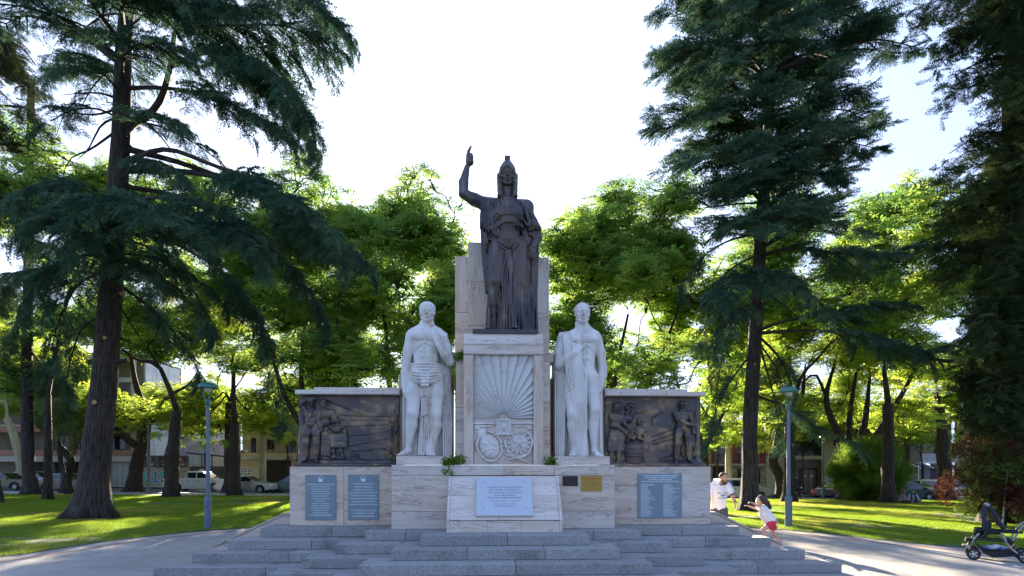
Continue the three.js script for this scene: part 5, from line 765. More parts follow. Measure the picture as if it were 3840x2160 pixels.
{
  const grp = 'broadleaf trees behind the monument and along the street';
  const T = (label, px, d, o) => broadTree('street_tree', label, { base: base(px, d), group: grp, fork: 3.2, r: 0.4, clumps: 60, clumpR: 1.15, ...GREEN, ...o });
  // the trees right behind the monument
  T('broad green tree rising behind the farming family relief panel', 1120, 36, { seed: 11, r: 0.40, fork: 4, height: 19, crown: { c: [0.3, 12.1, 0], r: [4.9, 7.9, 4.2] }, clumps: 182, lean: [0.5, 0], boughs: [[[0.5, 4, 0], [-0.8, 6.5, 0.3], [-1.6, 10, 0.5]], [[0.5, 4, 0], [1.6, 7, -0.2], [2.2, 10.5, 0]], [[0.5, 4, 0], [0.4, 8, 0.8], [0.8, 12, 0.6]]] });
  T('full green tree behind the marble man in the loincloth', 1440, 35, { seed: 12, r: 0.42, fork: 3.6, height: 19, crown: { c: [0.9, 12.0, 0], r: [5.6, 7.8, 4.4] }, clumps: 234, lean: [0.3, 0], boughs: [[[0.3, 3.6, 0], [-1.2, 6, 0.2], [-2.4, 9.5, 0.4]], [[0.3, 3.6, 0], [1.5, 6.5, 0.3], [2.8, 10, 0]], [[0.3, 3.6, 0], [0.2, 8, -0.6], [-0.2, 13, 0]]] });
  T('wide crowned tree with a forked dark trunk behind the marble man in the toga', 2330, 34, { seed: 13, r: 0.42, fork: 4.2, height: 18, crown: { c: [0.9, 11.1, 0], r: [6.0, 7.3, 4.6] }, clumps: 247, lean: [-0.3, 0], boughs: [[[-0.3, 4.2, 0], [-1.3, 6.4, 0.2], [-2.2, 9.5, 0.4]], [[-0.3, 4.2, 0], [0.9, 6, 0.4], [2.0, 8, 0.3], [3.4, 11.5, 0]], [[-0.3, 4.2, 0], [-0.3, 7, -0.5], [0.4, 11, 0]]] });
  T('lighter green tree behind the grape harvest relief panel', 2640, 38, { seed: 14, r: 0.34, fork: 3.4, height: 15, crown: { c: [0, 9.7, 0], r: [4.2, 6.2, 4] }, clumps: 99, c0: [0.24, 0.40, 0.05], c1: [0.42, 0.55, 0.08], boughs: [[[0, 3.4, 0], [1, 5.5, 0.4], [1.8, 8, 0.6]], [[0, 3.4, 0], [-1.2, 6, 0], [-2, 8.5, 0]]] });
  T('slender tree between the farming relief and the far street trees', 1240, 40, { seed: 15, r: 0.30, fork: 5, height: 16, crown: { c: [0, 10.2, 0], r: [3.6, 6.0, 3.6] }, clumps: 75 });
  // the row along the ditch, beside the street
  const D = 45.2;
  T('thick street tree with a low fork in front of the graffiti wall', 500, D, { seed: 21, r: 0.56, fork: 3.7, height: 16, crown: { c: [-0.5, 9.9, 0.5], r: [6, 6.6, 5] }, clumps: 97, ...YELLOW, trunk: [[0, 0, 0], [0.15, 1.2, 0], [0.35, 2.6, 0], [0.75, 3.8, 0]], boughs: [Object.assign([[0.6, 3.4, 0], [-0.6, 4.3, 0.1], [-2.2, 6.6, 0.1], [-3.2, 9, 0.2]], { r: 0.36 }), Object.assign([[0.75, 3.6, 0], [1.0, 5.5, 0], [0.2, 8.5, 0.1], [-0.2, 12, 0.3]], { r: 0.42 }), Object.assign([[0.8, 4.6, 0], [2.6, 7.2, 0.2], [4.4, 8.2, 0.6]], { r: 0.22 })], extra: [[1.6, 5.3, 1.2, 1.2], [2.8, 6.3, 1, 1.3], [-3.6, 5.6, 1, 1.4], [-1.8, 4.6, 1.2, 1.1]] });
  T('tall straight dark street tree beside the pickup truck', 866, D, { seed: 22, r: 0.52, fork: 7, height: 18, crown: { c: [-0.3, 10.4, 0.4], r: [5, 7.0, 4.6] }, clumps: 93, ...YELLOW, extra: [[-1.8, 4.2, 1.0, 1.0], [-2.8, 5.2, 1.0, 1.2], [-0.2, 4.6, 1.2, 1.0], [-1.2, 6.2, 1.2, 1.3], [-3.6, 6.6, 1.0, 1.2], [1.9, 6.4, 0.8, 1.1]] });
  T('pale trunked street tree by the balcony of the ochre house', 985, 49, { seed: 23, r: 0.30, fork: 5, height: 14, crown: { c: [0, 8.9, 0], r: [4, 5.2, 4] }, clumps: 62, bark: M.barkPale, ...YELLOW });
  T('stubby leaning street tree beside the parked grey hatchback', 248, 42.5, { seed: 24, r: 0.34, fork: 3.3, height: 13, crown: { c: [-0.5, 9, 0], r: [4, 4.8, 3.6] }, clumps: 44, trunk: [[0, 0, 0], [0.05, 1.4, 0], [0.35, 2.4, 0], [-0.5, 3.4, 0]] });
  T('pale leaning street tree by the dark estate car', 90, 50, { seed: 25, r: 0.36, fork: 6, height: 17, crown: { c: [-1, 10.4, 0], r: [5, 6.6, 4.5] }, clumps: 80, lean: [-1.4, 0], bark: M.barkPale, ...YELLOW });
  T('street tree with a swollen pruned trunk in front of the cream institute', 2925, 43, { seed: 31, r: 0.40, fork: 5.6, height: 16, crown: { c: [0.5, 9.8, 0], r: [4.6, 6.0, 4.4] }, clumps: 80, ...YELLOW, trunk: [[0.1, 0, 0], [0, 1.6, 0], [-0.55, 2.9, 0], [-0.2, 4.0, 0], [0.0, 5.2, 0]], boughs: [Object.assign([[-0.1, 3.7, 0], [0.9, 5.2, 0.1], [1.6, 7.5, 0.1], [1.9, 10, 0]], { r: 0.24 }), [[0, 5.2, 0], [-0.9, 6.6, 0.2], [-1.3, 9, 0.2]]], extra: [[-1.6, 3.9, 0.6, 0.8]] });
  T('many stemmed spreading tree rising behind the round shrub', 3185, 41, { seed: 32, r: 0.62, fork: 2.6, height: 17, crown: { c: [0.5, 10.9, 0], r: [7, 6.2, 5] }, clumps: 115, ...YELLOW, boughs: [Object.assign([[0, 2.4, 0], [-0.9, 4.6, 0.2], [-1.9, 7, 0.4], [-1.3, 9.5, 0.4]], { r: 0.36 }), Object.assign([[0, 2.6, 0], [-0.2, 5.5, 0.3], [0.3, 9, 0.3]], { r: 0.28 }), Object.assign([[0.1, 2.6, 0], [0.9, 5.2, 0.2], [1.4, 8.8, 0.1]], { r: 0.36 }), Object.assign([[0.3, 2.2, 0], [1.6, 4.4, 0.3], [3.2, 7.2, 0.6], [4.6, 9.8, 0.6]], { r: 0.32 })] });
  T('reddish brown street tree beside the white estate car', 3548, 42, { seed: 33, r: 0.5, fork: 7, height: 17, crown: { c: [0, 10.4, 0], r: [5, 6.6, 4.6] }, clumps: 84, lean: [-0.6, 0], ...YELLOW, extra: [[-3.6, 5.8, 0.4, 1.4], [-4.4, 7.2, 0.2, 1.5], [-2.6, 6.6, 0.6, 1.3]] });
  T('bright backlit tree over the slatted balcony', 3400, 52, { seed: 34, r: 0.34, fork: 5, height: 15, crown: { c: [0, 8.9, 0], r: [6, 5.2, 4.4] }, clumps: 89, ...YELLOW });
  T('slim mossy tree by the house with red shutters', 2732, 50, { seed: 35, r: 0.32, fork: 4.5, height: 14, crown: { c: [0, 8.4, 0], r: [4.4, 5.2, 4] }, clumps: 69, bark: M.barkPale, ...YELLOW, extra: [[-0.8, 4.8, 0.8, 1.2], [1.2, 5.6, 0.8, 1.2]] });
  for (const [px, l] of [[330, 'small bright street tree before the apartment block'], [620, 'small bright street tree before the white party wall'], [770, 'small bright street tree beside the site fence'], [1080, 'small bright street tree before the ochre garage'], [2690, 'small bright street tree before the old stone door'], [3010, 'small bright street tree before the institute portal'], [3270, 'small bright street tree before the brown building'], [3460, 'small bright street tree before the slatted balcony']]) T(l, px, 56.3, { seed: px, r: 0.14, fork: 3.2, height: 9, crown: { c: [0, 6.9, 0], r: [3.3, 2.6, 2.2] }, clumps: 34, ...YELLOW });
  T('far green tree filling the gap left of the big cedar trunk', 180, 33, { seed: 36, r: 0.22, fork: 6, height: 19, crown: { c: [0.6, 14.3, 0], r: [5, 6, 4.6] }, clumps: 82 });
  T('dense green tree seen through the limbs of the big cedar', 640, 37, { seed: 37, r: 0.40, fork: 5.5, height: 19, crown: { c: [0, 13.8, 0], r: [5.6, 6.6, 5] }, clumps: 100, lean: [0.4, 0] });
  T('tall green tree at the edge of the big cedar\u2019s hanging boughs', 880, 40, { seed: 38, r: 0.40, fork: 5, height: 20, crown: { c: [0, 14.8, 0], r: [5, 6.6, 5] }, clumps: 94 });
  T('green tree between the second cedar and the dark cypress', 3330, 35, { seed: 39, r: 0.38, fork: 6, height: 17, crown: { c: [0.6, 13.4, 0], r: [5.2, 5.2, 4.6] }, clumps: 88 });
  T('green tree behind the trunk of the second cedar', 2960, 36, { seed: 40, r: 0.36, fork: 5.5, height: 17, crown: { c: [0, 12.8, 0], r: [4.8, 5.2, 4.4] }, clumps: 78 });
  T('shady tree behind the dark cypress', 3690, 30, { seed: 41, r: 0.40, fork: 5, height: 17, crown: { c: [0, 12.3, 0], r: [5, 5.6, 4.6] }, clumps: 82 });
}
// ---------------------------------------------------------------- cedars
function conifer(name, label, o) {
  const R = rng(o.seed), t = thing(name, label, 'tree', [o.base.x, o.base.y - 0.05, o.base.z], 0, o.group), L = (p) => V(p.x - o.base.x, p.y - o.base.y + 0.05, p.z - o.base.z);
  const tr = curve(o.trunk.map((p) => L(p)), 34), wood = [], lists = BOUGH.map(() => []);
  const rr = tr.map((p, i) => mix(o.r0, o.r1, i / (tr.length - 1)) + o.r0 * (o.flare || 0.75) * Math.exp(-p.y / (o.flareH || 0.55)));
  const tg = tube(tr, rr, 26, 0.05, o.seed); { const p = tg.attributes.position; for (let i = 0; i < p.count; i++) { const y = p.getY(i), a = Math.atan2(p.getZ(i) - tr[0].z, p.getX(i) - tr[0].x), k = Math.exp(-y / 0.5) * 0.16 * Math.sin(a * 5 + 1); p.setX(i, p.getX(i) * (y < 2.5 ? 1 + k : 1)); p.setZ(i, p.getZ(i) * (y < 2.5 ? 1 + k : 1)); } tg.computeVertexNormals(); }
  mesh('trunk', tg, M.barkCedar, t);
  const put = (p, d, s, dr) => { const k = (dr < 0.5 ? 0 : dr < 0.9 ? 2 : 4) + (R() < 0.5 ? 0 : 1), c = R(), f = o.tint; lists[k].push([p, Q4(d, (R() - 0.5) * 0.7), V(s, s, s * (0.85 + R() * 0.4)), rgb(mix(f[0][0], f[1][0], c), mix(f[0][1], f[1][1], c), mix(f[0][2], f[1][2], c))]); };
  const limb = (pts, r, den = 1, side = 1.7, droop = 0.5, start = 0.22) => {
    const c = curve(pts, 16), len = c.reduce((a, p, i) => a + (i ? p.distanceTo(c[i - 1]) : 0), 0); wood.push(tube(c, taper(17, r, 0.018, 0.85), 7, 0.12, 3));
    const n = Math.max(3, Math.round(len / 0.34));
    for (let i = 0; i < n; i++) {
      const u = mix(start, 1, (i + R()) / n), f = u * 16, k = Math.min(15, Math.floor(f)), p = c[k].clone().lerp(c[k + 1], f - k), tan = c[k + 1].clone().sub(c[k]).normalize(), sd = tan.clone().cross(V(0, 1, 0)).normalize();
      for (const s of [-1, 1]) {
        if (R() > 0.86 * den + 0.04) continue;
        const bl = side * (0.3 + 0.7 * Math.sin(Math.PI * (0.25 + 0.72 * u))) * (0.4 + R() * 0.95), bd = tan.clone().multiplyScalar(0.55 + R() * 0.4).addScaledVector(sd, s * (0.7 + R() * 0.4)).add(V(0, 0.1 + (R() - 0.5) * 0.3, 0)).normalize(), bp = [p.clone()], m = 5;
        let q = p.clone(), dd = bd.clone(); for (let j = 1; j <= m; j++) { dd.y -= droop * 0.16; dd.normalize(); q = q.clone().addScaledVector(dd, bl / m); bp.push(q); }
        wood.push(tube(bp, taper(6, Math.min(0.035, r * 0.4), 0.006), 4));
        put(p, bd, clamp(bl / 1.4, 0.4, 1.4), droop); if (bl > 1.5) put(bp[3], dd.clone().applyAxisAngle(V(0, 1, 0), (R() - 0.5) * 0.8), clamp(bl / 1.8, 0.4, 1.1), droop);
      }
    }
    for (let j = 0; j < 3; j++) put(c[16], tan2(c).clone().add(V((R() - 0.5) * 0.6, -0.1 * j * droop, (R() - 0.5) * 0.6)), 0.7, droop);
  };
  const tan2 = (c) => c[16].clone().sub(c[14]).normalize();
  for (const l of o.limbs) limb(l.p.map(L), l.r || 0.1, l.den, l.side, l.droop, l.start);
  for (const [n, k0, k1, l0, l1, dr] of o.fill || []) for (let i = 0; i < n; i++) { const k = Math.min(33, Math.floor(mix(k0, k1, (i + R()) / n))), a = i * 2.4 + R(), q = tr[k], l = mix(l0, l1, R()), dx = V(Math.cos(a), 0, Math.sin(a)); limb([q, q.clone().addScaledVector(dx, l * 0.35).add(V(0, 0.25 - 0.1 * dr, 0)), q.clone().addScaledVector(dx, l * 0.7).add(V(0, 0.2 - 0.45 * dr, 0)), q.clone().addScaledVector(dx, l).add(V(0, -0.1 - 0.9 * dr, 0))], 0.045, 0.75, 1.0, dr, 0.3); }
  for (const tw of o.bare || []) { const c = curve(tw.map(L), 8); wood.push(tube(c, taper(9, 0.05, 0.008), 5)); for (let k = 2; k < 8; k++) wood.push(tube([c[k], c[k].clone().add(V((R() - 0.5) * 0.5, (R() - 0.55) * 0.6, (R() - 0.5) * 0.4))], [0.014, 0.004], 3)); }
  const wd = mesh('boughs', wood, M.barkCedar, t); wd.userData.kind = 'stuff';
  spread('foliage', BOUGH, M.needle, lists, t);
  for (const k of o.stubs || []) { const a = tr[k[0]], d = V(Math.cos(k[1]), 0.1, Math.sin(k[1])), r = rr[k[0]]; mesh('branch_stub', rod(a.clone().addScaledVector(d, r * 0.8), a.clone().addScaledVector(d, r + k[2]), k[3] * 1.2, k[3], 10), M.barkCedar, t); mesh('cut_face', new THREE.CylinderGeometry(k[3] * 0.96, k[3] * 0.96, 0.012, 12).applyQuaternion(new THREE.Quaternion().setFromUnitVectors(V(0, 1, 0), d.clone().normalize())).translate(...a.clone().addScaledVector(d, r + k[2] + 0.003).toArray()), M.cutWood, t); }
  return t;
}
{
  const d0 = 20.9, P = (x, y, dd = 0) => at(x, y, d0 + dd), b = base(345, d0);
  const tint = [[0.034, 0.085, 0.055], [0.115, 0.195, 0.12]];
  conifer('cedar_tree', 'great dark cedar with a thick flared trunk beside the lamp with graffiti', {
    seed: 3, base: b, r0: 0.52, r1: 0.16, flare: 0.85, flareH: 0.5, tint, group: 'old conifers on the lawns',
    trunk: [b, P(352, 1820), P(362, 1700), P(385, 1500), P(405, 1250), P(420, 1000), P(440, 720), P(455, 480), P(463, 200), P(478, 0), P(490, -250), P(500, -500)],
    limbs: [
      { p: [P(470, 480), P(580, 410, 0.2), P(632, 280, 0.4), P(660, 100, 0.5), P(720, -80, 0.6), P(800, -250, 0.6)], r: 0.17, start: 0.75 },
      { p: [P(660, 110, 0.5), P(760, 100, 0.2), P(900, 95, -0.3), P(1080, 100, -0.8), P(1240, 170, -1.2)], r: 0.07, side: 1.9, den: 1, droop: 0.75, start: 0.1 }, { p: [P(690, 0, 0.5), P(850, -60, 0), P(1020, -40, -0.5), P(1180, 20, -0.8), P(1290, 110, -1)], r: 0.07, side: 1.8, droop: 0.8 },
      { p: [P(640, 250, 0.4), P(760, 200, -0.2), P(900, 210, -0.8), P(1060, 300, -1.2), P(1150, 420, -1.3), P(1180, 540, -1.3)], r: 0.08, side: 1.5, droop: 0.9, den: 0.95 }, { p: [P(650, 180, 0.4), P(780, 240, 1), P(930, 300, 1.3), P(1080, 400, 1.5), P(1160, 520, 1.6)], r: 0.07, side: 1.4, droop: 1.0 },
      { p: [P(480, 330), P(620, 330, -0.5), P(780, 360, -1.2), P(930, 420, -1.7), P(1060, 500, -2)], r: 0.08, side: 1.3, droop: 0.7, den: 0.8, start: 0.4 },
      { p: [P(475, 640), P(600, 640, 0.1), P(740, 650, -0.6), P(900, 690, -1.4), P(1050, 760, -2.0), P(1180, 850, -2.6), P(1260, 950, -3)], r: 0.13, side: 1.6, droop: 0.85, start: 0.45, den: 0.6 }, { p: [P(480, 560), P(640, 600, 0.6), P(820, 660, 1.0), P(980, 720, 1.0), P(1120, 800, 0.8), P(1280, 910, 0.5), P(1380, 990, 0.4)], r: 0.12, side: 1.7, droop: 1.0, start: 0.4, den: 0.7 },
      { p: [P(478, 600), P(620, 560, -1), P(800, 620, -2), P(960, 680, -3), P(1080, 740, -3.6), P(1200, 830, -4)], r: 0.1, side: 1.5, droop: 0.8, start: 0.5, den: 0.6 }, { p: [P(470, 700), P(640, 730, 1), P(860, 830, 1.6), P(1040, 950, 1.8), P(1150, 1080, 2), P(1220, 1200, 2)], r: 0.1, side: 1.4, droop: 1.1, den: 0.65, start: 0.4 },
      { p: [P(470, 760), P(600, 740, -1.6), P(760, 770, -3), P(900, 850, -4), P(960, 930, -4.4)], r: 0.08, side: 1.3, droop: 0.8, start: 0.35, den: 0.7 },
      { p: [P(425, 830), P(330, 800, -1.4), P(230, 800, -2.4), P(130, 850, -3)], r: 0.08, side: 1.3, droop: 0.7 }, { p: [P(430, 800), P(420, 770, -2), P(500, 780, -3.4), P(620, 820, -4.4), P(740, 870, -5)], r: 0.08, side: 1.5, droop: 0.7 }, { p: [P(425, 815), P(330, 790, -2.4), P(280, 830, -3.6), P(260, 880, -4.2)], r: 0.08, side: 1.3, droop: 0.6 }, { p: [P(430, 800), P(520, 800, -2.2), P(700, 820, -3), P(850, 870, -3.4), P(930, 930, -3.6)], r: 0.07, side: 1.4, droop: 0.8 },
      { p: [P(450, 240), P(330, 150, 0.3), P(210, 90, 0.5), P(90, 60, 0.7), P(20, 90, 0.8)], r: 0.1, side: 1.1, den: 0.55, droop: 0.7 }, { p: [P(450, 220), P(320, 120, -0.8), P(180, 40, -1.2), P(60, -20, -1.5)], r: 0.1, side: 1.2, den: 0.6, droop: 0.6 }, { p: [P(455, 160), P(380, 60, -1), P(300, -40, -1.6), P(200, -120, -2)], r: 0.1, side: 1.6, den: 0.8, droop: 0.5 }, { p: [P(465, 120), P(460, 20, -1.6), P(500, -40, -2.6), P(600, -40, -3.4)], r: 0.09, side: 1.6, droop: 0.6 }, { p: [P(470, 60), P(560, -20, 1), P(640, -60, 2), P(760, -60, 2.6)], r: 0.08, side: 1.5, droop: 0.6 }, { p: [P(455, 300), P(470, 200, -1.6), P(560, 160, -2.6), P(680, 180, -3.2)], r: 0.08, side: 1.2, den: 0.8, droop: 0.5 }, { p: [P(450, 300), P(380, 230, 1.6), P(300, 220, 2.4), P(220, 260, 3)], r: 0.07, side: 1.1, den: 0.6, droop: 0.6 },
      { p: [P(415, 1050), P(520, 1120, 0.6), P(640, 1230, 1), P(740, 1380, 1.2)], r: 0.07, side: 1.1, den: 0.55, droop: 1.2 }, { p: [P(412, 1000), P(520, 1010, -1), P(660, 1080, -2), P(760, 1190, -2.4)], r: 0.07, side: 1.1, den: 0.6, droop: 1.2 }, { p: [P(402, 1020), P(300, 1060, 0.6), P(230, 1180, 1), P(190, 1320, 1.2)], r: 0.07, side: 1.2, den: 0.7, droop: 1.2 }, { p: [P(405, 960), P(300, 960, -1), P(180, 1010, -1.6), P(90, 1120, -2)], r: 0.07, side: 1.3, den: 0.75, droop: 1.1 },
      { p: [P(430, 870), P(620, 900, 2), P(820, 1010, 3), P(960, 1180, 3.4), P(1020, 1340, 3.4), P(1060, 1560, 3.2)], r: 0.07, side: 1.2, den: 0.8, droop: 1.3, start: 0.4 }, { p: [P(425, 900), P(560, 930, 2), P(700, 1060, 3), P(800, 1220, 3.2)], r: 0.06, side: 1.1, den: 0.6, droop: 1.2 }, { p: [P(395, 1180), P(310, 1230, 0.8), P(270, 1330, 1.2), P(250, 1420, 1.4)], r: 0.05, side: 1.0, den: 0.5, droop: 1.2 },
    ],
    bare: [[P(440, 370), P(380, 350, -0.2), P(300, 350, -0.3), P(225, 357, -0.4)], [P(435, 410), P(360, 430, 0.2), P(280, 425, 0.3), P(200, 415, 0.4)], [P(435, 440), P(380, 470, 0.2), P(330, 560, 0.3), P(290, 600, 0.3)], [P(480, 440), P(560, 470, 0.3), P(640, 560, 0.4), P(700, 640, 0.4)], [P(480, 540), P(560, 620, 0.4), P(600, 720, 0.5)], [P(425, 500), P(340, 560, 0), P(260, 600, 0.2), P(220, 720, 0.3)], [P(470, 700), P(560, 760, 0.5), P(680, 900, 0.6), P(800, 960, 0.8)], [P(415, 1100), P(470, 1180, 0.5), P(560, 1320, 0.8)], [P(400, 1240), P(480, 1280, 0.4), P(540, 1310, 0.6)]],
    fill: [[16, 21, 32, 2, 4.5, 0.5], [9, 15, 20, 2, 4.5, 0.9]],
    stubs: [[9, 1.5, 0.04, 0.085], [12, 1.2, 0.03, 0.07], [14, 0.5, 0.3, 0.08], [16, 1.9, 0.04, 0.06], [11, 0.2, 0.5, 0.07]],
  });
}
{
  const d0 = 25.4, P = (x, y, dd = 0) => at(x, y, d0 + dd), b = base(2810, d0), limbs = [], R = rng(77);
  const tint = [[0.036, 0.09, 0.058], [0.12, 0.20, 0.125]];
  // tiers: height in the drawing, reach to each side, toward and away
  for (const [y, l, r, n, den] of [[-170, 330, 500, 7, 1], [-40, 390, 570, 7, 1], [80, 410, 620, 7, 1], [220, 430, 600, 8, 1], [350, 400, 470, 6, 0.95], [480, 430, 490, 8, 1], [600, 390, 440, 6, 0.95], [720, 220, 470, 5, 0.9], [860, 130, 520, 6, 0.95]])
    for (let i = 0; i < n; i++) { const a = (i + R() * 0.7) / n * 6.283, reach = (Math.cos(a) > 0 ? r : l), x = 2875 + Math.cos(a) * reach * (0.62 + 0.55 * R()), dz = -Math.sin(a) * 4.6 * (0.75 + 0.4 * R()), rise = (R() - 0.5) * 70 - 25; limbs.push({ p: [P(2872, y + 60), P(mix(2872, x, 0.35), y + 5 + rise * 0.4, dz * 0.35), P(mix(2872, x, 0.7), y - 25 + rise, dz * 0.7), P(x, y - 10 + rise + 20 * R(), dz)], r: 0.085, side: 1.6, den: den * 0.5, droop: 0.05 + R() * 0.3, start: 0.2 }); }
  limbs.push({ p: [P(2850, 960), P(2980, 930, -1), P(3130, 950, -1.8), P(3290, 960, -2.2), P(3400, 930, -2.4)], r: 0.09, side: 1.3, droop: 0.6 }, { p: [P(2850, 1010), P(2960, 1060, 0.6), P(3090, 1150, 1), P(3180, 1260, 1)], r: 0.08, side: 1.0, den: 0.45, droop: 1 }, { p: [P(2840, 1060), P(2780, 1030, -2.2), P(2760, 1060, -3.4), P(2730, 1110, -4)], r: 0.07, side: 1.3, droop: 0.7 }, { p: [P(2840, 1070), P(2880, 1030, -2.4), P(2950, 1040, -3.4), P(3000, 1080, -4)], r: 0.07, side: 1.2, droop: 0.7 },
    { p: [P(2838, 1240), P(2960, 1200, -1.4), P(3110, 1180, -2.6), P(3260, 1150, -3.4), P(3340, 1140, -3.8)], r: 0.08, side: 1.2, droop: 0.6, start: 0.4 }, { p: [P(2838, 1250), P(3000, 1240, -2), P(3180, 1250, -3), P(3350, 1290, -3.6), P(3440, 1320, -4)], r: 0.08, side: 1.3, droop: 0.7, start: 0.4 }, { p: [P(3180, 1250, -3), P(3330, 1310, -3), P(3480, 1320, -3), P(3570, 1290, -3)], r: 0.05, side: 0.9, droop: 0.5 },
    { p: [P(2838, 1150), P(2790, 1150, -2.4), P(2750, 1180, -3.4), P(2700, 1260, -4)], r: 0.06, side: 1.0, den: 0.5, droop: 0.9 }, { p: [P(2830, 960), P(2740, 1010, 0.8), P(2670, 1120, 1.2), P(2640, 1260, 1.4)], r: 0.05, side: 0.9, den: 0.3, droop: 1.2 }, { p: [P(2830, 880), P(2740, 900, 0.6), P(2640, 960, 1), P(2560, 1060, 1.2)], r: 0.06, side: 1.0, den: 0.4, droop: 1 }, { p: [P(2825, 1140), P(2740, 1240, 1), P(2700, 1380, 1.4), P(2680, 1560, 1.6)], r: 0.05, side: 1.0, den: 0.35, droop: 1.3 }, { p: [P(2815, 1330), P(2760, 1400, -0.6), P(2700, 1500, -1), P(2660, 1640, -1.2)], r: 0.05, side: 1.0, den: 0.6, droop: 1.2 },
    { p: [P(2845, 1260), P(2920, 1340, 0.6), P(2970, 1450, 1), P(2975, 1530, 1)], r: 0.07, side: 0.9, den: 0.4, droop: 1 }, { p: [P(2850, 1490), P(2960, 1530, -0.6), P(3060, 1600, -1), P(3180, 1650, -1.4)], r: 0.06, side: 0.9, den: 0.6, droop: 0.7 }, { p: [P(2850, 1300), P(2900, 1480, 1.6), P(2930, 1640, 2)], r: 0.05, side: 0.8, den: 0.5, droop: 1.2 });
  conifer('cedar_tree', 'tiered blue green cedar behind the man in the white shirt', {
    seed: 5, base: b, r0: 0.355, r1: 0.13, flare: 0.55, flareH: 0.5, tint, limbs, group: 'old conifers on the lawns', ss: 1.0,
    trunk: [b, P(2812, 1780), P(2812, 1600), P(2832, 1250), P(2846, 1000), P(2866, 700), P(2885, 420), P(2890, 200), P(2892, 0), P(2895, -300)],
    bare: [[P(2840, 760), P(2760, 765, 0), P(2680, 775, 0), P(2585, 785, 0)], [P(2660, 775, 0), P(2620, 750, 0), P(2580, 735, 0)], [P(2850, 1000), P(2940, 1040, 0.4), P(3020, 1120, 0.6), P(3050, 1200, 0.6)], [P(2850, 1080), P(2980, 1180, 0.5), P(3060, 1290, 0.7)], [P(2850, 1290), P(2920, 1400, 0.5), P(2960, 1560, 0.6)]],
    stubs: [[13, 1.2, 0.03, 0.07], [10, 1.8, 0.03, 0.05]],
  });
}
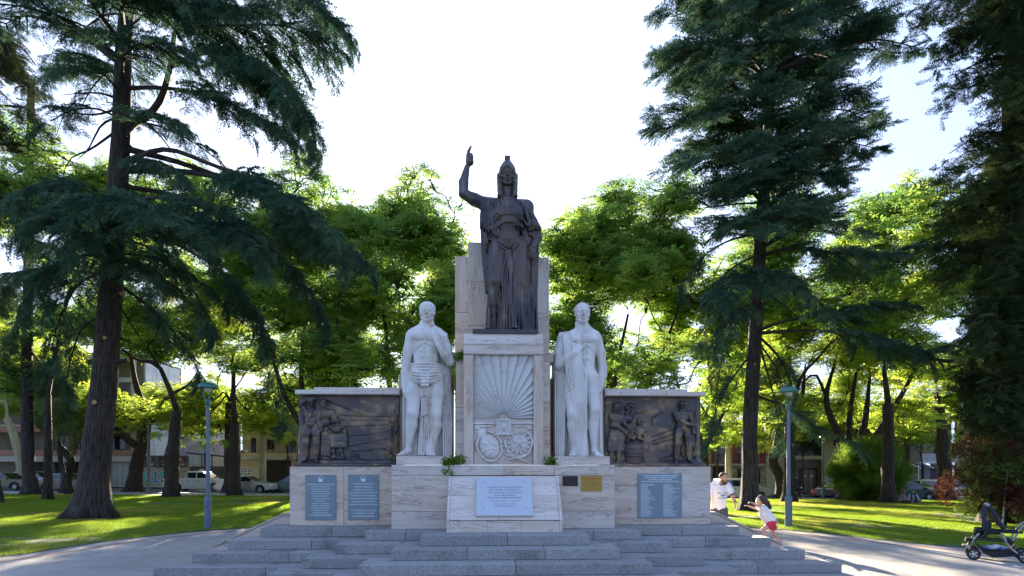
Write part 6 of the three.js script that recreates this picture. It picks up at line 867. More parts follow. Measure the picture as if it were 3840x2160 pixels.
// ---------------------------------------------------------------- the dark conifers at the sides
{
  const dark = (name, label, px, d, outline, trunkR, tint, seed, trunk, depth, n, yb) => { // outline: [y, left, right] of the crown as seen
    const b = base(px, d), R = rng(seed), t = thing(name, label, 'tree', [b.x, b.y - 0.05, b.z], 0, 'old conifers on the lawns'), L = (p) => p.clone().sub(b).add(V(0, 0.05, 0)), list = [[], [], []];
    const tr = curve(trunk.map(([x, y]) => L(at(x, y, d))), 16); mesh('trunk', tube(tr, tr.map((p, i) => mix(trunkR, trunkR * 0.45, i / 16) + trunkR * 0.5 * Math.exp(-p.y / 0.5)), 14, 0.1, seed), M.barkCedar, t);
    const wood = [], row = (y) => { let i = 0; while (i < outline.length - 2 && outline[i + 1][0] < y) i++; const A = outline[i], B = outline[i + 1], k = clamp((y - A[0]) / (B[0] - A[0]), 0, 1); return [mix(A[1], B[1], k), mix(A[2], B[2], k)]; };
    for (let c = 0; c < n / 8; c++) {
      const y = mix(outline[0][0], outline[outline.length - 1][0], R()), [xl, xr] = row(y), cx = (xl + xr) / 2, a = R() * 6.283, k = 0.35 + 0.72 * Math.sqrt(R()), tip = L(at(cx + Math.cos(a) * (xr - xl) / 2 * k * (0.85 + 0.3 * R()), y + 40, d + Math.sin(a) * depth * k)), inner = L(at(cx, y - 30, d)), f0 = R();
      wood.push(tube(curve([inner, inner.clone().lerp(tip, 0.5).add(V(0, 0.35, 0)), tip], 4), [0.06, 0.05, 0.04, 0.025, 0.012], 4));
      for (let i = 0; i < 9; i++) { const u = 0.3 + 0.75 * (i + R()) / 9, p = inner.clone().lerp(tip, u).add(V((R() - 0.5) * 0.7, 0.3 - 0.9 * u * u + (R() - 0.5) * 0.5, (R() - 0.5) * 0.7)), f = clamp(f0 * 0.6 + R() * 0.5, 0, 1), s = (0.5 + 0.5 * R()) * (1.15 - 0.4 * u); list[i % 3].push([p, new THREE.Quaternion().setFromAxisAngle(V(0, 1, 0), R() * 6.28), V(s, s * (0.65 + 0.35 * R()), s), rgb(mix(tint[0][0], tint[1][0], f), mix(tint[0][1], tint[1][1], f), mix(tint[0][2], tint[1][2], f))]); }
    }
    const w = mesh('boughs', wood, M.barkCedar, t); w.userData.kind = 'stuff'; spread('foliage', CYP, M.needle, list, t); return t;
  };
  dark('cypress_tree', 'massive dark cypress with drooping foliage above the plum bush', 3790, 19, [[-300, 3480, 4200], [0, 3520, 4200], [200, 3545, 4150], [400, 3500, 4150], [700, 3530, 4100], [950, 3500, 4100], [1200, 3560, 4050], [1420, 3600, 4020], [1560, 3640, 3990]], 0.62, [[0.022, 0.045, 0.02], [0.095, 0.125, 0.05]], 51, [[3790, 1965], [3790, 1700], [3800, 1300], [3810, 800], [3815, 200], [3815, -300]], 2.6, 900);
  dark('cypress_tree', 'black green conifer cut by the picture edge, beyond the great cedar', -30, 30, [[150, -160, 120], [300, -200, 190], [500, -220, 215], [650, -200, 150], [780, -180, 60]], 0.40, [[0.035, 0.05, 0.025], [0.07, 0.085, 0.04]], 52, [[-40, 1900], [-40, 1300], [-35, 800], [-30, 100]], 3, 200);
  // two trunks with ragged lower boughs on the far lawn
  const bb = base(118, 39), PP = (x, y, dd = 0) => at(x, y, 39 + dd);
  conifer('cedar_tree', 'straight reddish trunk of a tall conifer near the street at the lawn\u2019s far corner', { seed: 8, base: bb, r0: 0.40, r1: 0.2, flare: 0.7, flareH: 0.4, tint: [[0.07, 0.12, 0.07], [0.15, 0.22, 0.10]], group: 'old conifers on the lawns', trunk: [bb, PP(105, 1700), PP(100, 1450), PP(105, 1100), PP(112, 700), PP(118, 300)], ss: 1.2, limbs: [
    { p: [PP(108, 1000), PP(60, 1040, -0.5), PP(10, 1130, -1)], r: 0.1, side: 1.8, droop: 1.1 }, { p: [PP(110, 900), PP(180, 920, -0.6), PP(260, 1000, -1)], r: 0.1, side: 1.8, droop: 1.1 }, { p: [PP(105, 1150), PP(60, 1220, -0.5), PP(20, 1340, -1)], r: 0.1, side: 1.6, droop: 1.1 }, { p: [PP(106, 1050), PP(170, 1120, 0.4), PP(230, 1240, 0.6)], r: 0.1, side: 1.8, droop: 1.1 }, { p: [PP(112, 800), PP(60, 780, 0.6), PP(0, 850, 1)], r: 0.1, side: 2, droop: 1 }, { p: [PP(112, 780), PP(180, 760, 0.8), PP(240, 830, 1)], r: 0.1, side: 1.8, droop: 1 }, { p: [PP(103, 1300), PP(150, 1360, 0.4), PP(210, 1460, 0.6), PP(235, 1560, 0.6)], r: 0.08, side: 1.6, droop: 1.1 }] });
  const b2 = base(255, 40), P2 = (x, y, dd = 0) => at(x, y, 40 + dd);
  conifer('cedar_tree', 'small ragged conifer with sunlit drooping sprays by the parked cars', { seed: 9, base: b2, r0: 0.16, r1: 0.08, flare: 0.4, tint: [[0.13, 0.19, 0.07], [0.22, 0.28, 0.11]], group: 'old conifers on the lawns', trunk: [b2, P2(222, 1690), P2(215, 1580), P2(205, 1450), P2(200, 1300)], ss: 1.2, limbs: [{ p: [P2(210, 1560), P2(250, 1580, -0.6), P2(280, 1650, -1)], r: 0.05, side: 1.4, droop: 0.9 }, { p: [P2(208, 1500), P2(240, 1500, -0.8), P2(270, 1560, -1.2)], r: 0.05, side: 1.4, droop: 1 }, { p: [P2(205, 1430), P2(170, 1480, -0.4), P2(150, 1570, -0.6)], r: 0.05, side: 1.3, droop: 1 }, { p: [P2(203, 1400), P2(240, 1420, 0.4), P2(265, 1500, 0.6)], r: 0.05, side: 1.4, droop: 1 }, { p: [P2(200, 1300), P2(220, 1340, 0), P2(235, 1420, 0)], r: 0.05, side: 1.5, droop: 1 }] });
}
// ---------------------------------------------------------------- shrubs, vines, grass
{
  const shrub = (name, label, px, d, rx, h, n, spr, m, c0, c1, seed, shape) => { const b = base(px, d), R = rng(seed), t = thing(name, label, 'shrub', [b.x, b.y, b.z]), list = [], st = []; for (let i = 0; i < 16; i++) { const a = R() * 6.28, k = R() * rx * 0.75; st.push(tube(curve([V(Math.cos(a) * 0.15, 0, Math.sin(a) * 0.15), V(Math.cos(a) * k * 0.5, h * 0.35, Math.sin(a) * k * 0.5), V(Math.cos(a) * k, h * (0.6 + 0.3 * R()), Math.sin(a) * k)], 5), taper(6, 0.035, 0.01), 4)); }
    for (let i = 0; i < n; i++) { const v = R(), w = shape(v) * rx, a = R() * 6.283, k = Math.pow(R(), 0.38), c = R(), s = 0.35 + 0.35 * R(), bump = 0.85 + 0.3 * noise3(Math.cos(a) * 2 + seed, v * 5, Math.sin(a) * 2); list.push([V(Math.cos(a) * w * k * bump, v * h * bump, Math.sin(a) * w * k * bump), spinY(a, 1.4, R), V(s, s, s), rgb(mix(c0[0], c1[0], c), mix(c0[1], c1[1], c), mix(c0[2], c1[2], c))]); }
    const sm = mesh('stem', st, M.barkStreet, t); sm.userData.kind = 'stuff'; spread('foliage', spr, m, [list.filter((_, i) => i % 2), list.filter((_, i) => i % 2 === 0)], t); return t; };
  shrub('round_shrub', 'rounded dense green shrub on the lawn edge near the seated pair', 3255, 39, 2.0, 3.9, 170, FINE, M.leaf, [0.10, 0.19, 0.03], [0.22, 0.32, 0.045], 3, (v) => Math.pow(Math.sin(Math.PI * (0.1 + v * 0.82)), 0.6) * (v < 0.3 ? mix(0.28, 1, v / 0.3) : 1));
  // young purple plum tied to a stake
  const b = base(3755, 17.6), R = rng(66), tt = 0, t = thing('plum_bush', 'young plum with dark red and green leaves tied to a white stake', 'shrub', [b.x, b.y, b.z]), list = [], st = [];
  for (let i = 0; i < 9; i++) { const a = R() * 6.28; st.push(tube(curve([V(0.1 * Math.cos(a), 0, 0.1 * Math.sin(a)), V(0.25 * Math.cos(a), 0.9, 0.25 * Math.sin(a)), V(0.75 * Math.cos(a), 1.7 + R() * 0.7, 0.6 * Math.sin(a))], 6), taper(7, 0.025, 0.008), 5)); }
  for (let i = 0; i < 120; i++) { const v = Math.pow(R(), 0.8), a = R() * 6.283, w = (v < 0.25 ? mix(0.75, 1.25, v / 0.25) : mix(1.25, 0.75, (v - 0.25) / 0.75)), k = Math.pow(R(), 0.45), red = 0.85 * sstep(0.50, 0.68, noise3(Math.cos(a) * 1.6, v * 3.2, Math.sin(a) * 1.6 + 5) * 0.7 + v * 0.25 + R() * 0.2), c = lerp3([0.11, 0.16, 0.04], [0.13, 0.035, 0.04], red), f = 0.7 + 0.7 * R(), s = 0.3 + 0.2 * R(); list.push([V(Math.cos(a) * w * k - 0.1, 0.42 + v * 2.15, Math.sin(a) * w * k), spinY(a, 1.6, R), V(s, s, s), rgb(c[0] * f, c[1] * f, c[2] * f)]); }
  const sm = mesh('stem', st, M.barkStreet, t); sm.userData.kind = 'stuff'; spread('foliage', PLUM, M.plum, [list.filter((_, i) => i % 2), list.filter((_, i) => i % 2 === 0)], t);
  const sp = base(3763, 17.2), sk = thing('plant_stake', 'slanting white painted stake beside the young plum', 'stake', [sp.x, sp.y, sp.z]); mesh('pole', rod(V(-0.05, -0.02, 0), V(0.22, 1.75, -0.1), 0.026, 0.026, 8), mat(0.5, 0.48, 0.45, 0.6), sk); mesh('tie', new THREE.TorusGeometry(0.034, 0.008, 6, 14).rotateX(Math.PI / 2).translate(0.08, 0.85, -0.05), mat(0.1, 0.1, 0.1, 0.7), sk);
  // weeds rooted in the joints of the monument
  for (const [x, y, z, n, r, label] of [[-0.93, 1.86, 0.16, 16, 0.12, 'fern like weed hanging from the ledge beside the left marble plinth'], [-0.80, 3.98, -0.2, 5, 0.05, 'tiny weed on the ledge behind the bent marble elbow'], [0.94, 1.9, 0.05, 7, 0.06, 'small weed in the gap beside the toga figure\u2019s plinth']]) { const Q = rng(n), w = thing('wall_weed', label.replace('the left marble plinth', 'the loincloth figure\u2019s plinth'), 'plant', [x, y, z]), l = []; for (let i = 0; i < n; i++) { const s = 0.6 + 0.5 * Q(); l.push([V((Q() - 0.5) * 2.4 * r, (Q() - 0.55) * 2.2 * r, Q() * r * 0.9), spinY(Q() * 6, 1.5, Q), V(s, s, s), rgb(0.10 + 0.1 * Q(), 0.22 + 0.1 * Q(), 0.04)]); } instances('foliage', tinted([SPR.ivy], rng(2), 0.9, 1), M.leaf, l, w).userData.kind = 'stuff'; }
  // grass: tufts of blades over the lawns
  const blades = (seed, n, half, h) => { const Q = rng(seed), l = []; for (let i = 0; i < n; i++) l.push([V((Q() * 2 - 1) * half, 0, (Q() * 2 - 1) * half), V((Q() - 0.5) * 0.9, 1, (Q() - 0.5) * 0.9).normalize(), rv(Q), h * (0.6 + Q() * 0.8), h * 0.13]); return finish(leafGeo(l)); };
  M.grass = leafMat(1, 1, 1, 0.5);
  const inside = (x, z) => { // beyond the paving edge
    const e = z > -7.8 ? (x < 0 ? cL : cR) : null; if (!e) return true; let xe = 0; for (let i = 0; i < e.length - 1; i++) { const a = e[i], c = e[i + 1]; if ((a.z - z) * (c.z - z) <= 0 && a.z !== c.z) { xe = mix(a.x, c.x, (z - a.z) / (c.z - a.z)); break; } } return x < 0 ? x < xe - 0.03 : x > xe + 0.03; };
  const Q = rng(91), lists = [[], [], [], []], turn = [0, 1, 2, 3].map((k) => new THREE.Quaternion().setFromAxisAngle(V(0, 1, 0), k * Math.PI / 2));
  const sow = (h, dMin, dMax, off) => { for (let gz = -29.4; gz < 2; gz += 2 * h) for (let gx = -46; gx < 50; gx += 2 * h) {
    const x = gx + (Q() - 0.5) * h * 0.3, z = gz + (Q() - 0.5) * h * 0.3, rel = V(x, 0, z).sub(CAM), dd = rel.x * Math.sin(YAW) - rel.z * Math.cos(YAW) + 0, d = -(rel.z * Math.cos(YAW) - rel.x * Math.sin(YAW)), u = Math.abs(rel.x / d); if (d < dMin || d >= dMax || u > 0.98 || !inside(x, z) || Math.abs(x) < 5 && z > -8) continue;
    const dry = sstep(0.56, 0.74, fbm3(x * 0.35, 2, z * 0.35, 3)), bare = fbm3(x * 0.5 + 9, 4, z * 0.5, 3); if (bare > 0.67 && Q() < 0.8) continue;
    const c = lerp3([0.22, 0.335, 0.03], [0.40, 0.39, 0.085], clamp(dry * 0.8 + Q() * 0.28, 0, 1)); lists[off + (Q() < 0.5 ? 0 : 1)].push([V(x, lawnY(x, z), z), turn[Math.floor(Q() * 4)], V(1, 0.8 + 0.4 * Q(), 1), rgb(...c)]);
  } };
  sow(0.17, 11, 25, 0); sow(0.3, 25, 46, 2);
  [[1, 150, 0.18, 0.05], [2, 150, 0.18, 0.055], [3, 230, 0.31, 0.075], [4, 230, 0.31, 0.07]].forEach((g, i) => tag(instances('grass', blades(...g), M.grass, lists[i]), ['mown grass blades of the lawns next to the paving', 'mown grass of the lawns next to the paving, slightly taller', 'mown grass of the lawns toward the street', 'mown grass of the lawns toward the street, slightly shorter'][i], 'grass', null, 'stuff'));
}

// ---------------------------------------------------------------- street lamps
M.lampPole = mat(0.11, 0.15, 0.21, 0.45, { metalness: 0.3 }); M.lampGreen = mat(0.02, 0.14, 0.11, 0.4, { clearcoat: 0.4 }); M.frost = new THREE.MeshPhysicalMaterial({ color: rgb(0.75, 0.75, 0.7), roughness: 0.5, transmission: 0.5, thickness: 0 });
function lampPost(label, px, d, H, tagged) {
  const b = base(px, d), o = thing('street_lamp', label, 'street lamp', [b.x, b.y, b.z], 0, 'green domed park lamps');
  mesh('base_pole', [new THREE.LatheGeometry([[0.1, 0], [0.1, 0.85], [0.106, 0.86], [0.106, 0.9], [0.07, 0.96], [0, 0.96]].map((p) => new THREE.Vector2(...p)), 18)], M.lampPole, o);
  mesh('pole', new THREE.CylinderGeometry(0.045, 0.06, H - 0.9 - 0.55, 16).translate(0, (H - 0.55 + 0.9) / 2, 0), M.lampPole, o);
  mesh('collar', new THREE.LatheGeometry([[0, H - 0.66], [0.07, H - 0.66], [0.075, H - 0.5], [0.09, H - 0.47], [0, H - 0.47]].map((p) => new THREE.Vector2(...p)), 16), M.lampGreen, o);
  for (let i = 0; i < 3; i++) { const a = i * 2.094 + 0.5; mesh('bracket', tube(curve([V(Math.cos(a) * 0.05, H - 0.5, Math.sin(a) * 0.05), V(Math.cos(a) * 0.13, H - 0.32, Math.sin(a) * 0.13), V(Math.cos(a) * 0.22, H - 0.15, Math.sin(a) * 0.22)], 6), taper(7, 0.022, 0.016), 6), M.lampGreen, o); }
  const dome = mesh('dome', new THREE.LatheGeometry([[0, H - 0.13], [0.25, H - 0.13], [0.262, H - 0.15], [0.272, H - 0.12], [0.25, H - 0.06], [0.19, H - 0.01], [0.10, H + 0.02], [0, H + 0.03]].map((p) => new THREE.Vector2(...p)), 24), M.lampGreen, o);
  mesh('globe', new THREE.SphereGeometry(0.12, 16, 10).scale(1, 0.7, 1).translate(0, H - 0.18, 0), M.frost, dome);
  if (tagged) { const c = document.createElement('canvas'); c.width = 128; c.height = 256; const x = c.getContext('2d'); x.fillStyle = '#5f6c7f'; x.fillRect(0, 0, 128, 256); x.strokeStyle = '#1c2030'; x.lineWidth = 9; x.beginPath(); x.moveTo(50, 40); x.quadraticCurveTo(80, 10, 76, 60); x.lineTo(70, 130); x.moveTo(40, 100); x.lineTo(96, 92); x.moveTo(92, 30); x.quadraticCurveTo(120, 20, 100, 60); x.stroke(); x.lineWidth = 4; x.strokeRect(70, 170, 36, 60); const t = new THREE.CanvasTexture(c); t.colorSpace = THREE.SRGBColorSpace; mesh('painted_tag', new THREE.CylinderGeometry(0.102, 0.102, 0.42, 14, 1, true, -0.75, 1.5).translate(0, 0.62, 0), mat(1, 1, 1, 0.5, { map: t }), o); }
  return o;
}
lampPost('green domed lamp on a blue grey pole with black graffiti on its base', 780, 16.9, 4.22, true);
lampPost('green domed lamp on a clean pole next to the running girl', 2957, 17.4, 4.16, false);
lampPost('small far domed lamp at the lawn edge in front of the institute', 3088, 42, 4.6, false);
{ // slim curved lamp by the plum bush and a bare post by the forked tree
  const b = base(3632, 33), o = thing('arm_lamp', 'slim white pole with a curved arm and a small flat lamp head', 'street lamp', [b.x, b.y, b.z]); mesh('pole', rod(V(0, 0, 0), V(0, 4.5, 0), 0.075, 0.05, 10), mat(0.45, 0.45, 0.45, 0.5), o); mesh('arm', tube(curve([V(0, 4.45, 0), V(-0.05, 4.8, 0), V(-0.4, 5.6, 0), V(-0.25, 5.85, 0)], 8), taper(9, 0.045, 0.03), 8), mat(0.45, 0.45, 0.45, 0.5), o); mesh('lamp_head', new THREE.SphereGeometry(0.3, 14, 8).scale(1, 0.3, 0.6).translate(-0.15, 5.88, 0), mat(0.6, 0.6, 0.58, 0.4), o);
  const p = base(557, 43), q = thing('sign_post', 'thin bare grey post at the lawn edge before the graffiti wall', 'post', [p.x, p.y, p.z]); mesh('post', rod(V(0, 0, 0), V(0, 5.4, 0), 0.12, 0.10, 10), mat(0.10, 0.11, 0.13, 0.6), q); mesh('foot', new THREE.CylinderGeometry(0.19, 0.19, 0.08, 12).translate(0, 0.04, 0), mat(0.10, 0.11, 0.13, 0.6), q);
  const s = base(3338, 41.2), sg = thing('lawn_notice', 'small slanted white notice board on a dark foot beside the seated pair', 'sign', [s.x, s.y, s.z]); mesh('board', new THREE.BoxGeometry(0.4, 0.02, 0.5).rotateX(0.6).rotateY(0.5).translate(0, 0.42, 0), mat(0.6, 0.6, 0.58, 0.5), sg); mesh('foot', box(-0.22, 0.22, 0, 0.26, -0.22, 0.22, 0.02), mat(0.06, 0.06, 0.06, 0.7), sg);
}
// ---------------------------------------------------------------- houses across the street
const plaster = (r, g, b, s) => mat(1, 1, 1, 0.9, { map: tex(512, 512, (u, v) => { const a = tf(u, v, 4, 6, s, 5), st = sstep(0.5, 0.8, tf(u, v, 14, 3, s + 3, 4)), k = 0.86 + 0.26 * a - 0.22 * st; return [r * k, g * k, b * k]; }, 5) });
M.cream = plaster(0.40, 0.37, 0.27, 3); M.ochre = plaster(0.42, 0.33, 0.17, 5); M.whiteWall = plaster(0.62, 0.61, 0.63, 7); M.mauve = plaster(0.40, 0.36, 0.37, 9); M.taupe = plaster(0.17, 0.145, 0.11, 11); M.band = plaster(0.34, 0.31, 0.26, 13);
M.brick = mat(1, 1, 1, 0.9, { map: tex(512, 512, (u, v) => { const y = v * 16, r = Math.floor(y), x = u * 8 + (r % 2) * 0.5, c = Math.floor(x), j = (y - r < 0.14 || x - c < 0.06); const k = 0.8 + 0.4 * h3(c, r, 4); return j ? [0.30, 0.27, 0.23] : [0.27 * k, 0.11 * k, 0.065 * k]; }, 1.9) });
M.stone = mat(1, 1, 1, 0.92, { map: tex(512, 512, (u, v) => { const y = v * 9, r = Math.floor(y), x = u * 5 + (h3(r, 2, 2)), c = Math.floor(x), j = (y - r < 0.1 || x - c < 0.06); const k = 0.7 + 0.6 * h3(c, r, 7); return j ? [0.12, 0.10, 0.08] : [0.30 * k, 0.255 * k, 0.18 * k]; }, 2.2) });
M.window = new THREE.MeshPhysicalMaterial({ color: rgb(0.02, 0.026, 0.03), roughness: 0.08, specularIntensity: 1 }); M.dark = mat(0.025, 0.022, 0.02, 0.8); M.iron = mat(0.03, 0.03, 0.03, 0.6, { metalness: 0.3 }); M.shutter = mat(0.27, 0.27, 0.24, 0.6); M.redWood = mat(0.22, 0.035, 0.025, 0.6); M.white = mat(0.7, 0.7, 0.68, 0.6); M.purple = mat(0.05, 0.02, 0.06, 0.6);
const ZB = -47.2;
function facade(o, name, m, X0, X1, Y0, Y1, z, th, holes = []) { // a wall with openings, its back th behind z
  const s = new THREE.Shape([[X0, Y0], [X1, Y0], [X1, Y1], [X0, Y1]].map((p) => new THREE.Vector2(...p))); for (const h of holes) s.holes.push(new THREE.Path([[h[0], h[2]], [h[0], h[3]], [h[1], h[3]], [h[1], h[2]]].map((p) => new THREE.Vector2(...p))));
  return mesh(name, boxUV(new THREE.ExtrudeGeometry(s, { depth: th, bevelEnabled: false }).translate(0, 0, z - th)), m, o);
}
function windowIn(o, h, z, fm, nx = 2, ny = 1, glass = M.window) { const w = mesh('window', box(h[0], h[1], h[2], h[3], z - 0.2, z - 0.17), glass, o), f = 0.05, bars = [box(h[0], h[0] + f, h[2], h[3], z - 0.165, z - 0.1), box(h[1] - f, h[1], h[2], h[3], z - 0.165, z - 0.1), box(h[0] + f, h[1] - f, h[2], h[2] + f, z - 0.165, z - 0.102), box(h[0] + f, h[1] - f, h[3] - f, h[3], z - 0.165, z - 0.102)]; for (let i = 1; i < nx; i++) { const x = mix(h[0], h[1], i / nx); bars.push(box(x - 0.02, x + 0.02, h[2] + f, h[3] - f, z - 0.16, z - 0.11)); } for (let i = 1; i < ny; i++) { const y = mix(h[2], h[3], i / ny); bars.push(box(h[0] + f, h[1] - f, y - 0.02, y + 0.02, z - 0.158, z - 0.115)); } mesh('window_frame', bars, fm, w); return w; }
function railing(o, X0, X1, Y0, Y1, z, n, m = M.iron, wave = 0) { mesh('rail', box(X0, X1, Y1 - 0.05, Y1, z - 0.03, z + 0.03), m, o); mesh('rail', box(X0, X1, Y0, Y0 + 0.04, z - 0.02, z + 0.02), m, o); const bars = []; for (let i = 0; i < n; i++) { const x = mix(X0, X1, (i + 0.5) / n); bars.push(wave ? tube([V(x, Y0, z), V(x, mix(Y0, Y1, 0.3), z + wave), V(x, mix(Y0, Y1, 0.6), z), V(x, Y1, z)], [0.015, 0.015, 0.015, 0.015], 4) : box(x - 0.014, x + 0.014, Y0 + 0.04, Y1 - 0.05, z - 0.014, z + 0.014)); } mesh('baluster', bars, m, o).userData.kind = 'stuff'; }
const X = (px, z = ZB) => atZ(px, HZ, z).x, Yp = (py, px, z = ZB) => atZ(px, py, z).y;
{ // apartment block behind the great cedar
  const o = thing('apartment_building', 'apartment block with deep dark balconies, brick parapets and a grey shutter', 'building', [0, 0, 0]), x0 = X(-260), x1 = X(498), y = (p) => Yp(p, 330), g = fall(X(330), ZB) - 0.3, zi = ZB - 1.8;
  const holes = []; for (const [a, b] of [[1622, 1689], [1528, 1592], [1440, 1505]]) for (const [c, d] of [[X(190, zi), X(255, zi)], [X(272, zi), X(345, zi)], [X(360, zi), X(470, zi)]]) holes.push([c, d, y(b) + 0.15, y(a) - 0.2]);
  facade(o, 'back_wall', M.taupe, x0, x1, g, y(1330), zi, 0.3, holes); for (const h of holes) windowIn(o, h, zi, M.iron, 3, 1, M.window);
  for (const [a, b, m] of [[1688, 1711, M.brick], [1600, 1621, M.brick], [1506, 1524, M.band], [1415, 1432, M.band]]) mesh('parapet', boxUV(box(x0, x1, y(b), y(a), ZB - 0.2, ZB)), m, o);
  for (const [a, b] of [[1711, 1731], [1593, 1600], [1498, 1506], [1330, 1345]]) mesh('floor_slab', boxUV(box(x0, x1 + 0.1, y(b), y(a), zi, ZB + 0.05)), M.band, o);
  for (const p of [185, 262, 352, 400, 492]) mesh('column', boxUV(box(X(p) - 0.18, X(p) + 0.18, g, y(1330), ZB - 0.55, ZB - 0.21)), p === 262 ? M.redWood : M.band, o);
  for (let i = 0; i < 4; i++) mesh('shutter', box(X(405 + i * 22) + 0.02, X(427 + i * 22) - 0.02, g, y(1733), ZB - 0.5, ZB - 0.42), M.shutter, o); for (const p of [1733, 1775]) mesh('shutter_rail', box(X(405), X(493), y(p + 6), y(p), ZB - 0.42, ZB - 0.38), M.band, o);
  mesh('shop_front', box(X(60), X(398), g, y(1733), ZB - 1.7, ZB - 1.6), M.dark, o); railing(o, X(95), X(140), y(1815), y(1733), ZB - 0.1, 16, M.iron); railing(o, X(190), X(480), y(1600), y(1580), ZB - 0.1, 40, M.iron);
  mesh('rear_wall', boxUV(box(x0, x1, g, y(1331), ZB - 9, ZB - 8.7)), M.taupe, o); mesh('roof', boxUV(box(x0, x1, y(1330), y(1322), ZB - 9, ZB + 0.1)), M.band, o); mesh('side_wall', boxUV(box(x1 - 0.25, x1 - 0.01, g, y(1331), ZB - 9, ZB - 2.15)), M.whiteWall, o);
}
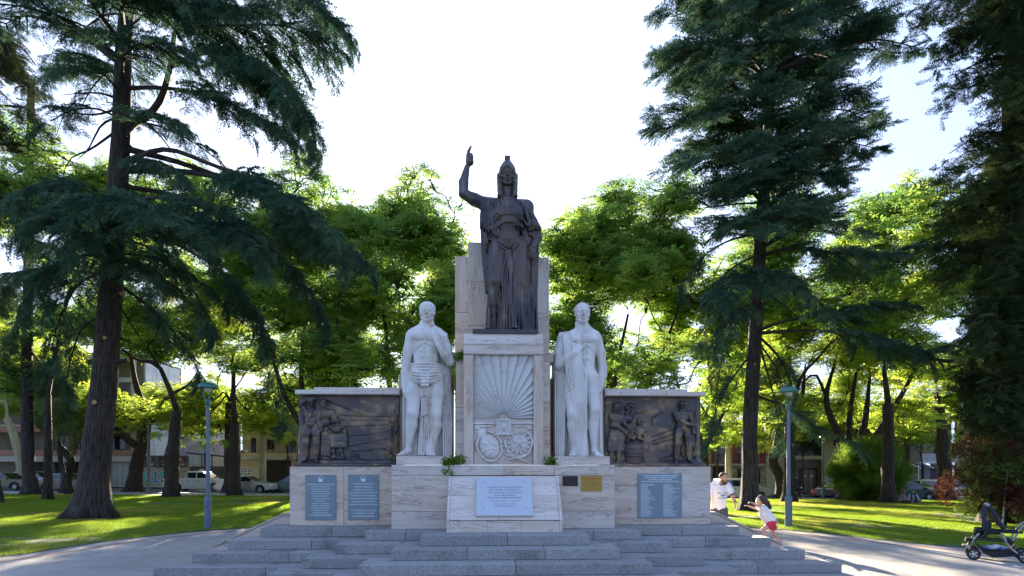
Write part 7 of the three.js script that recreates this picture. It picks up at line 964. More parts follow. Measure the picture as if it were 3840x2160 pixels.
{ // white party wall, hoarding wall and fence
  const z2 = -56, o = thing('party_wall_building', 'tall blank white party wall with a darker patch and one tiny window', 'building', [0, 0, 0]), yy = (p) => Yp(p, 700, z2), x0 = X(512, z2), x1 = X(900, z2), g = -0.6, h = [X(642, z2), X(650, z2), yy(1670), yy(1657)];
  facade(o, 'wall', M.whiteWall, x0, x1, g, yy(1500), z2, 0.3, [h]); windowIn(o, h, z2, M.iron, 1, 1); mesh('render_patch', boxUV(box(X(682, z2), X(842, z2), yy(1722), yy(1655), z2 + 0.002, z2 + 0.03)), M.mauve, o); mesh('roof_edge', boxUV(box(x0 - 0.1, x1, yy(1500), yy(1492), z2 - 6, z2 + 0.1)), M.band, o);
  const w = thing('hoarding_wall', 'low stone garden wall covered in teal and blue graffiti', 'wall', [0, 0, 0]), y = (p) => Yp(p, 600), gx = fall(X(600), ZB) - 0.3, W0 = X(500), W1 = X(709); mesh('masonry', boxUV(box(W0, W1, gx, y(1754), ZB - 0.3, ZB)), M.stone, w);
  const c = document.createElement('canvas'); c.width = 1024; c.height = 400; const k = c.getContext('2d'); { const Q = rng(2); k.fillStyle = '#8d8063'; k.fillRect(0, 0, 1024, 400); for (let i = 0; i < 900; i++) { const v = 90 + Q() * 70; k.fillStyle = `rgba(${v + 25},${v + 10},${v - 18},0.5)`; k.fillRect(Q() * 1024, Math.floor(Q() * 26) * 15.4, 24 + Q() * 40, 13); } const glyph = (col, f) => { for (const [lw, st] of [[46, '#cfe4d8'], [36, '#14363a'], [28, col]]) { k.lineWidth = lw; k.strokeStyle = st; k.lineJoin = 'round'; k.lineCap = 'round'; k.beginPath(); f(); k.stroke(); } }; glyph('#1d8f86', () => { k.moveTo(300, 100); k.quadraticCurveTo(200, 80, 195, 170); k.quadraticCurveTo(190, 260, 260, 300); k.lineTo(300, 250); k.lineTo(240, 210); }); glyph('#2463a8', () => { k.moveTo(360, 120); k.lineTo(410, 80); k.lineTo(410, 290); k.moveTo(350, 300); k.lineTo(470, 296); }); glyph('#1c9482', () => { k.moveTo(600, 90); k.lineTo(510, 96); k.lineTo(505, 170); k.quadraticCurveTo(620, 170, 600, 240); k.quadraticCurveTo(580, 310, 500, 280); }); k.lineWidth = 9; k.lineCap = 'round'; for (const [col, pts] of [['#23607f', [[650, 120], [680, 60], [720, 110], [670, 150], [690, 240]]], ['#2a6f96', [[740, 60], [745, 170], [750, 110], [800, 90], [790, 170]]], ['#2f5f8f', [[820, 130], [840, 90], [870, 130], [840, 165], [822, 130]]], ['#2b2a26', [[880, 70], [910, 40], [930, 90], [960, 60], [985, 100]]], ['#332f2a', [[660, 260], [700, 240], [690, 300], [760, 280]]], ['#2c3a55', [[780, 230], [830, 250], [800, 300]]]]) { k.strokeStyle = col; k.beginPath(); pts.forEach((p, i) => i ? k.lineTo(...p) : k.moveTo(...p)); k.stroke(); } }
  const gt = new THREE.CanvasTexture(c); gt.colorSpace = THREE.SRGBColorSpace; mesh('graffiti', new THREE.PlaneGeometry(W1 - W0 - 0.04, y(1756) - gx - 0.3).translate((W0 + W1) / 2, (y(1756) + gx + 0.3) / 2, ZB + 0.004), mat(1, 1, 1, 0.85, { map: gt }), w);
  for (const [i, a, b] of [[0, 541, 587], [1, 592, 647], [2, 650, 705]]) { const A = X(a), B = X(b), q = thing('poster_frame', ['dark framed poster on the graffiti wall, half behind the forked tree', 'dark framed poster in the middle of the three on the graffiti wall', 'dark framed poster at the fence end of the graffiti wall'][i], 'poster', [(A + B) / 2, y(1754), ZB], 0, 'posters on the garden wall'), ww = (B - A) / 2, hh = y(1708) - y(1754), pc = document.createElement('canvas'); pc.width = 256; pc.height = 200; const p = pc.getContext('2d'), Q = rng(30 + i); p.fillStyle = '#3a2520'; p.fillRect(0, 0, 256, 200); for (let j = 0; j < 60; j++) { p.fillStyle = ['#7a4a3a', '#5b3040', '#8a6a4a', '#2a1a1c', '#6b3a34', '#9a7a5a'][Math.floor(Q() * 6)]; p.globalAlpha = 0.6; p.beginPath(); p.ellipse(40 + Q() * 176, 70 + Q() * 110, 6 + Q() * 24, 5 + Q() * 16, Q() * 3, 0, 6.3); p.fill(); } p.globalAlpha = 1; p.fillStyle = '#c79a4a'; p.beginPath(); p.arc(118, 50, 24, 0, 6.3); p.fill(); p.fillStyle = '#d8c6a8'; p.fillRect(60, 150, 130, 8); p.fillRect(80, 168, 92, 5); const pt = new THREE.CanvasTexture(pc); pt.colorSpace = THREE.SRGBColorSpace; mesh('board', box(-ww, ww, 0.001, hh, -0.2, -0.06), M.iron, q); mesh('poster', new THREE.PlaneGeometry(ww * 1.72, hh * 0.8).translate(0, hh * 0.5, -0.05), mat(1, 1, 1, 0.7, { map: pt }), q); mesh('frame', [box(-ww, ww, hh - 0.1, hh, -0.055, 0.03), box(-ww, ww, 0.002, 0.1, -0.055, 0.03), box(-ww, -ww + 0.1, 0.1, hh - 0.1, -0.055, 0.028), box(ww - 0.1, ww, 0.1, hh - 0.1, -0.055, 0.028)], mat(0.09, 0.085, 0.08, 0.6), q); }
  const fn = thing('sheet_fence', 'dark corrugated site fence with a white and red notice', 'fence', [0, 0, 0]), F0 = X(711), F1 = X(888), fy = y(1749); for (let i = 0; i < 12; i++) { const a = mix(F0, F1, i / 12), b = mix(F0, F1, (i + 1) / 12), pts = []; for (let j = 0; j <= 8; j++) pts.push([a + 0.005 + (b - a - 0.01) * j / 8, 0.03 * (j % 2)]); const out = [...pts, ...pts.slice().reverse().map(([p, q]) => [p, q - 0.02])]; mesh('panel', extrude(out, fy - gx).rotateX(-Math.PI / 2).translate(0, gx, ZB - 0.1), mat(0.05, 0.045, 0.04, 0.6), fn); }
  const sc = document.createElement('canvas'); sc.width = 128; sc.height = 80; const s = sc.getContext('2d'); s.fillStyle = '#c9c2bb'; s.fillRect(0, 0, 128, 80); s.fillStyle = '#a8382e'; s.fillRect(0, 40, 128, 36); s.fillStyle = '#444'; s.fillRect(8, 8, 110, 4); s.fillRect(8, 18, 90, 4); s.fillRect(8, 28, 100, 4); const st = new THREE.CanvasTexture(sc); st.colorSpace = THREE.SRGBColorSpace; mesh('notice', new THREE.PlaneGeometry(X(773) - X(747), y(1759) - y(1776)).translate((X(747) + X(773)) / 2, (y(1759) + y(1776)) / 2, ZB - 0.03), mat(1, 1, 1, 0.6, { map: st }), fn);
  const sh = thing('site_shed', 'pale corrugated sheet roof and dark rail behind the site fence', 'shed', [0, 0, 0]), A = V(X(705, -52), Yp(1700, 700, -52), -52), B = V(X(895, -52), Yp(1718, 880, -52), -52); mesh('roof', boxUV(extrude([[A.x, A.y - 1.7], [B.x, B.y - 1.6], [B.x, B.y], [A.x, A.y]], 0.1).translate(0, 0, -52)), M.whiteWall, sh); mesh('rail', rod(V(A.x, A.y + 0.05, -51.7), V(B.x, B.y + 0.05, -51.7), 0.08, 0.08), M.iron, sh); for (const t of [0.3, 0.5, 0.75, 0.95]) mesh('rail_post', rod(V(mix(A.x, B.x, t), gx, -51.7), V(mix(A.x, B.x, t), mix(A.y, B.y, t) + 0.05, -51.7), 0.05, 0.05), M.iron, sh);
}
{ // ochre house with a balcony
  const o = thing('ochre_house', 'ochre house with an iron balcony, a white gridded window and a dark garage', 'building', [0, 0, 0]), x0 = X(889), x1 = X(1290), y = (p) => Yp(p, 990), g = fall(X(1000), ZB) - 0.3, zi = ZB - 1.2;
  const up = [[X(940, zi), X(961, zi), y(1697), y(1640)], [X(1075, zi), X(1110, zi), y(1697), y(1640)], [X(1000, zi), X(1030, zi), y(1685), y(1645)]]; facade(o, 'upper_wall', M.ochre, x0, x1, y(1722), y(1540), zi, 0.3, up); for (const h of up) windowIn(o, h, zi, M.redWood, 2, 1);
  const lo = [[X(893), X(947), y(1791), y(1753)], [X(985), X(1092), g + 0.1, y(1726)]]; facade(o, 'ground_floor_wall', M.ochre, x0, x1, g, y(1722), ZB, 0.3, lo); windowIn(o, lo[0], ZB, M.white, 8, 4); mesh('garage_door', box(lo[1][0] - 1, lo[1][1] + 1, lo[1][2], lo[1][3] + 0.2, ZB - 1.4, ZB - 1.3), M.dark, o);
  mesh('balcony_slab', boxUV(box(x0, x1, y(1722) + 0.002, y(1714), zi + 0.01, ZB + 0.9)), M.band, o); for (let i = 0; i < 44; i++) { const a = mix(x0, x1, i / 44), b = mix(x0, x1, (i + 1) / 44); mesh('balcony_board', box(a + 0.012, b - 0.012, y(1714) + 0.002, y(1699), ZB + 0.84, ZB + 0.9), M.ochre, o); } railing(o, x0, x1, y(1699) + 0.01, y(1661), ZB + 0.87, 60, M.iron, 0.06);
  mesh('rear_wall', boxUV(box(x0, x1, g, y(1541), ZB - 8, ZB - 7.7)), M.taupe, o); mesh('roof', boxUV(box(x0, x1, y(1540), y(1532), ZB - 8, ZB + 0.5)), M.band, o);
  const ac = thing('air_conditioner', 'white air conditioner unit standing on the ochre balcony', 'air conditioner', [X(918, ZB + 0.2), y(1699) - 0.28, ZB + 0.3]); mesh('case', box(-0.4, 0.4, -0.05, 0.6, -0.16, 0.16, 0.03), M.white, ac); mesh('fan_grille', new THREE.TorusGeometry(0.2, 0.02, 6, 20).translate(-0.1, 0.28, 0.165), M.iron, ac); mesh('fan_disc', new THREE.CircleGeometry(0.19, 20).translate(-0.1, 0.28, 0.163), M.dark, ac);
}
{ // house with red shutters
  const o = thing('red_shutter_house', 'old house with tall red shutters, a thin balcony and a stone ground floor', 'building', [0, 0, 0]), x0 = X(2560), x1 = X(2870), y = (p) => Yp(p, 2780), g = fall(X(2780), ZB) - 0.4;
  const up = [[X(2765), X(2847), y(1739), y(1652)], [X(2680), X(2745), y(1739), y(1652)]]; facade(o, 'upper_wall', M.ochre, x0, x1, y(1739), y(1647), ZB, 0.3, up); for (const h of up) { windowIn(o, h, ZB, M.band, 2, 2); }
  for (const [a, b] of [[2848, 2870], [2753, 2764], [2746, 2752.5], [2668, 2679]]) mesh('shutter', box(X(a), X(b), y(1738), y(1650), ZB + 0.005, ZB + 0.06), M.redWood, o);
  const lo = [[X(2672), X(2716), g + 0.3, y(1748)], [X(2838), X(2852), y(1815), y(1758)], [X(2765), X(2790), y(1815), y(1758)]]; facade(o, 'stone_wall', M.stone, x0, x1, g, y(1739) - 0.002, ZB, 0.3, lo); windowIn(o, lo[1], ZB, M.iron, 1, 2); windowIn(o, lo[2], ZB, M.iron, 2, 2); mesh('door', box(lo[0][0], lo[0][1], lo[0][2], lo[0][3], ZB - 0.28, ZB - 0.2), M.dark, o); railing(o, lo[0][0], lo[0][1], lo[0][2], lo[0][3], ZB - 0.1, 8, M.iron);
  mesh('balcony_slab', boxUV(box(x0 + 0.5, x1, y(1745), y(1739), ZB + 0.07, ZB + 0.9)), M.band, o); railing(o, x0 + 0.5, x1, y(1739) + 0.002, y(1705), ZB + 0.85, 46, M.iron, 0.05); mesh('cornice', boxUV(box(x0, x1, y(1647), y(1641), ZB - 0.4, ZB + 0.3)), M.band, o); mesh('rear_wall', boxUV(box(x0, x1, g, y(1642), ZB - 8, ZB - 7.7)), M.taupe, o);
  mesh('roof', boxUV(extrude([[0, 0], [8, 0], [8, 0.2], [4, 1.9], [0, 0.2]], x1 - x0).rotateY(Math.PI / 2).translate(x0, y(1641) + 0.005, ZB - 0.3 + 0)), M.brick, o);
}
{ // cream institute
  const o = thing('institute_building', 'cream concrete institute with a recessed glass grid, dark portal and blue emblem', 'building', [0, 0, 0]), x0 = X(2872), x1 = X(3211), y = (p) => Yp(p, 3040), g = fall(X(3040), ZB) - 0.4, a = X(2978), b = X(3088);
  const hw = [X(3126), X(3156), y(1670), y(1636)], hw2 = [X(2908), X(2917), y(1669), y(1660)], hw3 = [X(2908), X(2917), y(1703), y(1690)]; facade(o, 'left_bay', M.cream, x0, a, g, y(1572), ZB, 0.4, [hw2, hw3]); facade(o, 'right_bay', M.cream, b, x1, g, y(1572), ZB, 0.4, [hw]); windowIn(o, hw, ZB, M.redWood, 1, 1); windowIn(o, hw2, ZB, M.redWood, 1, 1); windowIn(o, hw3, ZB, M.redWood, 1, 1);
  mesh('top_beam', boxUV(box(a, b, y(1604), y(1572) - 0.002, ZB - 0.4, ZB - 0.002)), M.cream, o); mesh('middle_beam', boxUV(box(a, b, y(1723), y(1709), ZB - 0.8, ZB - 0.02)), M.cream, o);
  const gl = mesh('glass_wall', box(a - 1, b + 1, y(1709), y(1604), ZB - 1.0, ZB - 0.95), mat(0.05, 0.06, 0.045, 0.12), o); const bars = []; for (let i = 1; i < 14; i++) { const x = mix(a, b, i / 14); bars.push(box(x - 0.015, x + 0.015, y(1709), y(1604), ZB - 0.94, ZB - 0.9)); } for (let i = 1; i < 4; i++) { const h = mix(y(1709), y(1604), i / 4); bars.push(box(a, b, h - 0.03, h + 0.03, ZB - 0.895, ZB - 0.84)); } const gb = mesh('glazing_bar', bars, M.iron, gl); gb.userData.kind = 'stuff';
  for (const [t0, t1] of [[0.12, 0.38], [0.35, 0.62], [0.56, 0.83]]) mesh('curved_fin', tube(curve([V(mix(a, b, t0), y(1708), ZB - 0.3), V(mix(a, b, t0 + 0.13), y(1670), ZB - 0.25), V(mix(a, b, t1 - 0.04), y(1640), ZB - 0.3), V(mix(a, b, t1), y(1620), ZB - 0.4)], 8), taper(9, 0.07, 0.05), 6), M.iron, o);
  mesh('portal_wall', boxUV(box(a - 1, b + 1, g, y(1723) - 0.002, ZB - 1.1, ZB - 1.0)), M.taupe, o); const dz = ZB - 0.9; mesh('door_frame', [box(X(2999, dz), X(3006, dz), g, y(1762), dz - 0.1, dz), box(X(3061, dz), X(3065, dz), g, y(1762), dz - 0.1, dz), box(X(2999, dz), X(3065, dz), y(1762), y(1755), dz - 0.1, dz)], M.iron, o); for (const [p, q] of [[3007, 3031], [3034, 3060]]) { const dr = mesh('door_leaf', box(X(p, dz), X(q, dz), g + 0.3, y(1763), dz - 0.09, dz - 0.04), mat(0.13, 0.075, 0.03, 0.3), o); mesh('notice', box(X(p + 8, dz), X(p + 14, dz), y(1790), y(1782), dz - 0.038, dz - 0.03), M.white, dr); }
  const em = []; for (let i = 0; i <= 16; i++) { const t = Math.PI / 2 + Math.PI * i / 16; em.push([Math.cos(t) * 0.62, Math.sin(t) * 0.74]); } em.push([0.0, -0.06], [0.12, -0.06], [0.12, -0.02]); const ex = X(3157), ey = y(1702); mesh('emblem', extrude([...em.slice(0, 17), [0.1, -0.4], [0.1, 0.05], [-0.03, 0.1]].map(([p, q]) => [p + ex, q * 1 + ey]), 0.06).translate(0, 0, ZB + 0.003), mat(0.01, 0.085, 0.16, 0.5), o);
  const tc = document.createElement('canvas'); tc.width = 256; tc.height = 72; const x = tc.getContext('2d'); x.fillStyle = '#a8a28c'; x.fillRect(0, 0, 256, 72); x.fillStyle = '#3b382f'; x.font = 'bold 30px sans-serif'; x.fillText('I.M.E.S.A.', 10, 30); x.fillText('DEPART', 10, 66); const tt = new THREE.CanvasTexture(tc); tt.colorSpace = THREE.SRGBColorSpace; mesh('lettering', new THREE.PlaneGeometry(X(3160) - X(3122), y(1734) - y(1747)).translate((X(3122) + X(3160)) / 2, (y(1734) + y(1747)) / 2, ZB + 0.006), mat(1, 1, 1, 0.8, { map: tt }), o);
  for (const h of [1735, 1700, 1660, 1620, 1780]) for (const [p, q] of [[x0, a], [b, x1]]) mesh('panel_joint', box(p, q, y(h) - 0.012, y(h) + 0.012, ZB + 0.001, ZB + 0.008), M.taupe, o);
  mesh('rear_wall', boxUV(box(x0, x1, g, y(1573), ZB - 9, ZB - 8.7)), M.taupe, o); mesh('roof', boxUV(box(x0, x1, y(1572) + 0.002, y(1566), ZB - 9, ZB + 0.1)), M.band, o);
}
{ // brown house with the slatted balcony
  const o = thing('brown_building', 'dim brown building with a slatted balcony, white awnings and a sushi sign', 'building', [0, 0, 0]), x0 = X(3212), x1 = X(3446), x2 = X(3606), y = (p) => Yp(p, 3400), g = fall(X(3400), ZB) - 0.4, zi = ZB - 1.3;
  const h = [[X(3370), X(3406), y(1670), y(1650)], [X(3272), X(3310), y(1668), y(1652)]]; facade(o, 'upper_wall', M.taupe, x0, x1, y(1738), y(1565), ZB, 0.4, h); for (const q of h) windowIn(o, q, ZB, M.iron, 2, 1);
  const h2 = [[X(3468, zi), X(3512, zi), y(1735), y(1653)], [X(3533, zi), X(3588, zi), y(1735), y(1660)]]; facade(o, 'balcony_wall', M.taupe, x1 + 0.002, x2, y(1738), y(1565), zi, 0.3, h2); for (const q of h2) windowIn(o, q, zi, M.iron, 1, 1);
  for (let i = 0; i < 7; i++) { const a = mix(y(1732), y(1700), i / 7), b = mix(y(1732), y(1700), (i + 0.55) / 7); mesh('slat', box(X(3443), X(3590), a, b, ZB + 0.55, ZB + 0.6), M.whiteWall, o); } mesh('balcony_slab', boxUV(box(X(3430), X(3592), y(1738), y(1733), zi + 0.01, ZB + 0.7)), M.white, o);
  for (const p of [3400, 3450, 3500, 3550]) mesh('awning', extrude([[0, 0], [1.3, 0.55], [1.3, 0.62], [0, 0.1]], 1.1).rotateY(Math.PI).translate(X(p + 30), y(1757), ZB + 0.9), M.white, o);
  mesh('ground_floor_wall', boxUV(box(x0, X(3466), g, y(1738) - 0.002, ZB - 0.9, ZB - 0.8)), M.taupe, o); mesh('shop_front', box(X(3468), X(3510), g, y(1745), ZB - 0.85, ZB - 0.8), mat(0.10, 0.13, 0.16, 0.3), o); mesh('shop_front', box(X(3511), X(3590), g, y(1742), ZB - 0.86, ZB - 0.8), M.purple, o);
  const sg = mesh('sign_board', box(X(3344), X(3376), y(1771), y(1759), ZB - 0.79, ZB - 0.72), mat(0.4, 0.03, 0.03, 0.5), o); const tc = document.createElement('canvas'); tc.width = 160; tc.height = 48; const k = tc.getContext('2d'); k.fillStyle = '#352c22'; k.fillRect(0, 0, 160, 48); k.fillStyle = '#b9b2a6'; k.font = 'bold 44px sans-serif'; k.fillText('SUSHI', 6, 40, 148); const tt = new THREE.CanvasTexture(tc); tt.colorSpace = THREE.SRGBColorSpace; mesh('lettering', new THREE.PlaneGeometry(X(3406) - X(3378), y(1759) - y(1771)).translate((X(3406) + X(3378)) / 2, (y(1759) + y(1771)) / 2, ZB - 0.78), mat(1, 1, 1, 0.7, { map: tt }), o);
  mesh('column', box(X(3588), X(3602), g, y(1565), ZB - 0.3, ZB), mat(0.35, 0.28, 0.03, 0.8), o); mesh('rear_wall', boxUV(box(x0, x2, g, y(1566), ZB - 9, ZB - 8.7)), M.taupe, o); mesh('roof', boxUV(box(x0, x2, y(1565) + 0.002, y(1558), ZB - 9, ZB + 0.1)), M.band, o);
  const r = thing('row_house', 'plain shaded house row behind the dark cypress', 'building', [0, 0, 0]), q = (p) => Yp(p, 3700), hs = []; for (let i = 0; i < 6; i++) hs.push([X(3640 + i * 70), X(3672 + i * 70), q(1730), q(1660)]); facade(r, 'wall', M.ochre, X(3606) + 0.05, X(4150), fall(X(3800), ZB) - 0.5, q(1560), ZB, 0.3, hs); for (const w of hs) windowIn(r, w, ZB, M.band, 2, 2); mesh('roof', boxUV(box(X(3606), X(4150), q(1560) + 0.002, q(1552), ZB - 8, ZB + 0.2)), M.band, r);
}
{ // overhead wires
  const wire = (label, a, b, n) => { const o = thing('power_line', label, 'cable', [0, 0, 0]), m = a.clone().lerp(b, 0.5); m.y -= 0.5; mesh('cable', tube(curve([a, m, b], 16), taper(17, 0.02, 0.02), 5), M.iron, o); };
  const zz = -45; wire('thick black cable strung before the institute\u2019s roof line', at(2560, 1560, 55), at(3900, 1568, 55)); wire('thin black cable below the thick one on the institute side', at(2560, 1592, 55), at(3900, 1600, 55)); wire('thin black cable crossing the white party wall, upper', at(330, 1540, 55), at(1150, 1560, 55)); wire('thin black cable crossing the white party wall, lower', at(330, 1570, 55), at(1150, 1588, 55));
}

// ---------------------------------------------------------------- cars
M.tyre = mat(0.02, 0.02, 0.02, 0.9); M.rim = mat(0.45, 0.45, 0.46, 0.35, { metalness: 0.7 }); M.glass = new THREE.MeshPhysicalMaterial({ color: rgb(0.012, 0.016, 0.018), roughness: 0.06, clearcoat: 0.6 }); M.trim = mat(0.03, 0.03, 0.03, 0.6); M.redLamp = mat(0.35, 0.02, 0.02, 0.25, { clearcoat: 1 }); M.clearLamp = mat(0.7, 0.72, 0.74, 0.15, { clearcoat: 1 }); M.plateW = mat(0.55, 0.55, 0.55, 0.5);
const WHEEL = (() => { const tyre = new THREE.LatheGeometry([[0.19, -0.1], [0.285, -0.1], [0.31, -0.07], [0.315, 0], [0.31, 0.07], [0.285, 0.1], [0.19, 0.1]].map((p) => new THREE.Vector2(...p)), 28).rotateX(Math.PI / 2), sp = []; for (let i = 0; i < 5; i++) sp.push(box(-0.028, 0.028, 0.03, 0.19, 0.055, 0.085).rotateZ(i * 1.2566)); sp.push(new THREE.CylinderGeometry(0.05, 0.05, 0.05, 14).rotateX(Math.PI / 2).translate(0, 0, 0.07), new THREE.TorusGeometry(0.185, 0.018, 6, 28).translate(0, 0, 0.06)); return { tyre, rim: merge(sp), disc: new THREE.CylinderGeometry(0.19, 0.19, 0.12, 24).rotateX(Math.PI / 2) }; })();
function car(name, label, px, d, dir, o) { // dir +1: front to the right as seen; profile is drawn with the front at +x
  const b = base(px, d); b.y = fall(b.x, b.z) - 0.08; const t = thing(name, label, o.cat || 'car', [b.x, b.y, b.z], (dir > 0 ? 0 : Math.PI) + (o.turn || 0), 'cars along the street'), L = o.L, W = o.W || 1.7, H = o.H, belt = o.belt, paint = mat(...o.paint, 0.3, { clearcoat: 0.7, clearcoatRoughness: 0.08, metalness: o.metal || 0 }), f = L / 2, wr = (o.wr || 0.315), w1 = f - o.fo, w2 = -f + o.ro, ar = wr + 0.06, gr = 0.2;
  const arch = (c) => { const p = []; for (let i = 0; i <= 8; i++) { const a = Math.PI * i / 8; p.push([c + Math.cos(a) * ar, wr * 0.92 + Math.sin(a) * ar]); } return p; };
  const low = [[-f + 0.05, gr + 0.12], [w2 - ar, gr], ...arch(w2).reverse(), [w2 + ar, gr], [w1 - ar, gr], ...arch(w1).reverse(), [w1 + ar, gr], [f - 0.04, gr + 0.1], [f, 0.45], [f - 0.02, 0.62], ...o.nose.map(([x, y]) => [f + x, y]), ...o.tail.map(([x, y]) => [-f + x, y]), [-f, 0.62], [-f - 0.01, 0.5]];
  mesh('body', extrude(low, W, 0.05).translate(0, 0, -W / 2), paint, t);
  const [a, bb, c, e] = o.cab, top = H, cabin = [[a, belt - 0.03], [bb, top - 0.05], [bb - 0.15, top], [c + 0.12, top], [c, top - 0.05], [e, belt - 0.03]]; const cw = W - 0.22, cg = extrude(cabin.slice().reverse(), cw, 0.03).translate(0, 0, -cw / 2), P = cg.attributes.position; for (let i = 0; i < P.count; i++) { const k = clamp((P.getY(i) - belt) / (top - belt), 0, 1); P.setZ(i, P.getZ(i) * (1.1 - 0.16 * k)); } cg.deleteAttribute('normal'); cg.computeVertexNormals(); mesh('cabin', cg, paint, t);
  const zAt = (y) => cw / 2 * (1.1 - 0.16 * clamp((y - belt) / (top - belt), 0, 1)) + 0.004;
  const xl = (y, front) => front ? mix(a, bb, (y - belt) / (top - belt)) : mix(e, c, (y - belt) / (top - belt)), pane = (pts) => { const pos = []; for (const s of [1, -1]) for (let i = 1; i < pts.length - 1; i++) for (const p of [pts[0], pts[i], pts[i + 1]]) pos.push(p[0], p[1], s * zAt(p[1])); const g = new THREE.BufferGeometry(); g.setAttribute('position', new THREE.Float32BufferAttribute(pos, 3)); g.computeVertexNormals(); return g; };
  const y0 = belt + 0.04, y1 = top - 0.11, cuts = o.cuts; for (let i = 0; i < cuts.length - 1; i++) { const A = cuts[i] + 0.035, B = cuts[i + 1] - 0.035; mesh('side_window', pane([[Math.max(A, xl(y0, false) + 0.09), y0], [Math.min(B, xl(y0, true) - 0.1), y0], [Math.min(B, xl(y1, true) - 0.08), y1], [Math.max(A, xl(y1, false) + 0.07), y1]]), M.glass, t); }
  const screen = (p, q, sgn, name) => { const n = V(q[1] - p[1], -(q[0] - p[0]), 0).normalize().multiplyScalar(0.012 * sgn), g = new THREE.BufferGeometry(), za = zAt(p[1]) - 0.1, zb = zAt(q[1]) - 0.1; g.setAttribute('position', new THREE.Float32BufferAttribute([p[0] + n.x, p[1] + n.y, za, p[0] + n.x, p[1] + n.y, -za, q[0] + n.x, q[1] + n.y, zb, q[0] + n.x, q[1] + n.y, zb, p[0] + n.x, p[1] + n.y, -za, q[0] + n.x, q[1] + n.y, -zb], 3)); g.computeVertexNormals(); mesh(name, g, M.glass, t); };
  screen([a - (a - bb) * 0.08, belt + 0.05], [bb + (a - bb) * 0.1, top - 0.1], 1, 'windscreen'); screen([e + (c - e) * 0.08, belt + 0.06], [c - (c - e) * 0.12, top - 0.1], -1, 'rear_window');
  for (const x of [w1, w2]) for (const s of [1, -1]) { const w = mesh('wheel', WHEEL.disc, M.trim, t); w.position.set(x, wr, s * (W / 2 - 0.11)); w.scale.setScalar(wr / 0.315); if (s < 0) w.rotation.y = Math.PI; mesh('tyre', WHEEL.tyre, M.tyre, w); mesh('rim', WHEEL.rim, M.rim, w); }
  for (const s of [1, -1]) { mesh('headlight', new THREE.SphereGeometry(0.13, 10, 8).scale(1.1, 0.6, 1).translate(f - 0.14, o.hl || 0.66, s * (W / 2 - 0.15)), M.clearLamp, t); mesh('tail_light', box(-f - 0.012, -f + 0.16, o.tl ? o.tl[0] : 0.68, o.tl ? o.tl[1] : 0.86, s > 0 ? W / 2 - 0.22 : -W / 2 - 0.006, s > 0 ? W / 2 + 0.006 : -W / 2 + 0.22, 0.02), M.redLamp, t); mesh('mirror', box(a - 0.32, a - 0.17, belt - 0.02, belt + 0.12, s > 0 ? W / 2 - 0.06 : -W / 2 - 0.14, s > 0 ? W / 2 + 0.14 : -W / 2 + 0.06, 0.03), paint, t); for (const h of o.handles || [0.3, -0.65]) mesh('door_handle', box(h - 0.09, h + 0.09, belt - 0.17, belt - 0.13, s > 0 ? W / 2 - 0.01 : -W / 2 - 0.025, s > 0 ? W / 2 + 0.025 : -W / 2 + 0.01, 0.01), M.trim, t); mesh('side_strip', box(w2 + ar + 0.08, w1 - ar - 0.08, 0.42, 0.48, s > 0 ? W / 2 - 0.01 : -W / 2 - 0.014, s > 0 ? W / 2 + 0.014 : -W / 2 + 0.01), o.stripe ? M.trim : paint, t); }
  mesh('bumper', [box(f - 0.06, f + 0.03, 0.3, 0.46, -W / 2 + 0.1, W / 2 - 0.1, 0.02), box(-f - 0.03, -f + 0.06, 0.32, 0.48, -W / 2 + 0.1, W / 2 - 0.1, 0.02)], o.stripe ? M.trim : paint, t).userData.kind = 'stuff'; mesh('number_plate', box(-f - 0.045, -f - 0.031, 0.5, 0.62, -0.2, 0.2), M.plateW, t); mesh('underbody', box(w2 - 0.1, w1 + 0.1, 0.16, 0.4, -W / 2 + 0.26, W / 2 - 0.26), M.trim, t);
  return t;
}
const SEDAN = { L: 4.4, H: 1.44, belt: 0.93, fo: 0.85, ro: 0.92, nose: [[-0.1, 0.74], [-0.6, 0.86], [-1.25, 0.93]], tail: [[0.75, 0.95], [0.12, 0.94], [0.0, 0.86]], cab: [1.0, 0.25, -0.95, -1.55], cuts: [-1.4, -0.42, 0.9] };
const HATCH = { L: 3.95, H: 1.46, belt: 0.93, fo: 0.75, ro: 0.62, nose: [[-0.1, 0.76], [-0.5, 0.87], [-1.0, 0.94]], tail: [[0.2, 0.95], [0.04, 0.9]], cab: [1.0, 0.3, -1.45, -1.85], cuts: [-1.7, -1.05, -0.25, 0.9], tl: [0.72, 0.95] };
const SUV = { L: 4.5, W: 1.8, H: 1.70, belt: 1.06, fo: 0.85, ro: 0.9, wr: 0.35, nose: [[-0.06, 0.86], [-0.4, 1.0], [-1.0, 1.06]], tail: [[0.12, 1.06], [0.0, 0.98]], cab: [1.25, 0.5, -1.95, -2.12], cuts: [-2.0, -1.3, -0.25, 1.1], tl: [0.85, 1.35] };
const PICK = { L: 5.2, W: 1.75, H: 1.70, belt: 1.08, fo: 0.85, ro: 1.2, wr: 0.36, nose: [[-0.05, 0.86], [-0.4, 0.98], [-1.1, 1.06]], tail: [[2.0, 1.08], [0.1, 1.08], [0.0, 1.02]], cab: [1.45, 0.75, -0.55, -0.72], cuts: [-0.65, 0.25, 1.25], tl: [0.78, 1.02], cat: 'pickup' };
const MPV = { L: 4.3, W: 1.72, H: 1.60, belt: 0.98, fo: 0.85, ro: 0.75, wr: 0.32, nose: [[-0.08, 0.78], [-0.5, 0.92], [-0.95, 0.99]], tail: [[0.16, 1.0], [0.02, 0.94]], cab: [1.45, 0.55, -1.75, -2.0], cuts: [-1.9, -1.1, -0.15, 1.2], tl: [0.8, 1.15] };
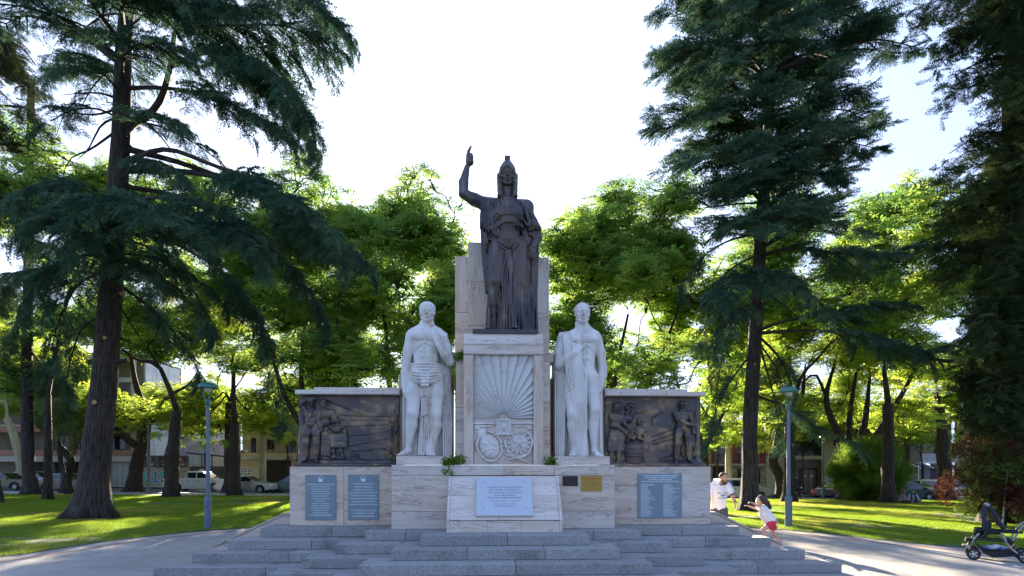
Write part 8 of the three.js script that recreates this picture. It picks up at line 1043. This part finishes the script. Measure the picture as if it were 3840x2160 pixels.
car('parked_car', 'dark grey brown estate car by the pale leaning tree', 20, 47.5, 1, { ...SEDAN, cab: [1.0, 0.3, -1.8, -2.0], tail: [[0.15, 0.95], [0.0, 0.86]], cuts: [-1.9, -1.2, -0.3, 0.9], paint: [0.10, 0.085, 0.06], metal: 0.3 });
car('parked_car', 'pale blue hatchback parked on the far kerb behind the reddish conifer trunk', 140, 53, 1, { ...HATCH, paint: [0.35, 0.42, 0.5], metal: 0.3 });
car('parked_car', 'grey taupe saloon half hidden by the great cedar trunk', 262, 47, 1, { ...SEDAN, paint: [0.13, 0.115, 0.09], metal: 0.4, cab: [0.95, 0.2, -1.0, -1.75] });
car('pickup_truck', 'white double cab pickup beside the straight dark street tree', 743, 50.5, 1, { ...PICK, paint: [0.55, 0.53, 0.47], handles: [0.45, -0.4] });
car('parked_car', 'silver beige saloon driving out from behind the straight dark tree', 925, 47.5, 1, { ...SEDAN, paint: [0.45, 0.43, 0.38], metal: 0.3 });
car('parked_car', 'blue grey saloon partly behind the monument\u2019s stone wing', 1100, 49.5, -1, { ...SEDAN, paint: [0.10, 0.15, 0.17], metal: 0.3 });
car('parked_car', 'silver people carrier passing behind the second cedar trunk', 2772, 46, 1, { ...MPV, paint: [0.55, 0.55, 0.50], metal: 0.2 });
car('parked_car', 'red hatchback parked beyond the small far lamp', 3122, 54, -1, { ...HATCH, paint: [0.32, 0.025, 0.025], turn: 0.45 });
car('parked_car', 'dark grey saloon with red tail lights beside the round shrub', 3160, 49, 1, { ...SEDAN, paint: [0.05, 0.06, 0.07], metal: 0.4, turn: 0.35 });
car('parked_car', 'black green hatchback behind the seated pair', 3398, 46.5, 1, { ...HATCH, L: 4.0, H: 1.52, cab: [1.2, 0.25, -1.5, -1.85], nose: [[-0.12, 0.72], [-0.5, 0.86], [-0.85, 0.95]], paint: [0.012, 0.03, 0.03], metal: 0.2 });
car('parked_car', 'white van like car parked behind the black green hatchback', 3470, 54, -1, { ...MPV, H: 1.75, paint: [0.5, 0.52, 0.55] });
car('suv_car', 'white off road car with tall red tail lights and dark lower trim', 3560, 47, 1, { ...SUV, paint: [0.60, 0.57, 0.50], stripe: true, turn: 0.18 });

// ---------------------------------------------------------------- people
const skinM = mat(0.47, 0.27, 0.19, 0.55), skinK = mat(0.50, 0.30, 0.22, 0.55);
function personGroup(label, pos, turn = 0, group) { return thing('person', label, 'person', pos, turn, group); }
const body = (o, name, S, cell, m) => mesh(name, S.mesh(cell), m, o);
{ // the man stepping out from behind the wing
  const D = 13.3, s = FPX / D, b = base(2700, D), o = personGroup('smiling bearded man in a white ringer shirt coming round the wing end', [b.x, 0, b.z]);
  const P = (px, py, z = 0) => V((px - 2700) / s, 1.835 - (py - HZ) / s, z), S = new Sculpt(), h = 0.235;
  const chin = P(2709, 1812, 0.06), q = headInto(S, chin, h, 0.42, 0.12);
  S.bone(P(2703, 1826, -0.03), P(2706, 1806, 0.0), 0.062, 0.06, 0.03);
  // arms: forearms and hands bare
  const elR = P(2746, 1858, 0.02), wrR = P(2749, 1882, 0.10), shR = P(2731, 1824, -0.02); S.chain([shR, elR, wrR], [0.062, 0.047, 0.031], 0.02); handInto(S, wrR, V(0.02, -1, 0.25), V(0.8, 0, 0.5), 0.185, -1, 0.75);
  const shL = P(2668, 1826, -0.03), elL = P(2648, 1860, -0.06), wrL = P(2638, 1888, -0.02); S.chain([shL, elL, wrL], [0.062, 0.047, 0.031], 0.02); handInto(S, wrL, V(-0.2, -1, 0.1), V(-0.8, 0, 0.3), 0.185, 1, 0.6);
  S.ell(P(2698, 1860, 0), 0.14, 0.26, 0.09, 0.04);
  // legs below the shorts
  for (const [hx, kx, ax, kz] of [[2684, 2680, 2678, 0.02], [2710, 2716, 2722, 0.06]]) { const a = V((ax - 2700) / s, 0.09, kz - 0.08); S.chain([P(hx, 1915), V((kx - 2700) / s, 0.47, kz), a], [0.085, 0.058, 0.04], 0.03); S.bone(a.clone().add(V(0, -0.04, 0)), a.clone().add(V(0.04, -0.055, 0.15)), 0.045, 0.036, 0.02); }
  body(o, 'body', S, 0.009, skinM);
  const T = new Sculpt(); T.ell(P(2698, 1852, 0), 0.165, 0.20, 0.115, 0.04); T.cloth([[0.835, P(2694, 0).x, 0.172, 0, 0.125], [1.05, P(2695, 0).x, 0.168, 0.01, 0.13], [1.30, P(2698, 0).x, 0.175, 0, 0.12]], (th, y) => 0.006 * Math.sin(th * 7 + y * 9) * sstep(1.3, 0.9, y), 0.04); T.bone(P(2672, 1824, -0.02), P(2727, 1824, -0.02), 0.075, 0.075, 0.05); T.bone(P(2700, 1822, -0.02), P(2705, 1815, -0.01), 0.09, 0.075, 0.04); T.chain([shR, P(2740, 1846, 0.0)], [0.085, 0.082], 0.04); T.chain([shL, P(2659, 1848, 0.02)], [0.085, 0.082], 0.04); T.ell(P(2707, 1808, 0.03), 0.072, 0.055, 0.075, 0.01, 1);
  const sh = body(o, 'shirt', T, 0.010, mat(0.72, 0.71, 0.74, 0.85));
  mesh('collar', new THREE.TorusGeometry(0.077, 0.011, 8, 24).rotateX(Math.PI / 2 - 0.35).rotateZ(0.12).translate(...P(2706, 1821, 0.018).toArray()), mat(0.03, 0.04, 0.12, 0.8), sh); for (const [p, qv] of [[P(2740, 1846, 0.0), elR], [P(2659, 1848, 0.02), elL]]) { const d = qv.clone().sub(p).normalize(); mesh('cuff', new THREE.TorusGeometry(0.078, 0.011, 8, 22).applyQuaternion(new THREE.Quaternion().setFromUnitVectors(V(0, 0, 1), d)).translate(...p.clone().addScaledVector(d, 0.055).toArray()), mat(0.03, 0.04, 0.16, 0.8), sh); }
  const c = document.createElement('canvas'); c.width = 256; c.height = 200; const x = c.getContext('2d'); x.fillStyle = '#1f6670'; x.textAlign = 'center'; x.font = 'bold 52px sans-serif'; 'NEW YORK'.split('').forEach((ch, i) => { x.save(); x.translate(20 + i * 31, 58 + Math.pow(i - 3.5, 2) * 1.6); x.rotate((i - 3.5) * 0.07); x.fillText(ch, 0, 0, 32); x.restore(); }); x.fillStyle = '#1d4a60'; x.beginPath(); x.ellipse(128, 103, 62, 24, 0, 0, 6.3); x.fill(); x.fillStyle = '#dddce4'; x.font = 'bold 34px sans-serif'; x.fillText('4007', 128, 115); x.fillStyle = '#1f6670'; x.font = 'bold 50px sans-serif'; x.fillText('FULLBACK', 128, 178, 230); const t = new THREE.CanvasTexture(c); t.colorSpace = THREE.SRGBColorSpace;
  { const g = new THREE.PlaneGeometry(0.25, 0.2, 24, 20), p = g.attributes.position, cx = P(2703, 1856); for (let i = 0; i < p.count; i++) { const X0 = p.getX(i) + cx.x, Y0 = p.getY(i) + cx.y; let z = 0.25; for (let k = 0; k < 40 && T.at(X0, Y0, z) > 0.0; k++) z -= Math.max(0.0015, T.at(X0, Y0, z) * 0.8); p.setXYZ(i, X0, Y0, z + 0.004); } g.computeVertexNormals(); mesh('shirt_print', g, mat(1, 1, 1, 0.85, { map: t, transparent: true }), sh); }
  const Sh = new Sculpt(); for (const [hx, kx] of [[2684, 2681], [2710, 2714]]) Sh.chain([P(hx, 1913), V((kx - 2700) / s, 0.52, 0.02)], [0.115, 0.095], 0.05); Sh.ell(P(2697, 1912), 0.165, 0.10, 0.125, 0.04); body(o, 'shorts', Sh, 0.011, mat(0.055, 0.06, 0.075, 0.9));
  const Hr = new Sculpt(); Hr.ell(q(0, 0.68, -0.10), 0.388 * h, 0.365 * h, 0.43 * h, 0.01); Hr.ell(q(0, 0.52, 0.34), 0.33 * h, 0.34 * h, 0.30 * h, 0.03, 1); for (const e of [-1, 1]) Hr.ell(q(e * 0.42, 0.36, 0.10), 0.12 * h, 0.24 * h, 0.22 * h, 0.02, 1); Hr.ell(q(0, 0.12, -0.1), 0.5 * h, 0.2 * h, 0.6 * h, 0.02, 1); Hr.add((x, y, z) => 0.006 * (noise3(x * 160, y * 90, z * 160) - 0.4), q(0, 0.7, 0), 0.2, 0, 3); const hr = body(o, 'hair', Hr, 0.007, mat(0.05, 0.03, 0.02, 0.8));
  const Be = new Sculpt(); Be.chain([q(-0.29, 0.34, 0.05), q(-0.22, 0.14, 0.18), q(0, 0.06, 0.28), q(0.22, 0.14, 0.18), q(0.29, 0.34, 0.05)], [0.014, 0.026, 0.03, 0.026, 0.014], 0.012); Be.chain([q(-0.13, 0.22, 0.34), q(0, 0.31, 0.40), q(0.13, 0.22, 0.34)], [0.008, 0.009, 0.008], 0.006); body(o, 'beard', Be, 0.006, mat(0.09, 0.05, 0.03, 0.85)); mesh('teeth', new THREE.SphereGeometry(0.018, 10, 6).scale(1.3, 0.5, 0.5).translate(...q(0.0, 0.235, 0.385).toArray()), mat(0.75, 0.72, 0.66, 0.3), o);
  mesh('watch', new THREE.TorusGeometry(0.035, 0.009, 8, 18).applyQuaternion(new THREE.Quaternion().setFromUnitVectors(V(0, 0, 1), wrR.clone().sub(elR).normalize())).translate(...wrR.clone().lerp(elR, 0.08).toArray()), M.trim, o);
  for (const [ax, kz] of [[2678, 0.02], [2722, 0.06]]) { const F = new Sculpt(), a = V((ax - 2700) / s, 0.045, kz - 0.08); F.bone(a.clone().add(V(0, 0.005, -0.04)), a.clone().add(V(0.04, -0.008, 0.18)), 0.046, 0.036, 0.02); body(o, 'shoe', F, 0.010, M.trim); }
}
{ // the running girl
  const D = 13.55, s = FPX / D, b = base(2880, D), o = personGroup('little girl in a white shirt and pink shorts running with arms out', [b.x, 0, b.z]), P = (px, py, z = 0) => V((px - 2880) / s, 1.835 - (py - HZ) / s, z), S = new Sculpt(), h = 0.20;
  const gy = 0.012, chin = P(2846, 1897, 0.02), q = headInto(S, chin, h, -1.25, 0.1);
  S.bone(P(2856, 1903, 0), P(2852, 1893, 0), 0.042, 0.04, 0.02); const shA = P(2858, 1907, 0.07), shB = P(2857, 1906, -0.08);
  S.chain([shA, P(2836, 1897, 0.12), P(2811, 1885, 0.14)], [0.036, 0.029, 0.021], 0.015); handInto(S, P(2811, 1885, 0.14), V(-1, 0.25, 0.1), V(0, 1, 0.3), 0.12, 1, 0.5); S.chain([shB, P(2842, 1908, -0.16), P(2822, 1900, -0.22)], [0.036, 0.029, 0.021], 0.015); handInto(S, P(2822, 1900, -0.22), V(-1, 0.2, -0.1), V(0, 1, 0), 0.12, -1, 0.5);
  S.ell(P(2874, 1930), 0.10, 0.16, 0.09, 0.03, 0, [0, 0, 0.55]);
  const hipA = P(2884, 1962, 0.06), hipB = P(2896, 1966, -0.05), knA = P(2858, 1983, 0.06), anA = V(P(2872, 0).x, 0.10, 0.06), knB = P(2899, 1996, -0.05), anB = P(2930, 2030, -0.05);
  S.chain([hipA, knA, anA], [0.066, 0.046, 0.030], 0.03); S.chain([hipB, knB, P(2916, 2014, -0.055), anB], [0.068, 0.048, 0.044, 0.028], 0.03); S.bone(anA.clone().add(V(0.01, -0.045, 0)), anA.clone().add(V(-0.10, -0.068, 0)), 0.03, 0.024, 0.015); S.bone(anB, anB.clone().add(V(-0.02, -0.085, 0)), 0.028, 0.024, 0.02);
  body(o, 'body', S, 0.0085, skinK);
  const T = new Sculpt(); T.ell(P(2862, 1912), 0.085, 0.10, 0.11, 0.03); T.bone(P(2860, 1908), P(2889, 1950), 0.105, 0.125, 0.05); T.bone(P(2866, 1930), P(2885, 1955), 0.12, 0.118, 0.04); T.chain([shA, P(2848, 1903, 0.10)], [0.055, 0.052], 0.03); T.chain([shB, P(2850, 1907, -0.12)], [0.055, 0.052], 0.03); T.ell(P(2853, 1896), 0.06, 0.05, 0.06, 0.01, 1); T.add((x, y, z) => 0.004 * Math.sin(x * 60 + y * 35), P(2875, 1935), 0.3, 0, 3); body(o, 'shirt', T, 0.0095, mat(0.70, 0.70, 0.75, 0.85));
  const Sh = new Sculpt(); Sh.bone(hipA, P(2880, 1966, 0.06), 0.092, 0.085, 0.04); Sh.bone(hipB, P(2902, 1978, -0.05), 0.095, 0.09, 0.04); Sh.ell(P(2893, 1957), 0.115, 0.085, 0.125, 0.04); const ss = body(o, 'shorts', Sh, 0.0095, mat(0.52, 0.03, 0.075, 0.8)); mesh('side_stripe', tube([P(2910, 1950, 0.06), P(2914, 1965, 0.055), P(2912, 1980, 0.05)], [0.012, 0.012, 0.012], 6), mat(0.7, 0.5, 0.55, 0.8), ss);
  const Hr = new Sculpt(); Hr.ell(q(0, 0.70, -0.14), 0.40 * h, 0.37 * h, 0.46 * h, 0.02); Hr.chain([P(2855, 1868), P(2868, 1880), P(2882, 1898, 0.01), P(2889, 1908, 0.01)], [0.07, 0.062, 0.045, 0.02], 0.03); Hr.add((x, y, z) => 0.008 * Math.sin((x * 0.7 + y) * 40 + z * 160) , P(2870, 1885), 0.25, 0, 3); Hr.chain([P(2855, 1866, 0.05), P(2872, 1884, 0.07), P(2886, 1902, 0.07)], [0.05, 0.05, 0.02], 0.02); Hr.chain([P(2855, 1866, -0.05), P(2872, 1884, -0.06), P(2884, 1906, -0.05)], [0.05, 0.05, 0.02], 0.02); body(o, 'hair', Hr, 0.009, mat(0.035, 0.018, 0.016, 0.5)); mesh('hair_tie', new THREE.TorusGeometry(0.03, 0.012, 6, 16).translate(...P(2849, 1861, 0.03).toArray()), mat(0.5, 0.3, 0.25, 0.7), o);
  for (const [a, d, u] of [[anA.clone().add(V(0, -0.05, 0)), V(-1, -0.15, 0), 0.1], [anB.clone().add(V(0.012, 0.0, 0)), V(-0.15, -1, 0), 0.1]]) { const F = new Sculpt(); F.bone(a, a.clone().addScaledVector(d.normalize(), u), 0.034, 0.029, 0.02); body(o, 'shoe', F, 0.008, mat(0.55, 0.16, 0.36, 0.6)); }
}
{ // two people sitting on the grass
  const sit = (label, px, py, cfg) => { const g = G(px, py), o = personGroup(label, [g.x, g.y + 0.02, g.z], cfg.turn, 'people sitting on the grass'), S = new Sculpt(), sk = cfg.skin || skinM; const q = headInto(S, V(0, 0.60, 0.05), 0.215, cfg.look || 0, 0.1); S.bone(V(0, 0.5, -0.02), V(0, 0.63, 0), 0.05, 0.045, 0.02);
    for (const sd of [-1, 1]) { const hand = V(sd * 0.22, 0.14, 0.36), el = V(sd * 0.27, 0.26, 0.1); S.chain([V(sd * 0.17, 0.50, -0.02), el, hand], [0.045, 0.036, 0.027], 0.02); handInto(S, hand, V(-sd * 0.3, -0.4, 0.7), V(sd * 0.5, 0.8, 0.2), 0.15, sd, 0.5); S.chain([V(sd * 0.09, 0.1, 0), V(sd * 0.32, 0.13, 0.33), V(-sd * 0.1, 0.06, 0.42 + sd * 0.04)], [0.085, 0.06, 0.042], 0.03); S.bone(V(-sd * 0.1, 0.05, 0.42 + sd * 0.04), V(-sd * 0.24, 0.045, 0.44 + sd * 0.04), 0.042, 0.035, 0.02); } S.ell(V(0, 0.3, -0.02), 0.13, 0.24, 0.09, 0.04); body(o, 'body', S, 0.014, sk);
    const T = new Sculpt(); T.ell(V(0, 0.32, -0.02), 0.155, 0.25, 0.115, 0.04); T.bone(V(-0.14, 0.5, -0.02), V(0.14, 0.5, -0.02), 0.065, 0.065, 0.04); if (cfg.sleeves) for (const sd of [-1, 1]) T.bone(V(sd * 0.17, 0.50, -0.02), V(sd * 0.27, 0.27, 0.09), 0.062, 0.052, 0.03); body(o, 'top', T, 0.014, mat(...cfg.top, 0.85)); if (cfg.vest) { const Ve = new Sculpt(); for (const sd of [-1, 1]) Ve.bone(V(sd * 0.085, 0.5, 0.05), V(sd * 0.10, 0.16, 0.1), 0.055, 0.06, 0.03); body(o, 'vest', Ve, 0.014, M.trim); }
    const L = new Sculpt(); for (const sd of [-1, 1]) L.chain([V(sd * 0.09, 0.11, 0), V(sd * 0.30, 0.135, 0.31), V(-sd * cfg.leg * 0.1, 0.065, 0.42 + sd * 0.04)], [0.105, 0.078, cfg.leg ? 0.055 : 0.05], 0.03); L.ell(V(0, 0.1, -0.03), 0.17, 0.1, 0.14, 0.04); body(o, 'trousers', L, 0.014, mat(...cfg.trousers, 0.9));
    const Hr = new Sculpt(), h = 0.215; Hr.ell(q(0, 0.72, -0.12), 0.39 * h, 0.36 * h, 0.44 * h, 0.02); Hr.chain([q(0, 0.6, -0.3), q(0, 0.2, -0.35), q(0, -0.3, -0.3)], [0.075, 0.075, cfg.longHair ? 0.07 : 0.02], 0.03); for (const sd of [-1, 1]) Hr.chain([q(sd * 0.3, 0.6, -0.1), q(sd * 0.34, 0.2, -0.1), q(sd * 0.3, cfg.longHair ? -0.5 : 0.1, 0.0)], [0.035, 0.035, 0.025], 0.02); body(o, 'hair', Hr, 0.011, mat(...cfg.hair, 0.6)); };
  sit('seated woman with long reddish hair and a flowered sleeveless top', 3385, 1889, { turn: 1.35, look: 0.2, top: [0.30, 0.26, 0.30], trousers: [0.10, 0.045, 0.05], leg: 1, longHair: true, hair: [0.16, 0.06, 0.03] });
  sit('seated person in a pale blue shirt and dark vest beside the red haired woman', 3424, 1889, { turn: -0.35, look: -0.4, sleeves: true, vest: true, top: [0.36, 0.42, 0.55], trousers: [0.025, 0.025, 0.03], leg: 1, longHair: true, hair: [0.02, 0.015, 0.015] });
}
function motorbike(label, px, d, turn, paint) { const b = base(px, d); b.y = fall(b.x, b.z) - 0.08; const o = thing('motorcycle', label, 'motorcycle', [b.x, b.y, b.z], turn, 'motorcycles on the street'), m = mat(...paint, 0.35, { clearcoat: 0.6 }); for (const x of [-0.62, 0.62]) { const w = mesh('wheel', new THREE.TorusGeometry(0.26, 0.045, 8, 24).translate(0, 0, 0), M.tyre, o); w.position.set(x, 0.305, 0); mesh('rim', [new THREE.TorusGeometry(0.21, 0.016, 6, 24), box(-0.2, 0.2, -0.012, 0.012, -0.012, 0.012), box(-0.012, 0.012, -0.2, 0.2, -0.011, 0.011)], M.rim, w); } mesh('frame', [tube(curve([V(-0.6, 0.32, 0), V(-0.25, 0.4, 0), V(0.1, 0.42, 0), V(0.38, 0.86, 0)], 8), taper(9, 0.04, 0.03), 6), rod(V(0.62, 0.3, 0.07), V(0.40, 0.92, 0.06), 0.022), rod(V(0.62, 0.3, -0.07), V(0.40, 0.92, -0.06), 0.022)], M.trim, o).userData.kind = 'stuff'; mesh('engine', box(-0.18, 0.18, 0.25, 0.52, -0.13, 0.13, 0.05), M.rim, o); mesh('fairing', new THREE.SphereGeometry(0.2, 14, 10).scale(1.1, 0.8, 0.75).translate(0.16, 0.72, 0), m, o); mesh('tail_cowl', new THREE.SphereGeometry(0.2, 14, 10).scale(1.5, 0.5, 0.7).translate(-0.5, 0.66, 0), m, o); mesh('mudguard', new THREE.TorusGeometry(0.32, 0.05, 6, 12, 1.8).rotateZ(0.7).translate(0.62, 0.305, 0), m, o); mesh('seat', box(-0.6, 0.05, 0.72, 0.8, -0.12, 0.12, 0.035), M.trim, o); mesh('handlebar', tube([V(0.3, 1.02, -0.34), V(0.38, 0.98, 0), V(0.3, 1.02, 0.34)], [0.016, 0.02, 0.016], 6), M.trim, o); mesh('headlight', new THREE.SphereGeometry(0.09, 12, 8).translate(0.48, 0.9, 0), M.clearLamp, o); return o; }
{
  const bike = motorbike('red motorcycle ridden past the institute door', 2985, 48.5, 0.15, [0.28, 0.03, 0.03]); motorbike('dark motorcycle parked at the foot of the round shrub', 3163, 46, 0.25, [0.04, 0.04, 0.045]);
  const b = bike.position, o = personGroup('helmeted rider in dark clothes on the red motorcycle', [b.x, b.y, b.z], 0.15), S = new Sculpt(); S.chain([V(-0.25, 0.87, 0), V(-0.12, 1.15, 0), V(-0.05, 1.36, 0)], [0.15, 0.15, 0.13], 0.05); for (const sd of [-1, 1]) { S.chain([V(-0.25, 0.88, sd * 0.1), V(0.16, 0.82, sd * 0.24), V(0.02, 0.40, sd * 0.24)], [0.095, 0.075, 0.05], 0.03); S.bone(V(0.02, 0.36, sd * 0.24), V(0.16, 0.33, sd * 0.24), 0.05, 0.04, 0.02); S.chain([V(-0.04, 1.38, sd * 0.18), V(0.05, 1.13, sd * 0.27), V(0.28, 1.04, sd * 0.3)], [0.07, 0.055, 0.038], 0.03); handInto(S, V(0.27, 1.04, sd * 0.3), V(1, -0.1, sd * 0.1), V(0, 1, 0), 0.15, sd, 1.1); } S.bone(V(-0.04, 1.4, 0), V(-0.02, 1.5, 0), 0.055, 0.055, 0.02); S.ell(V(0, 1.6, 0), 0.1, 0.12, 0.09, 0.02); body(o, 'body', S, 0.014, mat(0.02, 0.025, 0.035, 0.8)); const Hm = new Sculpt(); Hm.ell(V(0.0, 1.63, 0), 0.145, 0.15, 0.13, 0.02); Hm.ell(V(0.14, 1.59, 0), 0.06, 0.06, 0.09, 0.02, 1); body(o, 'helmet', Hm, 0.012, mat(0.015, 0.02, 0.05, 0.25, { clearcoat: 0.7 }));
}
// ---------------------------------------------------------------- the double pushchair
{
  const k = 624, ky = 491, b = G(3648, 2094), o = thing('pushchair', 'empty black two seat pushchair with a bag in its basket, standing on the paving', 'pushchair', [b.x, 0, b.z], -0.645), P = (x, y, z = 0) => V((x - 383) / k, (1279 - y) / ky, z), blk = mat(0.012, 0.013, 0.016, 0.85), silver = mat(0.30, 0.30, 0.29, 0.4, { metalness: 0.5 }), navy = mat(0.014, 0.018, 0.04, 0.75), w = 0.2;
  for (const [x, r] of [[383, 0.115], [862, 0.125]]) for (const s of [-1, 1]) { const wh = mesh('wheel', new THREE.TorusGeometry(r - 0.025, 0.025, 8, 28), M.tyre, o); wh.position.set((x - 383) / k, r, s * (w + 0.03)); const sp = []; for (let i = 0; i < 5; i++) sp.push(box(-0.014, 0.014, 0.012, r - 0.045, -0.01, 0.016).rotateZ(i * 1.2566 + 0.3)); sp.push(new THREE.CylinderGeometry(0.02, 0.02, 0.035, 12).rotateX(Math.PI / 2), new THREE.TorusGeometry(r - 0.047, 0.009, 6, 28)); mesh('rim', sp, mat(0.42, 0.42, 0.42, 0.4), wh); mesh('hub_disc', new THREE.CylinderGeometry(r - 0.05, r - 0.05, 0.012, 24).rotateX(Math.PI / 2), blk, wh); }
  for (const s of [-1, 1]) { const z = s * w, T = (name, pts, r, m) => mesh(name, tube(curve(pts.map((p) => P(p[0], p[1], z)), 10), taper(11, r, r), 8), m, o); T('front_leg', [[440, 1022], [395, 1070], [360, 1130], [340, 1170], [365, 1210]], 0.017, silver); T('rear_leg', [[655, 1015], [690, 1090], [745, 1160], [800, 1200], [850, 1245]], 0.017, silver); T('handle_tube', [[735, 1085], [765, 1050], [800, 990], [850, 930], [930, 880]], 0.017, silver); T('armrest', [[405, 988], [520, 990], [680, 1000], [840, 995]], 0.022, blk); T('lower_rail', [[345, 1150], [390, 1088], [560, 1085], [700, 1090], [745, 1120]], 0.016, blk); T('canopy_bar', [[495, 985], [492, 880], [497, 790], [520, 750], [545, 770], [600, 860], [680, 985]], 0.028, navy); mesh('hinge', new THREE.SphereGeometry(0.04, 10, 8).translate(...P(735, 1090, z).toArray()), blk, o); mesh('hinge', new THREE.SphereGeometry(0.035, 10, 8).translate(...P(520, 752, z).toArray()), silver, o); }
  mesh('handlebar', rod(P(930, 880, -w), P(930, 880, w), 0.02, 0.02, 10), blk, o); mesh('crossbar', rod(P(345, 1160, -w), P(345, 1160, w), 0.012), blk, o); mesh('axle', rod(P(862, 1218, -w), P(862, 1218, w), 0.012), blk, o);
  const side = [[390, 1100], [440, 1170], [480, 1212], [560, 1248], [650, 1240], [760, 1222], [770, 1110], [735, 1150], [600, 1190], [500, 1185]].map(([x, y]) => { const p = P(x, y); return [p.x, p.y]; }); mesh('basket', extrude(side.reverse(), 2 * w - 0.03, 0.005).translate(0, 0, -w + 0.015), blk, o);
  const S = new Sculpt(); S.bone(P(425, 1010, -0.15), P(425, 1010, 0.15), 0.02, 0.02, 0.02); S.slab(P(460, 1062), 0.09, 0.018, 0.17, 0.015, 0.03); S.slab(P(580, 1020), 0.10, 0.02, 0.17, 0.015, 0.04); S.bone(P(430, 1060, 0), P(470, 1000, 0), 0.03, 0.03, 0.03); for (const z of [-0.15, 0, 0.15]) { S.chain([P(400, 1075, z), P(405, 1020, z), P(420, 985, z)], [0.02, 0.02, 0.02], 0.02); S.chain([P(490, 1050, z), P(530, 990, z), P(545, 920, z)], [0.03, 0.03, 0.022], 0.03); } S.slab(P(535, 965), 0.02, 0.07, 0.17, 0.015, 0.03); body(o, 'seat', S, 0.014, blk);
  mesh('footrest', extrude([[0, 0], [0.11, 0.02], [0.12, 0.06], [0.02, 0.07]], 2 * w - 0.1, 0.006).translate(P(305, 0).x, P(0, 1112).y, -w + 0.05), blk, o); mesh('front_tray', box(P(278, 0).x, P(338, 0).x, P(0, 1160).y, P(0, 1146).y, -0.1, 0.1, 0.01), mat(0.25, 0.25, 0.26, 0.5), o);
  const bg = new Sculpt(); bg.ell(P(545, 1162), 0.11, 0.05, 0.13, 0.03); bg.ell(P(600, 1150, 0.05), 0.08, 0.06, 0.1, 0.03); bg.ell(P(660, 1165, -0.03), 0.09, 0.05, 0.12, 0.03); bg.add((x, y, z) => 0.01 * (fbm3(x * 30, y * 30, z * 30, 2) - 0.5), P(600, 1160), 0.4, 0, 3); const bag = thing('shopping_bag', 'crumpled blue and white plastic bag in the pushchair basket', 'bag', [b.x, 0, b.z], -0.645); mesh('bag', bg.mesh(0.012, cloudy(9, [0.10, 0.18, 0.42], [0.55, 0.57, 0.6], 1, 2)), mat(1, 1, 1, 0.4, { vertexColors: true }), bag);
}

renderer.render(scene, camera);
